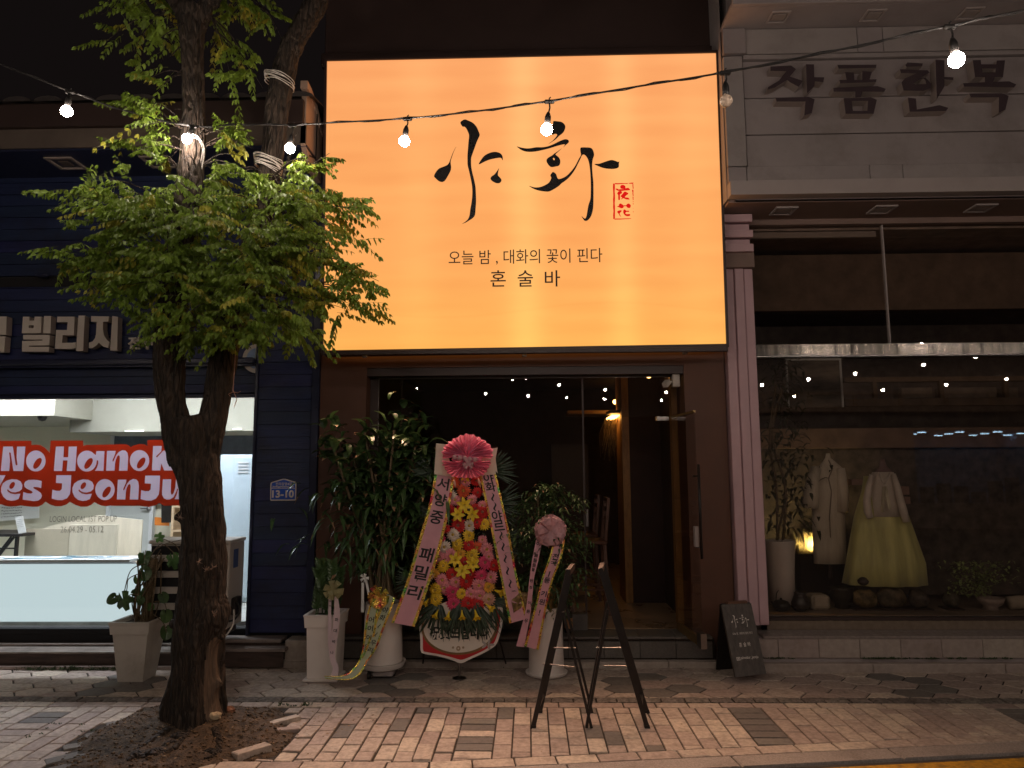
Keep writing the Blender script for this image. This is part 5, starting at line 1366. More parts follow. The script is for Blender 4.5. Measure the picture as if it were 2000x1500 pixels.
b = MB(); b.tube([P(1618, 898, Y2-.14), P(1626, 915, Y2-.15), P(1618, 935, Y2-.16), P(1624, 960, Y2-.165), P(1620, 1010, Y2-.165), P(1622, 1050, Y2-.165)], .006, 5); b.build('coat_edge', mat('coat_shadow_trim', (.25, .2, .15), .7), mm)
b = MB(); b.tube([P(1622, 1062, Y2), P(1622, 1130, Y2)], .02, 8); b.build('stand_pole', M['brown_dark'], mm)
# tall white vase with a tree
vz = thing('potted_tree', 'leafy indoor tree in a tall white flared vase behind the left of the show window', 'plant', tuple(P(1527, 1160, 7.0)))
vx, vy = P(1527, 1160, 7.0).x, 7.0
zt, zb_ = Z(1527, 1055, 7.0), Z(1527, 1178, 7.0)
b = MB(); b.lathe((vx, vy, 0), [(.115, zb_), (.125, (zt+zb_)/2), (.145, zt-.02), (.15, zt), (.135, zt), (.12, zt-.05)], 32); b.build('vase', M['white_pot'], vz, smooth=True)
b = MB(); b.lathe((vx, vy, zt-.03), [(.12, 0), (.12, .012)], 20); b.build('soil', M['earth'], vz)
b = MB()
for k in range(3): b.tube(catmull([(vx+U(-.04, .04), vy, zt), (vx+U(-.05, .1), vy+U(-.05, .05), zt+.5), (vx+U(-.05, .15), vy, zt+1.0), (vx+U(-.1, .2), vy, zt+1.5)], 5, False), .012, 6)
b.build('stem', M['cane'], vz)
def leaf_faces(mb, base, d, up, L_, W__, droop=.3, seg=4, tip=None):
    """one folded, drooping leaf blade"""
    d = d.normalized(); sd = d.cross(up)
    if sd.length < .05: sd = Vector((1, 0, 0))
    sd.normalize(); nr = sd.cross(d).normalized()
    pr = None
    for i in range(seg+1):
        t = i/seg; w = W__*.5*math.sin(math.pi*min(1, t*.93+.07))**.8*(1-t*.15)
        if i == seg: w = .0008
        c = base + d*(L_*t) + nr*(L_*.12*math.sin(t*math.pi)) - Vector((0, 0, 1))*(droop*L_*t*t)
        cur = (c - sd*w + nr*w*.35, c, c + sd*w + nr*w*.35)
        if pr:
            mb.mi = 1 if (tip is not None and t > tip) else 0
            mb.face([pr[0], pr[1], cur[1], cur[0]]); mb.face([pr[1], pr[2], cur[2], cur[1]])
        pr = cur
    mb.mi = 0
def rdir(zl=-1, zh=1):
    a = U(0, 6.283); z = U(zl, zh); r = math.sqrt(max(0, 1-min(1, z*z))); return Vector((r*math.cos(a), r*math.sin(a), z))
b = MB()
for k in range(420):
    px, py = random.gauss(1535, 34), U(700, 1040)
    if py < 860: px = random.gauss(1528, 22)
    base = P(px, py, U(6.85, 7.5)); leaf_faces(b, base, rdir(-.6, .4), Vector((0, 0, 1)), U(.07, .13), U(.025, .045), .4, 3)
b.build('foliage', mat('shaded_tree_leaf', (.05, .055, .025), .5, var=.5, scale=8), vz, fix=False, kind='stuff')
# accent spotlight with dry grass
sl = thing('floor_spotlight', 'small black floor spotlight lighting a tuft of dry grass', 'lamp', tuple(P(1598, 1078, 7.6)))
c = P(1598, 1072, 7.55)
b = MB(); b.bar((c.x-.045, 7.55, c.z), (c.x+.045, 7.55, c.z+.01), .05, .05); b.build('lamp_head', M['black'], sl)
b = MB(); b.bar((c.x, 7.56, c.z-.02), (c.x, 7.58, c.z-.09), .015); b.build('stake', M['black'], sl)
ld = bpy.data.lights.new('spotlight_bulb', 'SPOT'); ld.energy = 14.0; ld.color = (1, .78, .35); ld.spot_size = math.radians(120); ld.shadow_soft_size = .02
o = bpy.data.objects.new('spotlight_bulb', ld); COL.objects.link(o); o.parent = sl; o.location = Vector((c.x, 7.62, c.z+.02))-ORG[sl.name]; o.rotation_euler = (math.radians(115), 0, 0)
gt = thing('dry_grass_tuft', 'glowing tuft of dry grass lit by the floor spotlight', 'plant', tuple(P(1600, 1085, 7.8)))
b = MB()
for k in range(560):
    px = random.gauss(1600, 15); base = P(px, 1082, U(7.68, 7.85)); l = U(.06, .26); a = U(-.6, .6)
    t = base+Vector((math.sin(a)*l*.8, U(-.05, .05), l)); m_ = base.lerp(t, .5)+Vector((a*.02, 0, 0)); w = .0025
    b.face([base-Vector((w, 0, 0)), m_-Vector((w, 0, 0)), t, m_+Vector((w, 0, 0)), base+Vector((w, 0, 0))])
b.build('blades', mat('straw_grass', (.6, .5, .22), .7, var=.3, scale=30, trans=.3), gt, fix=False, kind='stuff')
b = MB(); b.box(X(1560, 1085, 7.85), X(1645, 1085, 7.85), 7.84, 7.99, .39, Z(1600, 1084, 7.85), .01); b.build('stand_block', M['brown_dark'], gt)
# things along the sill of the show window
SZ = .391
def on_sill(px, Y=6.95): return X(px, 1180, Y)
tp = thing('iron_teapot', 'small black iron teapot with a tall hoop handle beside the white vase foot', 'teapot', (on_sill(1526), 6.9, SZ))
x = on_sill(1526, 6.9)
b = MB(); b.lathe((x, 6.9, SZ), [(.04, 0), (.075, .025), (.082, .055), (.06, .09), (.03, .1), (.012, .104), (.012, .12)], 20); b.build('body', M['black'], tp, smooth=True)
b = MB(); b.tube([(x-.05, 6.9, SZ+.08)]+[(x+.042*math.cos(math.pi-math.pi*i/8), 6.9, SZ+.14+.05*math.sin(math.pi*i/8)) for i in range(9)]+[(x+.05, 6.9, SZ+.08)], .004, 6); b.build('handle', M['black'], tp)
b = MB(); b.tube([(x-.06, 6.88, SZ+.05), (x-.1, 6.87, SZ+.085)], [.014, .008], 8); b.build('spout', M['black'], tp)
jr = thing('dark_jar', 'round dark glazed jar with a pinched lip, second object on the window sill', 'jar', (on_sill(1563, 6.9), 6.9, SZ))
x = on_sill(1563, 6.9)
b = MB(); b.lathe((x, 6.9, SZ), [(.05, 0), (.085, .04), (.088, .08), (.06, .13), (.045, .155), (.06, .17), (.05, .17), (.04, .15)], 22); b.build('body', mat('dark_glaze', (.04, .03, .028), .25), jr, smooth=True)
bx = thing('paper_box', 'pale square paper box lying on the window sill with a small hook in front', 'box', (on_sill(1603, 6.95), 6.95, SZ))
x = on_sill(1603, 6.95)
b = MB(); b.box(x-.09, x+.08, 6.92, 7.1, SZ, SZ+.135, .02); b.build('body', mat('dim_paper_box', (.42, .36, .28), .7, var=.06), bx)
b = MB(); b.box(x-.07, x+.05, 6.91, 6.919, SZ+.04, SZ+.12); b.build('flap', mat('dim_paper_box', (.5, .43, .34), .7), bx)
ur = thing('bronze_urn', 'squat dark footed urn behind the paper box', 'urn', (on_sill(1645, 7.05), 7.05, SZ))
x = on_sill(1645, 7.05)
b = MB(); b.lathe((x, 7.05, SZ), [(.07, 0), (.06, .03), (.1, .07), (.12, .12), (.1, .17), (.11, .19)], 22); b.build('body', mat('dark_bronze', (.05, .04, .03), .4, .5), ur, smooth=True)
kt = thing('clay_kettle', 'dark clay kettle sitting on the stones below the yellow skirt', 'kettle', (on_sill(1687, 7.0), 7.0, SZ))
x = X(1687, 1140, 7.0); zk = Z(1687, 1143, 7.0)
b = MB(); b.lathe((x, 7.0, zk), [(.03, 0), (.055, .02), (.06, .045), (.035, .07), (.01, .08), (.01, .09)], 18); b.build('body', mat('dark_clay', (.06, .045, .04), .5), kt, smooth=True)
b = MB(); b.tube([(x+.045, 7.0, zk+.03), (x+.08, 7.0, zk+.06)], [.012, .007], 6); b.build('spout', mat('dark_clay', (.06, .045, .04), .5), kt)
def stone(px, w, h, lab, colr, Y=7.0, name='display_stone', jit=.35):
    x = on_sill(px, Y); t = thing(name, lab, 'stone', (x, Y, SZ), group='display stones on the window sill')
    b = MB(); b.ball((x, Y, SZ+h*.47+.012), 1, 18, 12, (w, .09, h*.52), .0)
    for i, v in enumerate(b.v):
        p = Vector(v); d = p-Vector((x, Y, SZ+h*.5)); k = 1+jit*.5*noise.noise(p*9+Vector((px, 0, 0)))+.12*noise.noise(p*25); b.v[i] = (x+d.x*k, Y+d.y*k, max(SZ+.011, SZ+h*.5+d.z*k))
    b.build('stone_body', mat('river_stone', colr, .7, var=.5, scale=16, bump=.4, dirt=(.16, .11, .06, 8, .6)), t, smooth=True)
    b = MB(); b.box(x-w*1.1, x+w*1.1, Y-.09, Y+.09, SZ, SZ+.012, .004); b.build('plinth', M['brown_dark'], t)
stone(1688, .12, .17, 'round ochre speckled stone right of the dark urn', (.2, .14, .06)); stone(1742, .14, .19, 'large brown rounded stone below the middle of the yellow skirt', (.12, .09, .055))
stone(1795, .085, .17, 'upright dark stone with white veins under the right edge of the skirt', (.09, .07, .06), jit=.6); stone(1857, .07, .14, 'small leaning dark stone with one pale vein, last stone before the leafy plant', (.1, .085, .06), jit=.6)
for px, pts in ((1795, [(-.03, .14), (-.01, .08), (.02, .02)]), (1857, [(-.02, .13), (.01, .07), (.03, .02)])):
    pass
jp = thing('jade_plant', 'bushy green jade plant in a pale bowl at the right of the window sill', 'plant', (on_sill(1935, 6.95), 6.95, SZ))
x = on_sill(1935, 6.95)
b = MB(); b.lathe((x, 6.95, SZ), [(.07, 0), (.06, .03), (.1, .06), (.12, .11), (.105, .11), (.09, .08)], 22); b.build('pot', M['stone_light'], jp, smooth=True)
b = MB()
for k in range(520):
    px, py = random.gauss(1912, 30), U(1098, 1165)
    if py > 1140 and abs(px-1895) > 45: continue
    base = P(px, py, U(6.85, 7.1)); leaf_faces(b, base, rdir(-.3, .9), Vector((0, 0, 1)), U(.03, .045), U(.02, .028), .1, 2)
b.build('foliage', mat('jade_leaf', (.32, .4, .15), .45, var=.35, scale=12), jp, fix=False, kind='stuff')
rl_ = thing('pale_bundle', 'pale rolled bundle at the far right of the window sill', 'bundle', (on_sill(1990, 6.95), 6.95, SZ))
x = on_sill(1992, 6.95); b = MB(); b.tube([(x-.1, 6.95, SZ+.06), (x+.16, 6.98, SZ+.07)], [.06, .065], 14); b.build('roll', mat('cream_cloth', (.4, .34, .27), .8), rl_, smooth=True)
# low shelf blocks behind the dress
for k, (p0, p1, q0, q1, lab) in enumerate(((1659, 936, 1702, 947, 'narrow pale wood block left of the yellow dress at chest height'), (1755, 950, 1772, 966, 'pale wood block right of the yellow dress'), (1760, 970, 1774, 984, 'second pale wood block stacked below at right of the dress'))):
    a, c = P(p0, p1, 7.75), P(q0, q1, 7.75)
    b = MB(); b.box(a.x, c.x, 7.7, 7.85, c.z, a.z, .004); o = b.build('wood_block', mat('dim_wood', (.32, .2, .16), .6)); props(o, lab, 'block', 'pale wood blocks by the dress')
# ================================================================== STREET TREE
def bark_mat():
    m, N, L, b = new_mat('furrowed_bark')
    g = N.new('ShaderNodeNewGeometry'); mp = N.new('ShaderNodeMapping'); mp.inputs['Scale'].default_value = (1, 1, .2)
    L.new(g.outputs['Position'], mp.inputs[0])
    n1 = N.new('ShaderNodeTexNoise'); n1.inputs['Scale'].default_value = 42; n1.inputs['Detail'].default_value = 8; n1.inputs['Distortion'].default_value = .8; L.new(mp.outputs[0], n1.inputs[0])
    v = N.new('ShaderNodeTexVoronoi'); v.feature = 'DISTANCE_TO_EDGE'; v.inputs['Scale'].default_value = 30; L.new(mp.outputs[0], v.inputs[0])
    n2 = N.new('ShaderNodeTexNoise'); n2.inputs['Scale'].default_value = 3.5; L.new(g.outputs['Position'], n2.inputs[0])
    cr = N.new('ShaderNodeValToRGB'); e = cr.color_ramp.elements; e[0].position = .3; e[0].color = (.014, .009, .006, 1); e[1].position = .78; e[1].color = (.10, .066, .045, 1)
    L.new(n1.outputs[0], cr.inputs[0])
    mx = N.new('ShaderNodeMix'); mx.data_type = 'RGBA'; mx.blend_type = 'MULTIPLY'; mx.inputs[0].default_value = .5; L.new(cr.outputs[0], mx.inputs[6])
    cr2 = N.new('ShaderNodeValToRGB'); cr2.color_ramp.elements[0].color = (.4, .42, .36, 1); cr2.color_ramp.elements[0].position = .35; cr2.color_ramp.elements[1].position = .65; L.new(n2.outputs[0], cr2.inputs[0]); L.new(cr2.outputs[0], mx.inputs[7])
    L.new(mx.outputs[2], b.inputs['Base Color']); b.inputs['Roughness'].default_value = .85
    ad = N.new('ShaderNodeMath'); ad.operation = 'MULTIPLY_ADD'; ad.inputs[1].default_value = .8
    mr = N.new('ShaderNodeMapRange'); mr.inputs[2].default_value = .25; L.new(v.outputs[0], mr.inputs[0]); L.new(mr.outputs[0], ad.inputs[0]); L.new(n1.outputs[0], ad.inputs[2])
    bp = N.new('ShaderNodeBump'); bp.inputs['Strength'].default_value = 1; bp.inputs['Distance'].default_value = .03; L.new(ad.outputs[0], bp.inputs['Height']); L.new(bp.outputs[0], b.inputs['Normal'])
    return m
M['bark'] = bark_mat()
tree = thing('street_tree', 'forked street tree with furrowed bark and a dense low crown of small oval leaflets', 'tree', tuple(TREE))
def rad(wpx, Y): return wpx*Y/FPX/2
def limb(nodes):
    """nodes: (px, py, Y, width px)"""
    pts = [P(a, b_, Y) for a, b_, Y, w in nodes]; rr = [rad(w, Y)*.97 for a, b_, Y, w in nodes]
    P4 = catmull([(p.x, p.y, p.z) for p in pts], 4, False)
    R4 = [q.x for q in catmull([(r, 0, 0) for r in rr], 4, False)]
    return P4, R4
trunkn = [(380, 1462, 5.0, 140), (380, 1425, 5.0, 120), (382, 1380, 5.0, 106), (386, 1300, 5.0, 97), (389, 1200, 5.0, 90), (395, 1100, 5.0, 86), (397, 1000, 5.0, 80), (388, 930, 5.0, 82), (374, 870, 5.0, 92), (367, 818, 5.0, 86)]
leftn = [(362, 900, 5.0, 66), (348, 850, 5.0, 58), (334, 780, 4.98, 54), (330, 700, 4.95, 58), (335, 600, 4.93, 56), (350, 500, 4.92, 54), (365, 400, 4.9, 52), (375, 300, 4.9, 50), (378, 200, 4.9, 46), (375, 110, 4.9, 44), (374, 60, 4.9, 52), (378, 20, 4.9, 66)]
left2 = [(382, 60, 4.9, 36), (352, 15, 4.92, 34), (330, -30, 4.95, 32), (300, -120, 5.0, 28)]
left3 = [(378, 60, 4.9, 36), (400, 20, 4.9, 36), (425, -30, 4.88, 32), (450, -120, 4.9, 28)]
rightn = [(392, 900, 5.02, 62), (410, 840, 5.03, 56), (426, 770, 5.06, 54), (438, 690, 5.1, 54), (462, 600, 5.14, 50), (490, 500, 5.18, 47), (515, 400, 5.2, 45), (530, 320, 5.2, 44), (538, 240, 5.2, 46), (548, 170, 5.2, 47), (566, 100, 5.2, 46), (592, 50, 5.2, 46), (618, 0, 5.2, 44), (640, -80, 5.2, 40)]
mb = MB()
for nd in (trunkn, leftn, left2, left3, rightn):
    p, r = limb(nd); mb.tube(p, r, 20)
# web of wood in the crotch and burls on the trunk
for (px, py, Y, r) in ((377, 838, 5.0, .10), (385, 880, 5.0, .13), (338, 1218, 5.0, .03), (335, 1340, 4.98, .035), (432, 1335, 4.97, .045), (430, 1248, 4.97, .03), (352, 1010, 4.95, .04)):
    mb.ball(tuple(P(px, py, Y)), r, 12, 8)
for a in range(9):     # root flare
    t = a/9*6.283+.3; l = U(.15, .22)
    d = Vector((math.cos(t), math.sin(t)*.9, 0)); mb.tube([TREE+d*.1+Vector((0, 0, .32)), TREE+d*.17+Vector((0, 0, .12)), TREE+d*l+Vector((0, 0, .015)), TREE+d*(l+.12)+Vector((0, 0, -.03))], [.07, .055, .035, .015], 10)
tr_o = mb.build('trunk', M['bark'], tree, smooth=True)
rm = tr_o.modifiers.new('merge', 'REMESH'); rm.mode = 'VOXEL'; rm.voxel_size = .0125; rm.use_smooth_shade = True
smm = tr_o.modifiers.new('soften', 'SMOOTH'); smm.iterations = 3; smm.factor = .6
dg = bpy.context.evaluated_depsgraph_get(); dg.update()
me = bpy.data.meshes.new_from_object(tr_o.evaluated_get(dg), depsgraph=dg)
tr_o.modifiers.clear(); tr_o.data = me
nv = len(me.vertices); co = np.empty(nv*3); me.vertices.foreach_get('co', co); co = co.reshape(-1, 3)
no = np.empty(nv*3); me.vertices.foreach_get('normal', no); no = no.reshape(-1, 3)
tv = np.array(ORG[tree.name])
sc0 = P(410, 1300, 4.85)      # centre of the old wound
for i in range(nv):
    p = co[i]+tv; q = Vector((p[0]*16+.8*math.sin(p[2]*5), p[1]*16, p[2]*2.2))
    d = .011*noise.noise(q)+.006*noise.noise(q*2.6) + .018*noise.noise(Vector((p[0]*4, p[1]*4, p[2]*2)))*(1 if p[2] < 1.3 else .5)
    d += .012*abs(noise.noise(Vector((p[0]*34, p[1]*34, p[2]*5))))
    if p[1] < 5.05:           # the wound: a sunken pointed oval with a rolled lip
        u = (p[0]-sc0.x-.02*math.sin(p[2]*6))/.08; v = (p[2]-.34)/.32
        e_ = math.hypot(u, v*(1.15 if v > 0 else 1.0))
        if e_ < 1: d -= .038*(1-e_**4)
        elif e_ < 1.9: d += .034*math.sin((e_-1)/.9*math.pi)*(1+.5*noise.noise(Vector((p[0]*22, p[1]*22, p[2]*14))))
    co[i] += no[i]*d
me.vertices.foreach_set('co', co.ravel()); me.update(); me.polygons.foreach_set('use_smooth', [True]*len(me.polygons))
me.materials.clear(); me.materials.append(M['bark'])
mw = mat('bare_weathered_wood', (.13, .085, .055), .75, var=.3, scale=30, stretch=(3, 3, .15), bump=.5)
me.materials.append(mw)
for f in me.polygons:
    c = f.center; x, y, z = c.x+tv[0], c.y+tv[1], c.z+tv[2]
    if y < 5.0:
        u = (x-sc0.x-.02*math.sin(z*6))/.08; v = (z-.34)/.32
        if math.hypot(u, v*(1.15 if v > 0 else 1)) < .9: f.material_index = 1
# surface roots in the pit
for k, pts in enumerate(([(330, 1440), (300, 1455), (270, 1472), (250, 1492)], [(372, 1440), (352, 1462), (330, 1478), (300, 1484)], [(418, 1440), (428, 1460), (418, 1480), (398, 1486)])):
    pp = [G(*p) for p in pts]; b = MB()
    b.tube(catmull([(p.x, p.y, soil_z(p.x, p.y)-.004) for p in pp], 6, False), [max(.01, .024*(1-.55*i/(6*(len(pp)-1)))+U(-.004, .004)) for i in range(6*(len(pp)-1)+1)], 10)
    for i, v in enumerate(b.v):
        q = Vector(v); d = .012*noise.noise(q*14); b.v[i] = (v[0]+d, v[1]-d, v[2]+d)
    b.build('root', M['bark'], tree, smooth=True)
for px, py, r in ((272, 1482, .055), (302, 1480, .05), (352, 1450, .05), (414, 1474, .045), (330, 1462, .035)):
    c = G(px, py); z0 = soil_z(c.x, c.y); b = MB(); b.ball((c.x, c.y, z0-.006), r, 14, 9, (1.3, .8, .55))
    for i, v in enumerate(b.v):
        q = Vector(v); d = .018*noise.noise(q*16); b.v[i] = (v[0]+d, v[1]+d, v[2]+d*.7)
    b.build('root_burl', M['bark'], tree, smooth=True)
# ---- crown: compound leaves of 9-15 oval leaflets carried on twigs
lv = MB()
def leaflet(mb, base, d, nrm, l, w):
    d = d.normalized(); s_ = d.cross(nrm)
    if s_.length < 1e-3: s_ = Vector((1, 0, 0))
    s_.normalize(); n_ = s_.cross(d)
    a = base+d*l*.30-s_*w*.5+n_*w*.16; b_ = base+d*l*.30+s_*w*.5+n_*w*.16; c = base+d*l*.72-s_*w*.43+n_*w*.12; e_ = base+d*l*.72+s_*w*.43+n_*w*.12
    m1 = base+d*l*.5; t = base+d*l
    mb.face([base, m1, c, a]); mb.face([base, b_, e_, m1]); mb.face([m1, t, c]); mb.face([m1, e_, t])
YEL = 0
def compound(mb, base, d, L_, k, droop, scale=1.0):
    """feather-shaped leaf: rachis arching down with paired hanging leaflets"""
    d = d.normalized(); up = Vector((0, 0, 1)); sd = d.cross(up)
    if sd.length < .1: sd = Vector((1, 0, 0))
    sd.normalize(); pr = base; roll = U(-.6, .6)
    side = (sd*math.cos(roll)+up*math.sin(roll)).normalized()
    for i in range(k+1):
        t = i/k; p = base+d*(L_*t)+Vector((0, 0, -droop*L_*t*t))
        if i: 
            w = .0012; mb.mi = 2; mb.face([pr-up*w, p-up*w*.6, p+up*w*.6, pr+up*w]); mb.mi = YEL
        pr = p
        if i == 0: continue
        tg = (d+Vector((0, 0, -2*droop*t))).normalized(); ln = .050*scale*(.65+.5*math.sin(math.pi*min(1, .15+t*.75)))*U(.85, 1.12)
        for s_ in (-1, 1):
            dd = (side*s_*.75+tg*.55+Vector((0, 0, -U(.6, 1.5)))+rdir()*.15)
            leaflet(mb, p, dd, rdir(.2, 1), ln, ln*U(.40, .50))
    leaflet(mb, pr, tg+Vector((0, 0, -.3)), rdir(.2, 1), .045*scale, .02*scale)
tw = MB()
clusters = [ # px, py, rx, ry, Y, dY, leaves, anchor px, py, Y
 (190, 420, 75, 55, 4.8, .28, 60, 355, 470, 4.92), (290, 415, 80, 60, 4.75, .38, 95, 362, 430, 4.9), (400, 430, 85, 60, 4.75, .42, 105, 370, 400, 4.9), (500, 420, 75, 60, 4.8, .42, 90, 512, 420, 5.2),
 (590, 425, 70, 55, 4.85, .38, 75, 515, 400, 5.2), (655, 430, 55, 45, 4.9, .3, 42, 515, 410, 5.2), (700, 400, 40, 30, 4.95, .2, 18, 600, 430, 5.1),
 (165, 500, 55, 45, 4.85, .25, 34, 350, 520, 4.92), (250, 500, 80, 50, 4.8, .35, 75, 350, 520, 4.92), (350, 515, 85, 50, 4.75, .4, 85, 345, 540, 4.92), (450, 520, 80, 50, 4.75, .4, 85, 485, 520, 5.18), (550, 515, 80, 50, 4.8, .4, 80, 490, 500, 5.18), (640, 510, 60, 45, 4.85, .32, 48, 490, 500, 5.18), (715, 520, 45, 35, 4.95, .2, 24, 600, 520, 5.1),
 (170, 560, 50, 26, 4.85, .22, 24, 340, 580, 4.93), (235, 560, 65, 28, 4.8, .3, 42, 340, 580, 4.93), (345, 600, 66, 40, 4.75, .38, 72, 338, 600, 4.93), (440, 610, 80, 50, 4.75, .38, 76, 462, 600, 5.14), (540, 605, 75, 45, 4.8, .38, 62, 465, 590, 5.14), (630, 590, 60, 40, 4.85, .3, 42, 470, 580, 5.14), (700, 575, 50, 32, 4.95, .2, 24, 600, 560, 5.1),
 (390, 668, 50, 26, 4.72, .28, 30, 340, 660, 4.94), (312, 632, 34, 20, 4.75, .25, 16, 335, 630, 4.94), (480, 665, 45, 25, 4.75, .28, 24, 445, 660, 5.1), (610, 650, 26, 34, 4.85, .2, 14, 540, 600, 5.0), (575, 640, 36, 22, 4.85, .2, 14, 500, 600, 5.0),
 (230, 20, 55, 38, 4.9, .3, 34, 340, -10, 4.95), (290, 70, 50, 40, 4.9, .3, 34, 372, 60, 4.9), (230, 85, 38, 28, 4.9, .2, 14, 330, 20, 4.93), (320, 130, 28, 34, 4.9, .2, 20, 372, 100, 4.9), (300, 165, 24, 18, 4.9, .15, 9, 374, 150, 4.9), (330, 160, 18, 26, 4.92, .15, 10, 374, 150, 4.9),
 (455, 15, 60, 34, 4.9, .3, 38, 425, -30, 4.88), (520, 25, 35, 25, 4.95, .2, 16, 440, -20, 4.9), (450, 75, 38, 34, 4.92, .25, 22, 400, 20, 4.9), (470, 125, 36, 30, 4.95, .22, 26, 410, 30, 4.9), (500, 160, 28, 26, 5.0, .2, 18, 420, 60, 4.95), (540, 60, 22, 20, 5.05, .2, 6, 500, 10, 5.0),
 (270, 215, 48, 26, 4.75, .2, 22, 372, 260, 4.88), (250, 240, 34, 20, 4.72, .15, 10, 372, 260, 4.88), (335, 225, 28, 24, 4.8, .2, 12, 374, 250, 4.88), (300, 290, 42, 28, 4.72, .2, 22, 372, 300, 4.88), (270, 310, 26, 22, 4.72, .15, 9, 360, 340, 4.9),
 (430, 245, 34, 24, 4.8, .2, 22, 385, 270, 4.9), (475, 265, 38, 28, 4.85, .25, 26, 390, 290, 4.92), (440, 320, 60, 36, 4.85, .3, 46, 385, 330, 4.9), (500, 340, 50, 28, 4.9, .3, 30, 520, 350, 5.2), (340, 350, 50, 30, 4.75, .3, 34, 370, 350, 4.9), (200, 350, 36, 22, 4.75, .2, 16, 350, 420, 4.9),
 (590, 275, 26, 24, 4.95, .15, 7, 545, 380, 5.15), (620, 310, 26, 30, 4.95, .15, 10, 545, 400, 5.15), (585, 340, 40, 30, 4.9, .2, 22, 525, 360, 5.2), (650, 370, 26, 22, 4.95, .15, 10, 560, 420, 5.1)]
R_ = random.Random(11)
def pix(p):
    v = ROT.transposed() @ (Vector(p)-CAM); return 1000+FPX*v.x/-v.z, 750-FPX*v.y/-v.z
def occl_ok(b0, off):
    """keep leaves off the bare upper limbs and away from the lamps"""
    for t in (0, .5, 1):
        q = b0+off*t; x_, y_ = pix(q); y_ += 8
        for bx_, by_ in ((365, 271), (566, 290)):
            if math.hypot(x_-bx_, y_-by_) < 27 and q.y < 4.95: return False
        if y_ < 345 and q.y < 5.08 and abs(x_-376) < 34: return False
        if 45 < y_ < 340 and q.y < 5.35 and abs(x_-(525+max(0, 250-y_)*.20+max(0, 110-y_)*.45)) < 34: return False
        if x_ < 250 and y_ > 612: return False
    return True
for (cx, cy0, rx_, ry_, Y, dY, nl, ax, ay, aY) in clusters:
    A = P(ax, ay, aY)
    nt = max(2, nl//7)
    tips = []
    for k in range(nt):
        a = R_.uniform(0, 6.283); q = math.sqrt(R_.random())*1.08+max(0, R_.gauss(-.1, .22))
        T = P(cx+rx_*q*math.cos(a), cy0+ry_*q*math.sin(a), Y+R_.uniform(-dY, dY*.8))
        mid = A.lerp(T, .5)+Vector((0, 0, .06)); cv = catmull([tuple(A), tuple(mid), tuple(T)], 4, False)
        tw.tube(cv, [max(.0018, .008*(1-i/len(cv))) for i in range(len(cv))], 5, False)
        tips.append((T, (T-A).normalized(), cv))
    for k in range(int(nl*(.84 if cy0 > 200 else .72))):
        T, dr, cv = R_.choice(tips)
        i = R_.randint(len(cv)//2, len(cv)-1)
        b0 = cv[i]+Vector((R_.gauss(0, .03), R_.gauss(0, .05), R_.gauss(0, .03)))
        dd = (dr*.5+rdir(-.45, .55)*1.0); LL = R_.uniform(.14, .28)
        if not occl_ok(b0, dd.normalized()*LL): continue
        YEL = 1 if R_.random() < .13 else 0; lv.mi = YEL
        compound(lv, b0, dd, LL, R_.randint(5, 9), R_.uniform(.05, .5), R_.uniform(.8, 1.15))
tw.build('twigs', M['bark'], tree, smooth=True, kind='stuff')
def leafmat(name, c, tr_=.38):
    m, N, L, b = new_mat(name)
    g = N.new('ShaderNodeNewGeometry'); nz = N.new('ShaderNodeTexNoise'); nz.inputs['Scale'].default_value = 7; L.new(g.outputs['Position'], nz.inputs[0])
    n2 = N.new('ShaderNodeTexNoise'); n2.inputs['Scale'].default_value = 45; L.new(g.outputs['Position'], n2.inputs[0])
    ad = N.new('ShaderNodeMath'); ad.operation = 'ADD'; L.new(nz.outputs[0], ad.inputs[0]); L.new(n2.outputs[0], ad.inputs[1])
    mr = N.new('ShaderNodeMapRange'); mr.inputs[1].default_value = .75; mr.inputs[2].default_value = 1.25; mr.inputs[3].default_value = .62; mr.inputs[4].default_value = 1.3; L.new(ad.outputs[0], mr.inputs[0])
    hs = N.new('ShaderNodeHueSaturation'); hs.inputs['Color'].default_value = (*c, 1); L.new(mr.outputs[0], hs.inputs['Value'])
    L.new(hs.outputs[0], b.inputs['Base Color']); b.inputs['Roughness'].default_value = .5
    t = N.new('ShaderNodeBsdfTranslucent'); L.new(hs.outputs[0], t.inputs[0]); ms = N.new('ShaderNodeMixShader'); ms.inputs[0].default_value = tr_
    L.new(b.outputs[0], ms.inputs[1]); L.new(t.outputs[0], ms.inputs[2]); L.new(ms.outputs[0], N['Material Output'].inputs[0]); return m
lv.build('crown', [leafmat('locust_leaf', (.19, .285, .035)), leafmat('locust_leaf_yellowing', (.34, .33, .04)), flat('leaf_stalk', (.12, .13, .03))], tree, fix=False, kind='stuff')
# pale dried epiphyte tufts and a pink twig hanging at the crotch
for px, py in ((388, 1097), (403, 1113), (416, 1108), (418, 1200), (352, 1010)):
    c = P(px, py, 4.80)
    b = MB()
    for k in range(9): 
        d = rdir(); b.tube([c, c+d*.014, c+d*.03+Vector((0, 0, .006))], [.003, .0022, .001], 4)
    b.build('dried_tuft', mat('pale_tuft', (.3, .2, .15), .9), tree)
b = MB(); b.tube([P(460, 690, 4.95), P(458, 720, 4.94), P(455, 762, 4.93), P(463, 780, 4.93), P(457, 795, 4.93)], .003, 5)
for q in (((456, 765), (446, 770), (450, 774)), ((456, 765), (464, 768), (470, 764))): b.tube([P(x_, y_, 4.93) for x_, y_ in q], .0022, 4)
b.build('dead_twig', mat('pinkish_twig', (.42, .22, .16), .7), tree)
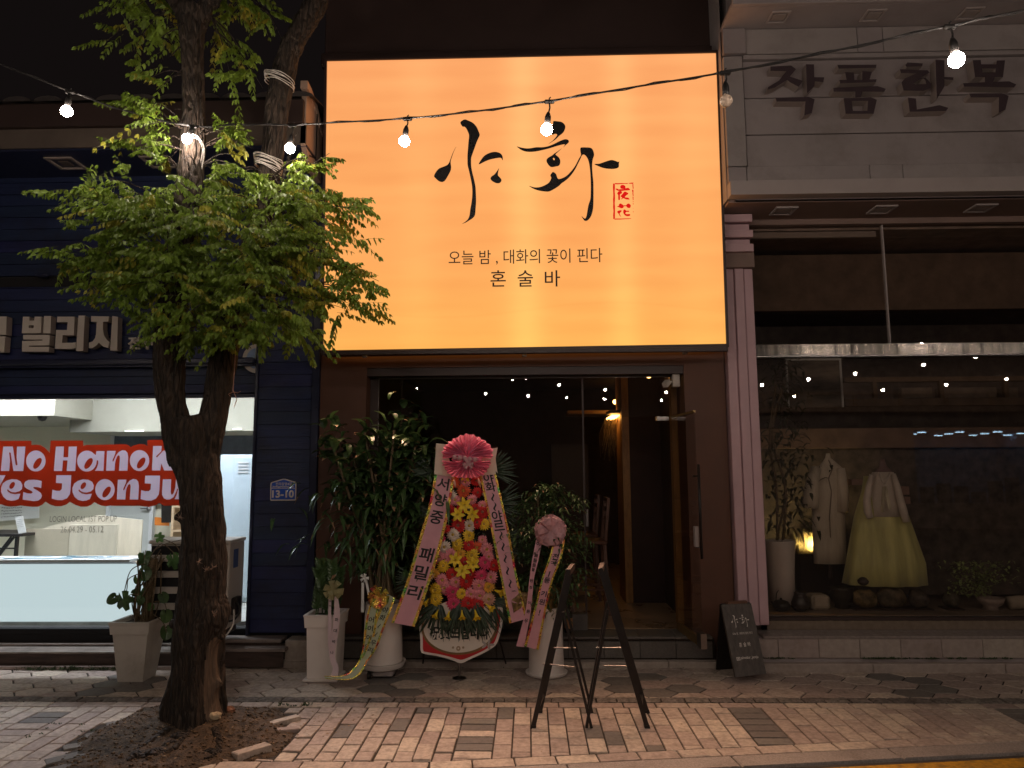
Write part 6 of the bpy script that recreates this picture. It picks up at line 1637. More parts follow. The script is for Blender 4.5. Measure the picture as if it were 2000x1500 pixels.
# pale stone at the trunk foot
st_ = thing('pale_rock', 'small pale broken rock lying on the soil at the foot of the trunk', 'rock', tuple(G(417, 1428)))
c = G(417, 1427); z0 = soil_z(c.x, c.y); b = MB(); b.ball((c.x, c.y, z0+.018), .05, 9, 6, (1, .6, .5), .5); b.build('rock_body', mat('limestone', (.55, .43, .28), .85, var=.25, scale=25, bump=.5), st_)
st_ = thing('brick_fragment', 'small reddish brick fragment leaning on the right side of the trunk base', 'brick', tuple(G(446, 1400)))
c = G(448, 1398, .04); b = MB(); b.ball((c.x, c.y, .055), .045, 8, 6, (.8, .7, 1.1), .5); b.build('fragment_body', mat('red_brick', (.3, .13, .07), .9, var=.3, scale=25), st_)
# cable wound round the limbs
def coil(nodes, Y, n, wid, lab, tilt=.35, sp=.012):
    (px, py) = nodes; c = P(px, py, Y); r = rad(wid, Y)*1.07
    t = thing('cable_coil', lab, 'cable', tuple(c))
    for k in range(n):
        b = MB(); pts = []
        dz = (k-n/2)*sp; ph = U(-.15, .15); tl = tilt+U(-.12, .12)
        for i in range(29):
            a = 2*math.pi*i/28
            pts.append((c.x+r*(1+.02*k*U(.2, 1))*math.cos(a), c.y+r*1.03*math.sin(a), c.z+dz-r*tl*math.cos(a+ph)+.004*math.sin(3*a+k)))
        b.tube(pts, .0032, 6, False); b.build('cable_turn', M['white_cable'], t, smooth=True)
    return t
coil((546, 158), 5.2, 6, 54, 'upper coil of pale cable round the right limb, below the top of the photo')
coil((524, 320), 5.2, 9, 50, 'lower coil of pale cable round the right limb near the lamp height')
b = MB(); b.tube(catmull([tuple(P(a, c_, 4.72)) for a, c_ in ((372, 262), (385, 265), (397, 282), (399, 300), (394, 330))], 5, False), .004, 6); b.tube(catmull([tuple(P(a, c_, 4.73)) for a, c_ in ((374, 268), (388, 272), (396, 292), (392, 318))], 5, False), .004, 6)
o = b.build('cable_loop', M['white_cable'], smooth=True); props(o, 'pale cable looping down the left limb beside the glowing bulb', 'cable')

# ================================================================== STRING LIGHTS
wire_px = [(-90, 92, 4.2), (0, 125, 4.25), (137, 178, 4.3), (240, 215, 4.5), (375, 246, 4.72), (470, 243, 4.72), (572, 244, 4.7), (640, 240, 4.62), (796, 231, 4.4), (940, 216, 4.2), (1073, 197, 4.0), (1250, 168, 3.8), (1416, 141, 3.6), (1640, 97, 3.35), (1855, 50, 3.1), (2000, 20, 2.98), (2150, -14, 2.86)]
wp_ = [P(*q) for q in wire_px]
b = MB(); cv = catmull([tuple(p) for p in wp_], 6, False); b.tube(cv, .0055, 7, False)
b.tube([p+Vector((0, .009*math.sin(i*1.3), .009*math.cos(i*1.3))) for i, p in enumerate(cv)], .0028, 5, False)
o = b.build('string_light_cable', M['rubber'], smooth=True); props(o, 'black festoon cable crossing in front of the tree, the lit sign and the grey panels', 'cable')
lit = emit('bulb_glow', BULB_COL, BULB_FRONT)
off_m = mat('unlit_bulb_glass', (.72, .55, .42), .2, var=.02)
def bulb(wx, wy, Y, bx, by, on, lab, glow=None, grp='bulbs of the near string', r=.034):
    w = P(wx, wy, Y); c = P(bx, by, Y)
    t = thing('festoon_bulb', lab, 'light bulb', tuple(c), group=grp)
    b = MB(); d = Vector((w.x-c.x, 0, w.z-c.z)).normalized()
    b.box(w.x-.03, w.x+.03, w.y-.012, w.y+.012, w.z-.013, w.z+.009, .006); b.tube([w, w+Vector((0, 0, .02)), w+Vector((.008, 0, .026))], .004, 5); b.build('cable_clip', M['rubber'], t)
    b = MB(); top = c+d*(r+.06); b.tube([w, w.lerp(top, .5)+Vector((.006, 0, 0)), top], .005, 6); b.build('drop_cord', M['rubber'], t)
    b = MB(); b.tube([c+d*(r*.72), c+d*(r+.02), c+d*(r+.045), c+d*(r+.062), c+d*(r+.075)], [.017, .0185, .0185, .013, .007], 14); sk = b.build('socket', M['rubber'], t, smooth=True)
    b = MB(); n = 28
    prof = 0
    prof = [(math.sin(a_), -math.cos(a_)) for a_ in [math.pi*j_/18 for j_ in range(15)]]+[(.5, .9), (.5, 1.0)]
    rings = [c-d*(-z*r) for r_, z in prof]
    b.tube([c+d*(z*r) for r_, z in prof], [max(.001, r_*r) for r_, z in prof], n); b.build('globe', (glow or lit) if on else off_m, sk, smooth=True)
    return t
bulb(137, 180, 4.3, 130, 217, 1, 'lit bulb at far left hanging before the dark eave')
bulb(378, 248, 4.72, 365, 271, 1, 'lit bulb resting against the left limb of the tree')
bulb(572, 246, 4.7, 566, 290, 1, 'lit bulb among leaves right of the right limb')
bulb(796, 232, 4.4, 790, 276, 1, 'lit bulb hanging before the left part of the orange sign')
bulb(1073, 198, 4.0, 1068, 253, 1, 'lit bulb covering the second brush syllable on the sign')
bulb(1416, 142, 3.6, 1418, 197, 0, 'unlit frosted bulb at the right edge of the orange sign')
bulb(1855, 52, 3.1, 1868, 117, 1, 'lit bulb at upper right before the grey panels')

# ================================================================== THE OTHER SIDE OF THE STREET (seen mirrored in the glass)
glow2 = emit('street_bulb_glow', BULB_COL, BULB_STREET)
def far_string(pts, n, lab, glow2=glow2):
    cv = catmull(pts, 12, False); b = MB(); b.tube(cv, .006, 5, False); o = b.build('string_light_cable', M['rubber']); props(o, lab + ', its cable', 'cable')
    for i in range(n):
        p = cv[int((i+.5)/n*(len(cv)-1))]
        t = thing('festoon_bulb', 'lit bulb of the ' + lab, 'light bulb', (p.x, p.y, p.z-.12), group=lab)
        b = MB(); b.tube([p, p-Vector((0, 0, .09))], .012, 6); b.build('socket', M['rubber'], t)
        b = MB(); b.ball((p.x, p.y, p.z-.12), .034, 10, 7); b.build('globe', glow2, t, smooth=True)
far_string([(-5, -1.2, 4.3), (-1, -1.5, 3.85), (3, -1.8, 3.5), (7, -1.9, 3.85), (11, -2.0, 4.4)], 15, 'festoon over the middle of the street')
far_string([(-6, -4.0, 4.2), (0, -4.2, 3.7), (6, -4.4, 3.6), (14, -4.4, 4.2)], 16, 'festoon along the far side of the street')
far_string([(-6.5, 2.1, 4.1), (-2, 1.9, 3.45), (2, 1.8, 3.42), (7, 1.7, 3.9)], 9, 'festoon over the near edge of the road', emit('near_bulb_glow', BULB_COL, BULB_NEAR))
opp = thing('opposite_shop', 'shop across the street with a cool lit window, seen mirrored in the glass', 'building', (8, -8, 0))
b = MB(); b.box(-14, 11.4, -8.3, -8, -.05, 6.0); b.box(16.3, 26, -8.3, -8, -.05, 6.0); b.box(11.4, 16.3, -8.3, -8, 2.85, 6.0); b.box(11.4, 16.3, -8.3, -8, -.05, .7); b.build('wall', mat('dusky_render', (.32, .27, .25), .8, var=.2, scale=1), opp)
b = MB(); b.box(11.4, 16.3, -12.0, -11.9, .3, 3.2); b.box(11.3, 11.4, -12, -8.3, .3, 3.2); b.box(16.3, 16.4, -12, -8.3, .3, 3.2); b.box(11.3, 16.4, -12, -8.3, 2.85, 3.2); b.box(11.3, 16.4, -12, -8.3, .2, .3); b.build('inner_room', mat('blue_room', (.2, .26, .36), .6), opp)
b = MB()
for i in range(4):
    for j in range(3): b.box(12.0+i*1.15+j*.3, 12.22+i*1.15+j*.3, -8.9-j*1.1, -8.8-j*1.1, 2.80, 2.83)
b.build('ceiling_light', emit('cool_shop_light', (.5, .78, 1.0), 9), opp)
b = MB()
for i in range(8): b.box(11.7+i*.55, 12.0+i*.55, -10.5, -10.2, .3, U(.9, 1.6), .01)
b.build('display_goods', mat('dark_goods', (.06, .07, .09), .7), opp)
b = MB(); b.box(4, 15, -7.4, -7.3, 3.35, 3.5); b.box(4, 15, -7.4, -7.3, 3.85, 3.93)
for i in range(9): b.box(4.2+i*1.3, 4.3+i*1.3, -7.4, -7.3, 3.5, 3.85)
b.build('balcony_rail', mat('rail_brown', (.3, .2, .14), .7), opp)
# ================================================================== POTTED PLANTS BY THE DOOR
def taper_pot(name_parent, cx, cy0, z0, z1, w0, w1, rim, mt, lip=.03, foot=True):
    b = MB()
    def sq(h, z, yy=None): return [(cx-h, cy0-h, z), (cx+h, cy0-h, z), (cx+h, cy0+h, z), (cx-h, cy0+h, z)]
    b.loft([sq(w0, z0), sq(w1, z1-rim)], True)
    pb_ = b.build('pot_body', mt, name_parent)
    b = MB(); b.loft([sq(w1+.001, z1-rim), sq(w1+.014, z1-rim+.003), sq(w1+.02, z1-lip), sq(w1+.02+lip*.3, z1-.004), sq(w1+.02+lip*.3, z1), sq(w1-.004, z1), sq(w1-.012, z1-.05)], True); b.build('rim', mt, pb_)
    b = MB(); b.box(cx-w1+.013, cx+w1-.013, cy0-w1+.013, cy0+w1-.013, z1-.05, z1-.03); b.build('soil', M['earth'], pb_)
# monstera in the tapered planter at the left
pm = thing('monstera_planter', 'square tapered beige planter with a straggly split-leaf climber beside the tree trunk', 'plant', (-3.285, 6.13, 0))
cx, cy0 = -3.285, 6.11; zt = .485
taper_pot(pm, cx, cy0, .0, zt, .105, .145, .10, M['beige_pot'])
b = MB(); b.tube([(cx+.03, cy0, zt-.05), (cx+.05, cy0, zt+.2), (cx+.09, cy0, zt+.5)], [.03, .03, .032], 8); b.build('moss_pole', M['cane'], pm)
b = MB()
for k in range(26):
    a = Vector((cx+U(-.04, .1), cy0+U(-.05, .05), zt-.03)); b.tube(catmull([tuple(a), tuple(a+Vector((U(-.06, .06), U(-.05, .02), U(.15, .3)))), tuple(a+Vector((U(-.06, .12), U(-.06, .02), U(.3, .62))))], 4, False), U(.003, .008), 5)
for pts in ([(278, 1118), (252, 1130), (248, 1150), (244, 1170)], [(283, 1100), (255, 1115), (242, 1160)], [(302, 1175), (320, 1176), (326, 1195)], [(292, 1090), (315, 1062), (345, 1085)], [(285, 1170), (260, 1160), (235, 1175)], [(312, 1050), (340, 1062), (350, 1075)], [(300, 1075), (330, 1060), (390, 1048)], [(300, 1200), (318, 1215), (325, 1235)]):
    b.tube(catmull([tuple(P(x_, y_, 6.05)) for x_, y_ in pts], 5, False), .004, 5)
b.build('stems', M['cane'], pm)
def split_leaf(mb, base, ang, s, cuts=True, Y0=6.03):
    """heart-shaped leaf with slots, facing the street"""
    n = 17; pts = []
    for i in range(n):
        t = i/(n-1)*2-1; a = t*math.pi*.93
        r = s*(.55+.45*math.cos(a*.5)**.7)*(1-.35*(cuts and i % 3 == 1 and 0 < i < n-1))
        pts.append((r*math.cos(a), r*math.sin(a)*.85))
    ca, sa = math.cos(ang), math.sin(ang)
    tilt = U(-.4, .4)
    V = [Vector((base.x+x_*ca-y_*sa, base.y+(x_*tilt*.5)+abs(y_)*.35-.01, base.z+x_*sa+y_*ca)) for x_, y_ in pts]
    c = Vector((base.x, base.y, base.z))
    for i in range(n-1): mb.face([c, V[i], V[i+1]])
for px, py, an, s, mt, cu in ((282, 1090, -1.6, .10, 'leaf_dark', True), (338, 1092, -1.45, .09, 'leaf_green', True), (282, 1118, -1.2, .075, 'leaf_dark', False), (268, 1130, -1.5, .045, 'leaf_green', False), (240, 1170, -1.3, .105, 'leaf_dark', True), (222, 1168, -2.4, .06, 'leaf_dark', False),
                       (292, 1185, -.4, .045, 'leaf_green', False), (324, 1200, -1.5, .07, 'leaf_green', False), (325, 1232, -1.5, .075, 'leaf_dark', False), (275, 1155, -2.0, .06, 'leaf_dark', False), (262, 1158, .4, .04, 'leaf_dark', False), (310, 1050, .1, .06, 'leaf_green', True), (318, 1165, -1.2, .06, 'leaf_dark', False), (275, 1170, -1.9, .05, 'leaf_dark', False)):
    b = MB(); split_leaf(b, P(px, py, U(5.98, 6.08)), an, s, cu); b.build('leaf', M[mt], pm, fix=False)
# zamioculcas in the white square pot
pz = thing('zz_plant', 'upright glossy green plant in a tall square white pot with an olive bow', 'plant', (-1.72, 6.13, 0))
cx, cy0, zt = -1.715, 6.15, .53
taper_pot(pz, cx, cy0, .02, zt, .118, .128, .105, M['white_pot'], lip=.018)
b = MB(); b.box(cx-.15, cx+.14, cy0-.15, cy0+.14, 0, .02, .006); b.build('saucer', M['white_pot'], pz)
for k in range(13):
    a = Vector((cx+U(-.08, .08), cy0+U(-.07, .07), zt-.04)); tip = a+Vector((U(-.10, .10)-.03, U(-.1, .05), U(.22, .44) if k > 2 else .46)); b = MB()
    cv = catmull([tuple(a), tuple(a.lerp(tip, .5)+Vector((0, 0, .02))), tuple(tip)], 9, False); b.tube(cv, [.006*(1-.6*i/len(cv)) for i in range(len(cv))], 5)
    for i in range(4, len(cv)):
        for s_ in (-1, 1): leaf_faces(b, cv[i], Vector((s_*.8, U(-.6, .2), .75)), Vector((0, -1, .2)), .065, .03, .05, 3)
    b.build('frond', M['leaf_dark'], pz, fix=False)
def bow(parent, c, r, mt, n=8, name='bow', loopw=.5):
    b = MB()
    for k in range(n):
        a = 2*math.pi*k/n+U(-.2, .2); d = Vector((math.cos(a), -.35+U(-.3, .3), math.sin(a))).normalized(); sd = d.cross(Vector((0, 1, 0))).normalized()*r*loopw*.5
        pr = None
        for i in range(9):
            t = i/8*2*math.pi*.5; q = c+d*(r*math.sin(t)**.8 if math.sin(t) > 0 else 0)+Vector((0, -1, 0))*(r*.35*math.cos(t))
            w = sd*(.35+.9*math.sin(t)); cur = (q-w+Vector((0, U(-.1, .1)*r, 0)), q+w+Vector((0, U(-.1, .1)*r, 0)))
            if pr: b.face([pr[0], pr[1], cur[1], cur[0]])
            pr = cur
    return b.build(name, mt, parent, smooth=True, fix=False)
def ribbon(name, parent, px_pts, Y, mt, edge=None, ew=.16, seg=5, thick=.0015, label=None):
    """strip through (x_left, x_right, py, Y) rows; edge: foil border material"""
    rows = [(P(a, c_, yy), P(b_, c2, yy2)) for (a, b_, c_, c2, yy, yy2) in px_pts]
    L_ = catmull([tuple(r[0]) for r in rows], seg, False); R2 = catmull([tuple(r[1]) for r in rows], seg, False)
    b = MB()
    for i in range(len(L_)-1):
        if edge:
            a0, a1 = L_[i].lerp(R2[i], ew), L_[i+1].lerp(R2[i+1], ew); c0, c1 = L_[i].lerp(R2[i], 1-ew), L_[i+1].lerp(R2[i+1], 1-ew)
            b.mi = 1; b.face([L_[i], a0, a1, L_[i+1]]); b.face([c0, R2[i], R2[i+1], c1]); b.mi = 0; b.face([a0, c0, c1, a1])
        else: b.face([L_[i], R2[i], R2[i+1], L_[i+1]])
    o = b.build(name, [mt, edge] if edge else mt, parent, fix=False, smooth=True)
    if label: o['label'] = label
    return L_, R2
def ribbon_text(parent, L_, R2, chars, t0, t1, size_frac=.62, bold=.02, mt=None):
    n = len(chars)
    for k, ch in enumerate(chars):
        if ch == ' ': continue
        t = t0+(t1-t0)*(k+.5)/n; f = t*(len(L_)-1); i = min(int(f), len(L_)-2); u = f-i
        a = L_[i].lerp(L_[i+1], u); c = R2[i].lerp(R2[i+1], u); up = (L_[i]-L_[i+1]).normalized()
        r = (c-a).normalized(); w = (c-a).length*size_frac
        if ch == '~':
            b = MB(); m_ = a.lerp(c, .5); nn_ = r.cross(up).normalized()*.004; q = [m_+nn_+up*(w*.42*(1-s*2))+r*(w*.12*math.sin(s*6.28)) for s in [j/8 for j in range(9)]]
            for j in range(8):
                ww = r*w*.07*(.4+math.sin(j/8*3.14)); b.face([q[j]-ww, q[j]+ww, q[j+1]+ww, q[j+1]-ww])
            b.build('brush_mark', mt or M['ink'], parent, fix=False); continue
        kw = dict(height=w) if ch in '1!' else dict(width=w, height=w)
        lettering(ch, a.lerp(c, .5), mt or M['ink'], parent, right=r, up=r.cross(Vector((0, 1, 0))) if False else up, bold=bold, off=.004, **kw)
bow(pz, P(652, 1152, 5.97), .085, M['tulle_olive'], 7, 'ribbon_bow')
L_, R2 = ribbon('ribbon_tail', pz, [(653, 660, 1165, 1165, 5.97, 5.97), (652, 664, 1200, 1200, 5.95, 5.95), (648, 660, 1240, 1240, 5.94, 5.94), (643, 654, 1280, 1280, 5.93, 5.93), (650, 661, 1305, 1303, 5.9, 5.9), (644, 660, 1322, 1324, 5.86, 5.86)], 0, M['ribbon_pale'])
ribbon_text(pz, L_, R2, '화대박나', .2, .62, .55)
L_, R2 = ribbon('ribbon_tail', pz, [(642, 648, 1163, 1163, 5.98, 5.98), (641, 647, 1200, 1200, 5.96, 5.96), (641, 650, 1260, 1260, 5.95, 5.95), (647, 656, 1300, 1300, 5.93, 5.93)], 0, M['ribbon_pale'])
ribbon_text(pz, L_, R2, '이이이', .02, .25, .6)
# tall corn plant in the round white pot on a wheeled saucer
pd = thing('corn_plant', 'tall bushy corn plant in a round white pot on wheels left of the wreath', 'plant', (-1.25, 6.2, 0))
cx, cy0 = -1.245, 6.2; zt = .60
b = MB(); b.lathe((cx, cy0, 0), [(.165, .12), (.168, .13), (.155, .5), (.15, zt), (.14, zt), (.135, zt-.05)], 40); b.build('pot_body', M['white_pot'], pd, smooth=True); smooth_by_angle(pd.children[-1])
b = MB(); b.lathe((cx, cy0, 0), [(.15, .07), (.175, .08), (.19, .11), (.195, .122), (.18, .122), (.17, .1)], 40); b.build('saucer', M['white_pot'], pd); smooth_by_angle(pd.children[-1])
b = MB(); b.box(cx-.06, cx+.11, cy0-.12, cy0+.1, .02, .07, .01); b.build('drip_tray', M['panel_grey'], pd)
for ax, ay in ((-.09, -.11), (.1, -.02), (-.1, .1), (.09, .12)):
    b = MB(); b.tube([(cx+ax-.012, cy0+ay, .028), (cx+ax+.012, cy0+ay, .028)], .026, 14); b.box(cx+ax-.01, cx+ax+.01, cy0+ay-.01, cy0+ay+.012, .03, .08); b.build('caster', M['black'], pd)
b = MB(); b.lathe((cx, cy0, zt-.06), [(.13, 0), (.13, .012)], 24); b.build('soil', M['earth'], pd)
tipsd = []
for k in range(15):
    a0 = Vector((cx+U(-.09, .09), cy0+U(-.08, .06), zt-.06)); tx_, ty_ = U(622, 845), U(835, 990)
    if k < 3: tx_, ty_ = (785, 810, 770)[k], (815, 830, 840)[k]
    tp_ = P(tx_, ty_, U(6.05, 6.4)); b = MB(); cv = catmull([tuple(a0), tuple(a0+Vector(((tp_.x-a0.x)*.25, 0, .5))), tuple(tp_)], 8, False); b.tube(cv, [.017-.007*i/len(cv) for i in range(len(cv))], 7); b.build('cane', M['cane'], pd, smooth=True)
    tipsd += [(cv[i], (cv[i]-cv[i-1]).normalized()) for i in range(len(cv)-6, len(cv))]
b = MB()
for k in range(760):
    p, dr = random.choice(tipsd); p = p+Vector((random.gauss(0, .07), U(-.05, .05), random.gauss(-.03, .08)))
    d = (dr*.6+rdir(-.5, .6)).normalized(); 
    if p.y+d.y*.2 > 6.55: d.y = -abs(d.y)
    leaf_faces(b, p, d, Vector((0, 0, 1)), U(.12, .22), U(.055, .085), U(.1, .5), 5, tip=(.8 if rnd() < .35 else 2))
for k in range(420):
    p = P(random.gauss(735, 55), U(930, 1120), U(6.05, 6.35)); leaf_faces(b, p, rdir(-.8, .3), Vector((0, 0, 1)), U(.1, .2), U(.03, .045), .5, 4, tip=(.85 if rnd() < .12 else 2))
b.build('foliage', [M['leaf_dark'], M['leaf_tip']], pd, fix=False, kind='stuff')
bow(pd, P(742, 1165, 5.96), .10, M['foil'], 9, 'foil_bow', .4)
L_, R2 = ribbon('ribbon_tail', pd, [(730, 752, 1160, 1158, 5.98, 5.98), (718, 738, 1195, 1195, 5.95, 5.95), (712, 734, 1230, 1230, 5.93, 5.93), (708, 724, 1265, 1268, 5.93, 5.93), (698, 714, 1295, 1300, 5.9, 5.9), (672, 690, 1318, 1326, 5.85, 5.85), (633, 636, 1320, 1326, 5.82, 5.82)], 0, M['ribbon_green'], M['foil'], .2)
ribbon_text(pd, L_, R2, '어이이인', .2, .52, .5)
L_, R2 = ribbon('ribbon_tail', pd, [(752, 772, 1158, 1168, 5.99, 5.99), (742, 764, 1190, 1192, 5.96, 5.96), (728, 750, 1225, 1228, 5.94, 5.94), (716, 736, 1262, 1265, 5.92, 5.92), (706, 720, 1285, 1290, 5.91, 5.91)], 0, M['ribbon_green'], M['foil'], .2)
ribbon_text(pd, L_, R2, '야화~~우리', .2, .85, .5)
b = MB(); b.face([P(706, 1138, 6.05), P(711, 1138, 6.05), P(711, 1196, 6.05), P(705, 1196, 6.05)]); b.face([P(712, 1130, 6.05), P(717, 1132, 6.05), P(724, 1165, 6.05), P(719, 1166, 6.05)]); b.build('white_ribbon', M['paper'], pd, fix=False); bow(pd, P(712, 1128, 6.04), .04, M['paper'], 5, 'white_bow')
# bushy plant in the tall white cylinder pot
pc2 = thing('bushy_plant', 'dense small-leaved plant in a tall white cylinder pot with pale pink tulle bow', 'plant', (.13, 6.22, 0))
cx, cy0, zt = .135, 6.24, .56
b = MB(); b.lathe((cx, cy0, 0), [(.148, .015), (.15, .03), (.143, .3), (.14, zt), (.13, zt), (.125, zt-.05)], 40); b.build('pot_body', M['white_pot'], pc2); smooth_by_angle(pc2.children[-1])
b = MB(); b.lathe((cx, cy0, 0), [(.15, 0), (.172, .012), (.178, .028), (.165, .028)], 40); b.build('saucer', M['white_pot'], pc2); smooth_by_angle(pc2.children[-1])
b = MB()
for k in range(9):
    a0 = Vector((cx+U(-.04, .04), cy0, zt-.05)); tp_ = P(U(1030, 1115), U(960, 1080), U(6.1, 6.35)); b.tube(catmull([tuple(a0), tuple(a0.lerp(tp_, .5)), tuple(tp_)], 5, False), .008, 6)
b.build('stems', M['cane'], pc2)
b = MB()
for k in range(330):       # tiers of drooping sprays
    py = U(945, 1185); wv_ = 22+62*math.sin(math.pi*min(1, (py-930)/250*.8+.1)); px = 1068+max(-62, min(62, random.gauss(0, wv_*.36)))
    c = P(px, py, U(6.04, 6.4)); dr = Vector(((px-1068)/70+U(-.4, .4), U(-1, .3), U(-.35, .25))).normalized()
    for j in range(8):
        q = c+dr*(.02*j)+Vector((0, 0, -.0012*j*j)); s_ = 1 if j % 2 else -1; sd = dr.cross(Vector((0, 0, 1))).normalized()
        leaf_faces(b, q, (sd*s_*.8+dr*.7+Vector((0, 0, U(-.6, .3)))+rdir()*.4), Vector((0, 0, 1)), U(.045, .07), U(.018, .028), .3, 2, tip=(.5 if rnd() < .05 else 3))
b.build('foliage', [M['leaf_dark'], M['leaf_tip']], pc2, fix=False, kind='stuff')
b = MB()   # gold mesh wrapped round the pot top
for k in range(46):
    a = 2*math.pi*k/46; a2 = 2*math.pi*(k+1)/46
    f = lambda a_, z, r: Vector((cx-.02+(r+.03*math.sin(a_*7+z*30))*math.cos(a_), cy0+(r*.85+.02*math.sin(a_*9))*math.sin(a_), z+.02*math.sin(a_*5)))
    for z0_, r0_, z1_, r1_ in ((.53, .15, .60, .17), (.60, .17, .68, .19), (.68, .19, .74, .155)): b.face([f(a, z0_, r0_), f(a2, z0_, r0_), f(a2, z1_, r1_), f(a, z1_, r1_)])
b.build('mesh_wrap', M['tulle_gold'], pc2, smooth=True, fix=False)
bow(pc2, P(1022, 1180, 6.0), .10, M['tulle_gold'], 8, 'mesh_bow', .7)
bow(pc2, P(1075, 1036, 5.95), .13, M['tulle_pink'], 14, 'tulle_loops', .34)
L_, R2 = ribbon('ribbon_tail', pc2, [(1082, 1104, 1052, 1054, 5.95, 5.95), (1072, 1096, 1090, 1092, 5.93, 5.93), (1058, 1080, 1130, 1133, 5.92, 5.92), (1046, 1068, 1180, 1184, 5.91, 5.91), (1024, 1052, 1262, 1270, 5.9, 5.9)], 0, M['ribbon_pink'], M['foil'], .17)
ribbon_text(pc2, L_, R2, '화 전국 1등 기원!', .05, .83, .5)
L_, R2 = ribbon('ribbon_tail', pc2, [(1048, 1060, 1050, 1050, 5.97, 5.97), (1040, 1052, 1090, 1092, 5.95, 5.95), (1034, 1043, 1130, 1131, 5.94, 5.94), (1027, 1037, 1190, 1192, 5.93, 5.93), (1008, 1024, 1262, 1264, 5.91, 5.91)], 0, M['ribbon_pink'])
ribbon_text(pc2, L_, R2, '들이 늘들들들 번창 이원우', .0, .85, .65)
# bow at the cable fork behind: none

# ================================================================== FLOWER WREATH
wr = thing('flower_wreath', 'tall congratulation wreath of gerberas and lilies with magenta bow and two long pink ribbons', 'wreath', (-.60, 6.15, 0))
WP = lambda x, y, Y: P(780+x/3.947, 840+y/3.947, Y)
b = MB(); b.tube([P(897, 1322, 6.12), P(897, 1200, 6.12), P(900, 900, 6.2)], .012, 10); b.build('pole', M['chrome'], wr)
b = MB(); b.tube([P(880, 1180, 6.22), P(832, 1240, 6.3), P(826, 1296, 6.38)], .008, 6); b.build('leg', M['black'], wr)
b = MB(); b.tube([P(950, 1180, 6.22), P(975, 1250, 6.3), P(988, 1296, 6.38)], .008, 6); b.build('leg', M['black'], wr)
b = MB(); b.lathe((P(897, 1322, 6.12).x, 6.12, 0), [(.06, 0), (.06, .006), (.015, .02)], 14); b.build('foot', M['chrome'], wr)
b = MB(); b.prism([[(-.22, 0), (.24, 0), (.16, 1.0), (-.12, 1.0)]], lambda p: (P(897, 1200, 6.2).x+p[0], 6.2, .55+p[1]*1.25), (0, .03, 0)); b.build('backboard', M['blackmat'], wr)
def fan(c, a0, a1, n, L_, Y):
    b = MB()
    for k in range(n):
        a = a0+(a1-a0)*k/(n-1)+U(-.04, .04); d = Vector((math.cos(a), U(-.15, .02), math.sin(a))); leaf_faces(b, Vector((c.x, Y+U(-.02, .02), c.z)), d, Vector((0, -1, 0)), L_*U(.85, 1.05), .022, .06, 4)
    b.build('palm_fan', M['fern'], wr, fix=False)
for px, py, a0, a1, n, L_, Y in ((955, 920, -.5, 1.0, 15, .26, 6.19), (960, 985, -.7, .8, 15, .30, 6.18), (965, 1060, -.8, .6, 14, .28, 6.17), (845, 920, 2.2, 3.7, 15, .24, 6.19), (845, 1000, 2.4, 3.9, 14, .2, 6.18),
                       (960, 1170, -1.6, .2, 16, .27, 6.12), (900, 1170, -2.2, -.9, 20, .33, 6.10), (860, 1170, -2.6, -1.2, 18, .32, 6.11), (835, 1165, 2.9, 4.4, 16, .27, 6.12), (930, 1175, -2.0, -.8, 16, .30, 6.09), (820, 1130, 2.6, 4.0, 12, .24, 6.13)):
    fan(P(px, py, Y), a0, a1, n, L_, Y)
b = MB()
for k in range(160):
    px, t = U(-1, 1), rnd(); py = 925+t*255; hw = 28+t*52; leaf_faces(b, P(900+px*hw, py, 6.15), Vector((U(-1, 1), -.8, U(-1, .6))), Vector((0, 0, 1)), U(.05, .1), .03, .2, 3)
b.build('filler_leaves', M['fern'], wr, fix=False, kind='stuff')
FC = {'r': (.62, .02, .02), 'o': (.75, .12, .04), 'p': (.80, .28, .32), 'h': (.72, .06, .16), 'w': (.8, .68, .58), 'y': (.85, .55, .03), 'oy': (.8, .4, .04), 'pe': (.75, .42, .32)}
fm = {k: mat('gerbera_%s' % {'r': 'red', 'o': 'orange', 'p': 'pink', 'h': 'crimson', 'w': 'white', 'y': 'yellow', 'oy': 'amber', 'pe': 'peach'}[k], v, .6, var=.2, scale=40, trans=.12) for k, v in FC.items()}
eye = mat('flower_centre', (.5, .33, .06), .8, var=.4, scale=90); eyed = mat('flower_centre_dark', (.3, .12, .08), .8, var=.4, scale=90)
def gerbera_mesh(key, variant):
    b = MB(); R = random.Random(variant*7+1)
    for ring, (n, l, z, w) in enumerate(((17, 1.0, .0, .30), (15, .84, -.12, .27), (11, .55, -.22, .22))):
        for k in range(n):
            a = 2*math.pi*k/n+ring*.2+R.uniform(-.07, .07); d = Vector((math.cos(a), 0, math.sin(a))); s_ = Vector((-math.sin(a), 0, math.cos(a))); L_ = l*R.uniform(.9, 1.05)
            q0 = d*.14+Vector((0, z*.4-.05, 0)); q1 = d*L_*.62+Vector((0, z-.10, 0)); q2 = d*L_+Vector((0, z+.04+R.uniform(-.05, .05), 0))
            b.face([q0-s_*w*.18, q0+s_*w*.18, q1+s_*w*.5, q1-s_*w*.5]); b.face([q1-s_*w*.5, q1+s_*w*.5, q2+s_*w*.12, q2-s_*w*.12])
    b.mi = 1; b.ball((0, -.2, 0), .2, 10, 5, (1, .5, 1), .2)
    me = bpy.data.meshes.new('gerbera'); me.from_pydata(b.v, [], b.f); me.materials.append(fm[key]); me.materials.append(eyed if key in 'rh' else eye); me.polygons.foreach_set('material_index', b.m); me.update(); return me
gm = {(k, v): gerbera_mesh(k, v) for k in FC for v in (0, 1)}
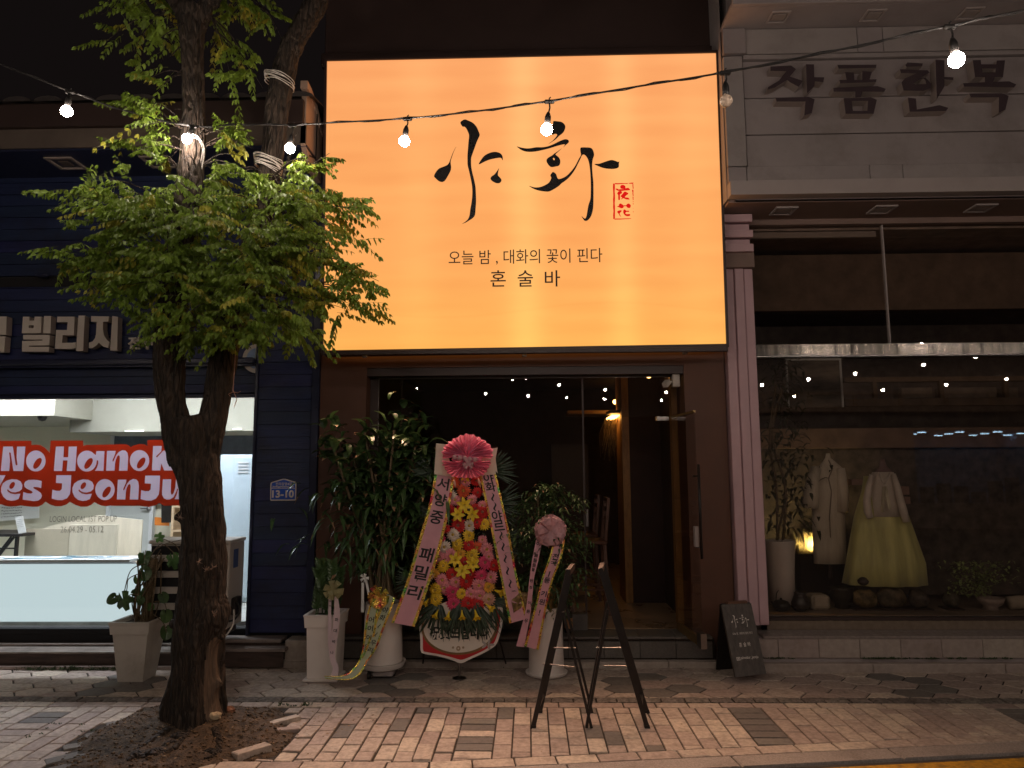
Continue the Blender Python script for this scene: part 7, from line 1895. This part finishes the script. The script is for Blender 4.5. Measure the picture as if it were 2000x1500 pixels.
FL = [(420,400,'o',40),(495,467,'o',46),(602,480,'r',36),(400,505,'w',36),(510,400,'p',34),(592,390,'r',36),(430,540,'p',36),(560,535,'p',34),(358,590,'p',42),(640,580,'p',32),(333,672,'h',42),(640,630,'r',46),(325,752,'p',42),(455,735,'r',52),(538,738,'w',42),(602,712,'r',40),(655,725,'y',40),(312,828,'h',38),(415,805,'w',44),(535,815,'y',42),(640,845,'p',30),(265,915,'p',42),(345,900,'w',42),(448,880,'y',46),(535,885,'r',42),(600,900,'o',40),(673,918,'p',44),(240,1005,'r',44),(308,975,'p',40),(395,965,'p',46),(560,965,'y',46),(472,955,'oy',36),(340,1045,'y',42),(660,1020,'h',46),(730,1040,'r',46),(220,1115,'w',42),(270,1105,'oy',36),(408,1112,'r',44),(545,1112,'r',42),(630,1120,'h',42),(710,1135,'p',42),(330,1155,'p',42),(435,1170,'p',44),(515,1165,'r',50),(612,1195,'p',46),(690,1208,'oy',38),(350,1215,'p',42),(280,1232,'y',46),(283,1303,'y',42),(410,1245,'h',46),(480,1262,'y',36),(550,1262,'p',40),(620,1272,'p',44),(690,1302,'pe',42),(418,1338,'h',46),(527,1332,'r',46),(605,1340,'r',46),(690,975,'p',34),(585,600,'r',34),(390,610,'r',34),(360,760,'r',30),(500,1015,'r',36),(480,600,'r',36)]
for x_, y_, k, r in FL:
    rr = r/3.947*6.1/FPX*1.3; c = WP(x_, y_, 6.085-.02*rnd())
    o = add_obj('gerbera', gm[(k, random.randint(0, 1))], wr, tuple(c-ORG[wr.name]), (U(-.35, .15), U(0, 6.28), U(-.3, .3))); o.scale = (rr, rr, rr)
lil = mat('lily_yellow', (.85, .62, .03), .45, var=.15, scale=30, trans=.15)
def lily_mesh():
    b = MB()
    for k in range(6):
        a = 2*math.pi*k/6; d = Vector((math.cos(a), 0, math.sin(a))); s_ = Vector((-math.sin(a), 0, math.cos(a))); pr = None
        for i in range(5):
            t = i/4; w = .24*math.sin(math.pi*min(1, t*.85+.1)); w = .01 if i == 4 else w; q = d*(t)+Vector((0, -.25*math.sin(t*2.2)+.18*t*t, 0)); cur = (q-s_*w, q+Vector((0, .04, 0)), q+s_*w)
            if pr: b.face([pr[0], pr[1], cur[1], cur[0]]); b.face([pr[1], pr[2], cur[2], cur[1]])
            pr = cur
    b.mi = 1
    for k in range(5):
        a = 2*math.pi*k/5; b.tube([(0, 0, 0), (.16*math.cos(a), -.42, .16*math.sin(a))], [.02, .03], 4)
    me = bpy.data.meshes.new('lily'); me.from_pydata(b.v, [], b.f); me.materials.append(lil); me.materials.append(eye); me.polygons.foreach_set('material_index', b.m); me.update(); return me
lm_ = lily_mesh()
for x_, y_, r in ((512, 345, 52), (500, 578, 62), (452, 652, 56), (565, 650, 56), (432, 1000, 56), (485, 1085, 62), (565, 1035, 56)):
    rr = r/3.947*6.1/FPX*1.05; o = add_obj('lily', lm_, wr, tuple(WP(x_, y_, 6.03)-ORG[wr.name]), (U(-.3, .2), U(0, 6.28), U(-.2, .2))); o.scale = (rr,)*3
def trumpet(p0, p1):
    """hanging trumpet flower from its stalk end p0 to its mouth p1"""
    b = MB(); d = (p1-p0); L_ = d.length; d.normalize(); u = d.cross(Vector((0, 1, 0))).normalized(); w = u.cross(d).normalized(); n = 12; pr = None
    for t, r in ((0, .06), (.3, .10), (.6, .17), (.85, .30), (1, .5)):
        lp = [p0+d*L_*(t-(.12*(k % 2) if t == 1 else 0))+(u*math.cos(2*math.pi*k/n)+w*math.sin(2*math.pi*k/n))*L_*r*(1.0 if (k % 2 == 0 or t < 1) else .72) for k in range(n)]
        if pr:
            for k in range(n): b.face([pr[k], pr[(k+1) % n], lp[(k+1) % n], lp[k]])
        pr = lp
    b.build('trumpet_lily', lil, wr, fix=False, smooth=True)
for (a, c_), (e_, f_) in (((205, 1195), (160, 1240)), ((225, 1298), (195, 1345)), ((300, 1385), (270, 1445)), ((385, 1395), (370, 1460)), ((482, 1388), (485, 1458)), ((583, 1385), (600, 1460)), ((665, 1340), (718, 1385)), ((735, 1235), (795, 1258))):
    trumpet(WP(a, c_, 6.02), WP(e_, f_, 5.98))
for x_, y_ in ((420, 400), (610, 395)):
    b = MB(); b.tube([WP(x_+15, y_+45, 6.02), WP(x_+5, y_+5, 6.0), WP(x_-2, y_-25, 6.0)], [.004, .012, .002], 8); b.build('lily_bud', fm['pe'], wr, smooth=True)
# ribbons of the wreath
L_, R2 = ribbon('long_ribbon', wr, [(849, 887, 925, 932, 6.07, 6.07), (838, 878, 985, 992, 6.05, 6.04), (816, 861, 1060, 1068, 6.02, 6.01), (794, 838, 1135, 1143, 5.99, 5.98), (764, 810, 1216, 1224, 5.94, 5.93)], 0, M['ribbon_pink'], M['foil'], .13)
ribbon_text(wr, L_, R2, '서양중 패밀리', .03, .86, .6, .02)
L_, R2 = ribbon('long_ribbon', wr, [(936, 968, 926, 922, 6.07, 6.07), (949, 982, 985, 982, 6.05, 6.04), (962, 996, 1050, 1046, 6.02, 6.01), (978, 1010, 1130, 1125, 5.99, 5.98), (995, 1030, 1218, 1208, 5.95, 5.94)], 0, M['ribbon_pink'], M['foil'], .13)
ribbon_text(wr, L_, R2, '야화~~야르~~~~~', .02, .82, .6, .02)
b = MB()
for quad in (((852, 866), (872, 868), (884, 930), (848, 925)), ((852, 900), (852, 868), (866, 890), (866, 930)), ((940, 880), (972, 874), (968, 895), (972, 925)), ((936, 930), (938, 885), (965, 900), (968, 925)), ((850, 905), (889, 910), (886, 932), (848, 926)), ((935, 912), (969, 905), (968, 926), (934, 930))):
    b.face([P(x_, y_, 6.06-.004*i) for i, (x_, y_) in enumerate(quad)])
b.build('cream_paper', M['ribbon_cream'], wr, fix=False, kind='stuff')
def ruffle(c, rx_, rz_, mt, n=34, rings=7, a0=0, a1=6.283, yd=.09, name='tulle_bow', parent=None):
    b = MB(); pr = None
    for i in range(rings+1):
        t = i/rings; row = []
        for k in range(n+1):
            a = a0+(a1-a0)*k/n; f = math.sin(a*23+i*.3)*.035*t+math.sin(a*5)*.03*t
            row.append(c+Vector((math.cos(a)*rx_*t*(1+f), -yd*math.sin(math.pi*(t*.75+.1))+.035*math.sin(k*1.9+i*.25)*t, math.sin(a)*rz_*t*(1+f))))
        if pr:
            for k in range(n): b.face([pr[k], pr[k+1], row[k+1], row[k]])
        pr = row
    return b.build(name, mt, parent or wr, smooth=True, fix=False)
ruffle(P(1075, 1036, 5.96), .13, .13, M['tulle_pink'], 44, 6, 0, 6.283, .05, 'tulle_bow', pc2)
ruffle(P(914, 890, 6.02), .21, .175, M['tulle'], 60, 7, -.15, math.pi+.15)
ruffle(P(912, 905, 6.0), .20, .125, M['tulle'], 60, 7, math.pi-.2, 2*math.pi+.2, .06)
ruffle(P(913, 893, 5.985), .13, .12, M['tulle'], 40, 5, 0, 6.283, .05)
for k in range(5):
    c = P(888+k*10, 893+k*1.2, 5.90); b = MB(); b.ball(tuple(c), .021, 9, 6, (1, .8, 1), .3); b.build('ribbon_rose', M['tulle_pink'], wr, smooth=True)
bow(wr, P(915, 906, 5.91), .05, M['tulle_pink'], 6, 'small_bow')
# printed plaque at the foot
ZP = lambda Y: (lambda p: P(820+p[0]/11.1, 1180+p[1]/11.1, Y))
sh_ = catmull(v2([(-8, 380), (10, 800), (20, 1020), (110, 1080), (400, 1130), (700, 1215), (840, 1272), (930, 1272), (1100, 1190), (1400, 1050), (1640, 890), (1730, 680), (1790, 400), (1800, 150), (1700, 60), (900, 40), (100, 80)]), 4)
b = MB(); b.prism([tup(sh_)], ZP(6.09), (0, .012, 0)); plq = b.build('plaque_board', M['white_pot'], wr)
s2 = catmull(v2([(50, 380), (65, 800), (75, 1000), (150, 1040), (420, 1085), (700, 1155), (850, 1200), (930, 1200), (1090, 1140), (1380, 1005), (1590, 860), (1680, 660), (1735, 400), (1740, 170), (1650, 100), (900, 80), (120, 120)]), 4)
b = MB(); b.prism([tup(s2)], ZP(6.0885), (0, .0012, 0)); b.build('red_field', mat('plaque_red', (.5, .015, .02), .4, var=.1), plq)
b = MB(); b.prism([ellipse(860, 500, 830, 600, -.05, 48)], ZP(6.0870), (0, .0012, 0)); b.build('gold_ring', mat('plaque_gold', (.22, .13, .05), .4, .2), plq)
b = MB(); b.prism([ellipse(855, 480, 780, 570, -.05, 48)], ZP(6.0855), (0, .0012, 0)); b.build('white_oval', mat('plaque_white', (.72, .64, .56), .5, var=.06), plq)
f = ZP(6.084); a, c = f((210, 470)), f((1500, 770))
lettering('祝賀드립니다', (a+c)/2, M['ink'], plq, width=c.x-a.x, height=a.z-c.z, bold=.03)
b = MB()
b.prism([ellipse(835, 960, 48, 55, 0, 14), ellipse(835, 960, 18, 20, 0, 8)], f, (0, .001, 0)); b.prism([ellipse(720, 940, 26, 28, 0, 10)], f, (0, .001, 0)); b.prism([ellipse(940, 940, 26, 28, 0, 10)], f, (0, .001, 0))
b.build('flower_emblem', mat('emblem_tan', (.35, .25, .16), .6), plq)
b = MB()
for k in range(5):
    a_ = k*1.256; b.prism([ellipse(1470+90*math.cos(a_), 880+60*math.sin(a_), 62, 26, a_, 12)], f, (0, .001, 0))
b.build('grey_blossom_print', mat('blossom_grey', (.42, .38, .36), .6), plq)

# ================================================================== BLACK STANDS, MENU BOARD
def stand(name, label, feet_near, top_near, feet_far, top_far, Y, bars, wn_=.034):
    """folding A stand seen almost edge on: near wide frame, far thin frame"""
    c = G(*feet_near)
    t = thing(name, label, 'easel', tuple(c), group='folding black stands in front of the bar')
    dY = .30      # the frames run away from the viewer
    a = G(*feet_near); h = P(top_near[0], top_near[1], a.y)
    for k in (0, 1):
        off_ = Vector((.012*k*4, dY*k, 0))
        b = MB(); b.bar(a+off_, h+off_, .03, .034, (0, 1, 0)); b.build('front_leg', M['black'], t)
        b = MB(); d = (h-a).normalized(); b.bar(a+off_-d*.004, a+off_+d*.02, .036, .04, (0, 1, 0)); b.build('rubber_foot', M['rubber'], t)
    e_ = G(*feet_far); g_ = P(top_far[0], top_far[1], a.y)
    e_ = Vector((e_.x, a.y, 0))
    for k in (0, 1):
        off_ = Vector((.03*k, dY*k, 0))
        b = MB(); b.bar(e_+off_, g_+off_, .018, .026, (0, 1, 0)); b.build('back_leg', M['black'], t)
    b = MB(); b.bar(h+Vector((0, 0, -.02)), h+Vector((.048, dY, -.02)), .03, .04); b.build('top_rail', mat('pale_rail_cap', (.1, .06, .05), .5), t)
    b = MB(); b.bar(a.lerp(h, .12), a.lerp(h, .12)+Vector((.048, dY, 0)), .02, .02); b.build('bottom_rail', M['black'], t)
    for (x0, y0), (x1, y1) in bars:
        p, q = P(x0, y0, a.y+.05), P(x1, y1, a.y+.05); b = MB(); b.tube([p, q], .0045, 8); b.build('spreader', M['chrome'], t)
    return t
stand('folding_stand', 'black folding stand on the left, leaning against the cylinder pot side', (1041, 1421), (1110, 1112), (1156, 1424), (1100, 1195), 5, (((1082, 1265), (1124, 1266)), ((1060, 1296), (1122, 1303))))
stand('folding_stand', 'black folding stand on the right, standing alone before the bar step', (1264, 1421), (1172, 1110), (1145, 1420), (1187, 1190), 5, (((1164, 1265), (1217, 1265)), ((1178, 1300), (1228, 1301))))
ab = thing('menu_board', 'dark wooden A-board with chalk-white bar name beside the pink column', 'sign board', tuple(G(1460, 1318)))
TLb, TRb, BLb, BRb = P(1409, 1181, 6.17), P(1467, 1178, 6.24), P(1437, 1323, 6.0), P(1497, 1316, 6.07)
BLb.z = max(BLb.z, .0)
nb = (TRb-TLb).cross(BLb-TLb).normalized()
if nb.y > 0: nb = -nb
fq = [BLb, BRb, TRb, TLb]
b = MB(); b.loft([[p for p in fq], [p-nb*.022 for p in fq]]); b.build('front_panel', mat('dark_stained_wood', (.085, .07, .06), .5, var=.25, scale=5, stretch=(8, 8, 1), bump=.15), ab)
bq2 = [P(1399, 1308, 6.38), P(1452, 1304, 6.43), TRb+Vector((-.0, .03, 0)), TLb+Vector((0, .03, 0))]; bq2[0].z = bq2[1].z = .0
b = MB(); b.loft([bq2, [p+Vector((0, .02, 0)) for p in bq2]]); b.build('back_panel', M['black'], ab)
b = MB(); b.bar(TLb.lerp(TRb, .2)+Vector((0, .01, .012)), TLb.lerp(TRb, .85)+Vector((0, .01, .012)), .03, .02); b.build('hinge_cap', mat('hinge_brown', (.16, .08, .05), .5), ab)
rgt = (TRb-TLb).normalized(); upb = rgt.cross(nb).normalized()
if upb.z < 0: upb = -upb
chalk = mat('chalk_white', (.72, .66, .6), .7, var=.02)
def bpt(u, v): return TLb.lerp(TRb, u).lerp(BLb.lerp(BRb, u), v)
b = MB(); wB = (TRb-TLb).length; hB = (BLb-TLb).length
# the same brush name in miniature
def mini(f):
    def g_(p):
        q = f(p); return q
    return g_
o_x, o_y = 848, 232
for fz, lps in CALLI:
    ox, oy = (840, 220) if fz is Z1 else (1000, 220)
    def mf(p, ox=ox, oy=oy):
        X_, Y_ = ox+p[0]/6.52, oy+p[1]/6.52
        return bpt(.21+(X_-848)/362*.60, .155+(Y_-232)/205*.185)+nb*.0015
    b.prism([tup(catmull(v2(lps[0]), 2))]+lps[1:], mf, tuple(-nb*.001))
b.build('brush_name', chalk, ab)
lettering('오늘 밤 , 대화의 꽃이 핀다', bpt(.5, .42), chalk, ab, width=wB*.66, height=.02, right=rgt, up=upb, off=.0015)
for ch, u_ in (('혼', .36), ('술', .5), ('바', .64)): lettering(ch, bpt(u_, .575), chalk, ab, width=wB*.09, height=.034, right=rgt, up=upb, bold=.01, off=.0015)
lettering('yahwabar_jeonju', bpt(.56, .76), chalk, ab, width=wB*.58, height=.028, right=rgt, up=upb, bold=.01, off=.0015)
b = MB(); 
def fb(p): return bpt(.2+p[0], .76+p[1])+nb*.0015
b.prism([[(-.055, -.022), (.055, -.022), (.055, .022), (-.055, .022)], [(-.04, -.015), (-.04, .015), (.04, .015), (.04, -.015)]], fb, tuple(-nb*.001)); b.prism([ellipse(0, 0, .022, .009, 0, 12)], fb, tuple(-nb*.001)); b.build('camera_icon', chalk, ab)
# stray wire on the kerb
b = MB(); b.tube(catmull([tuple(G(x_, y_, .006)) for x_, y_ in ((1312, 1464), (1325, 1470), (1345, 1475), (1370, 1476), (1388, 1474))], 5, False), .0018, 5)
o = b.build('stray_wire', M['white_cable'], smooth=True); props(o, 'thin pale wire lying curved on the kerb course at right of the stands', 'wire')
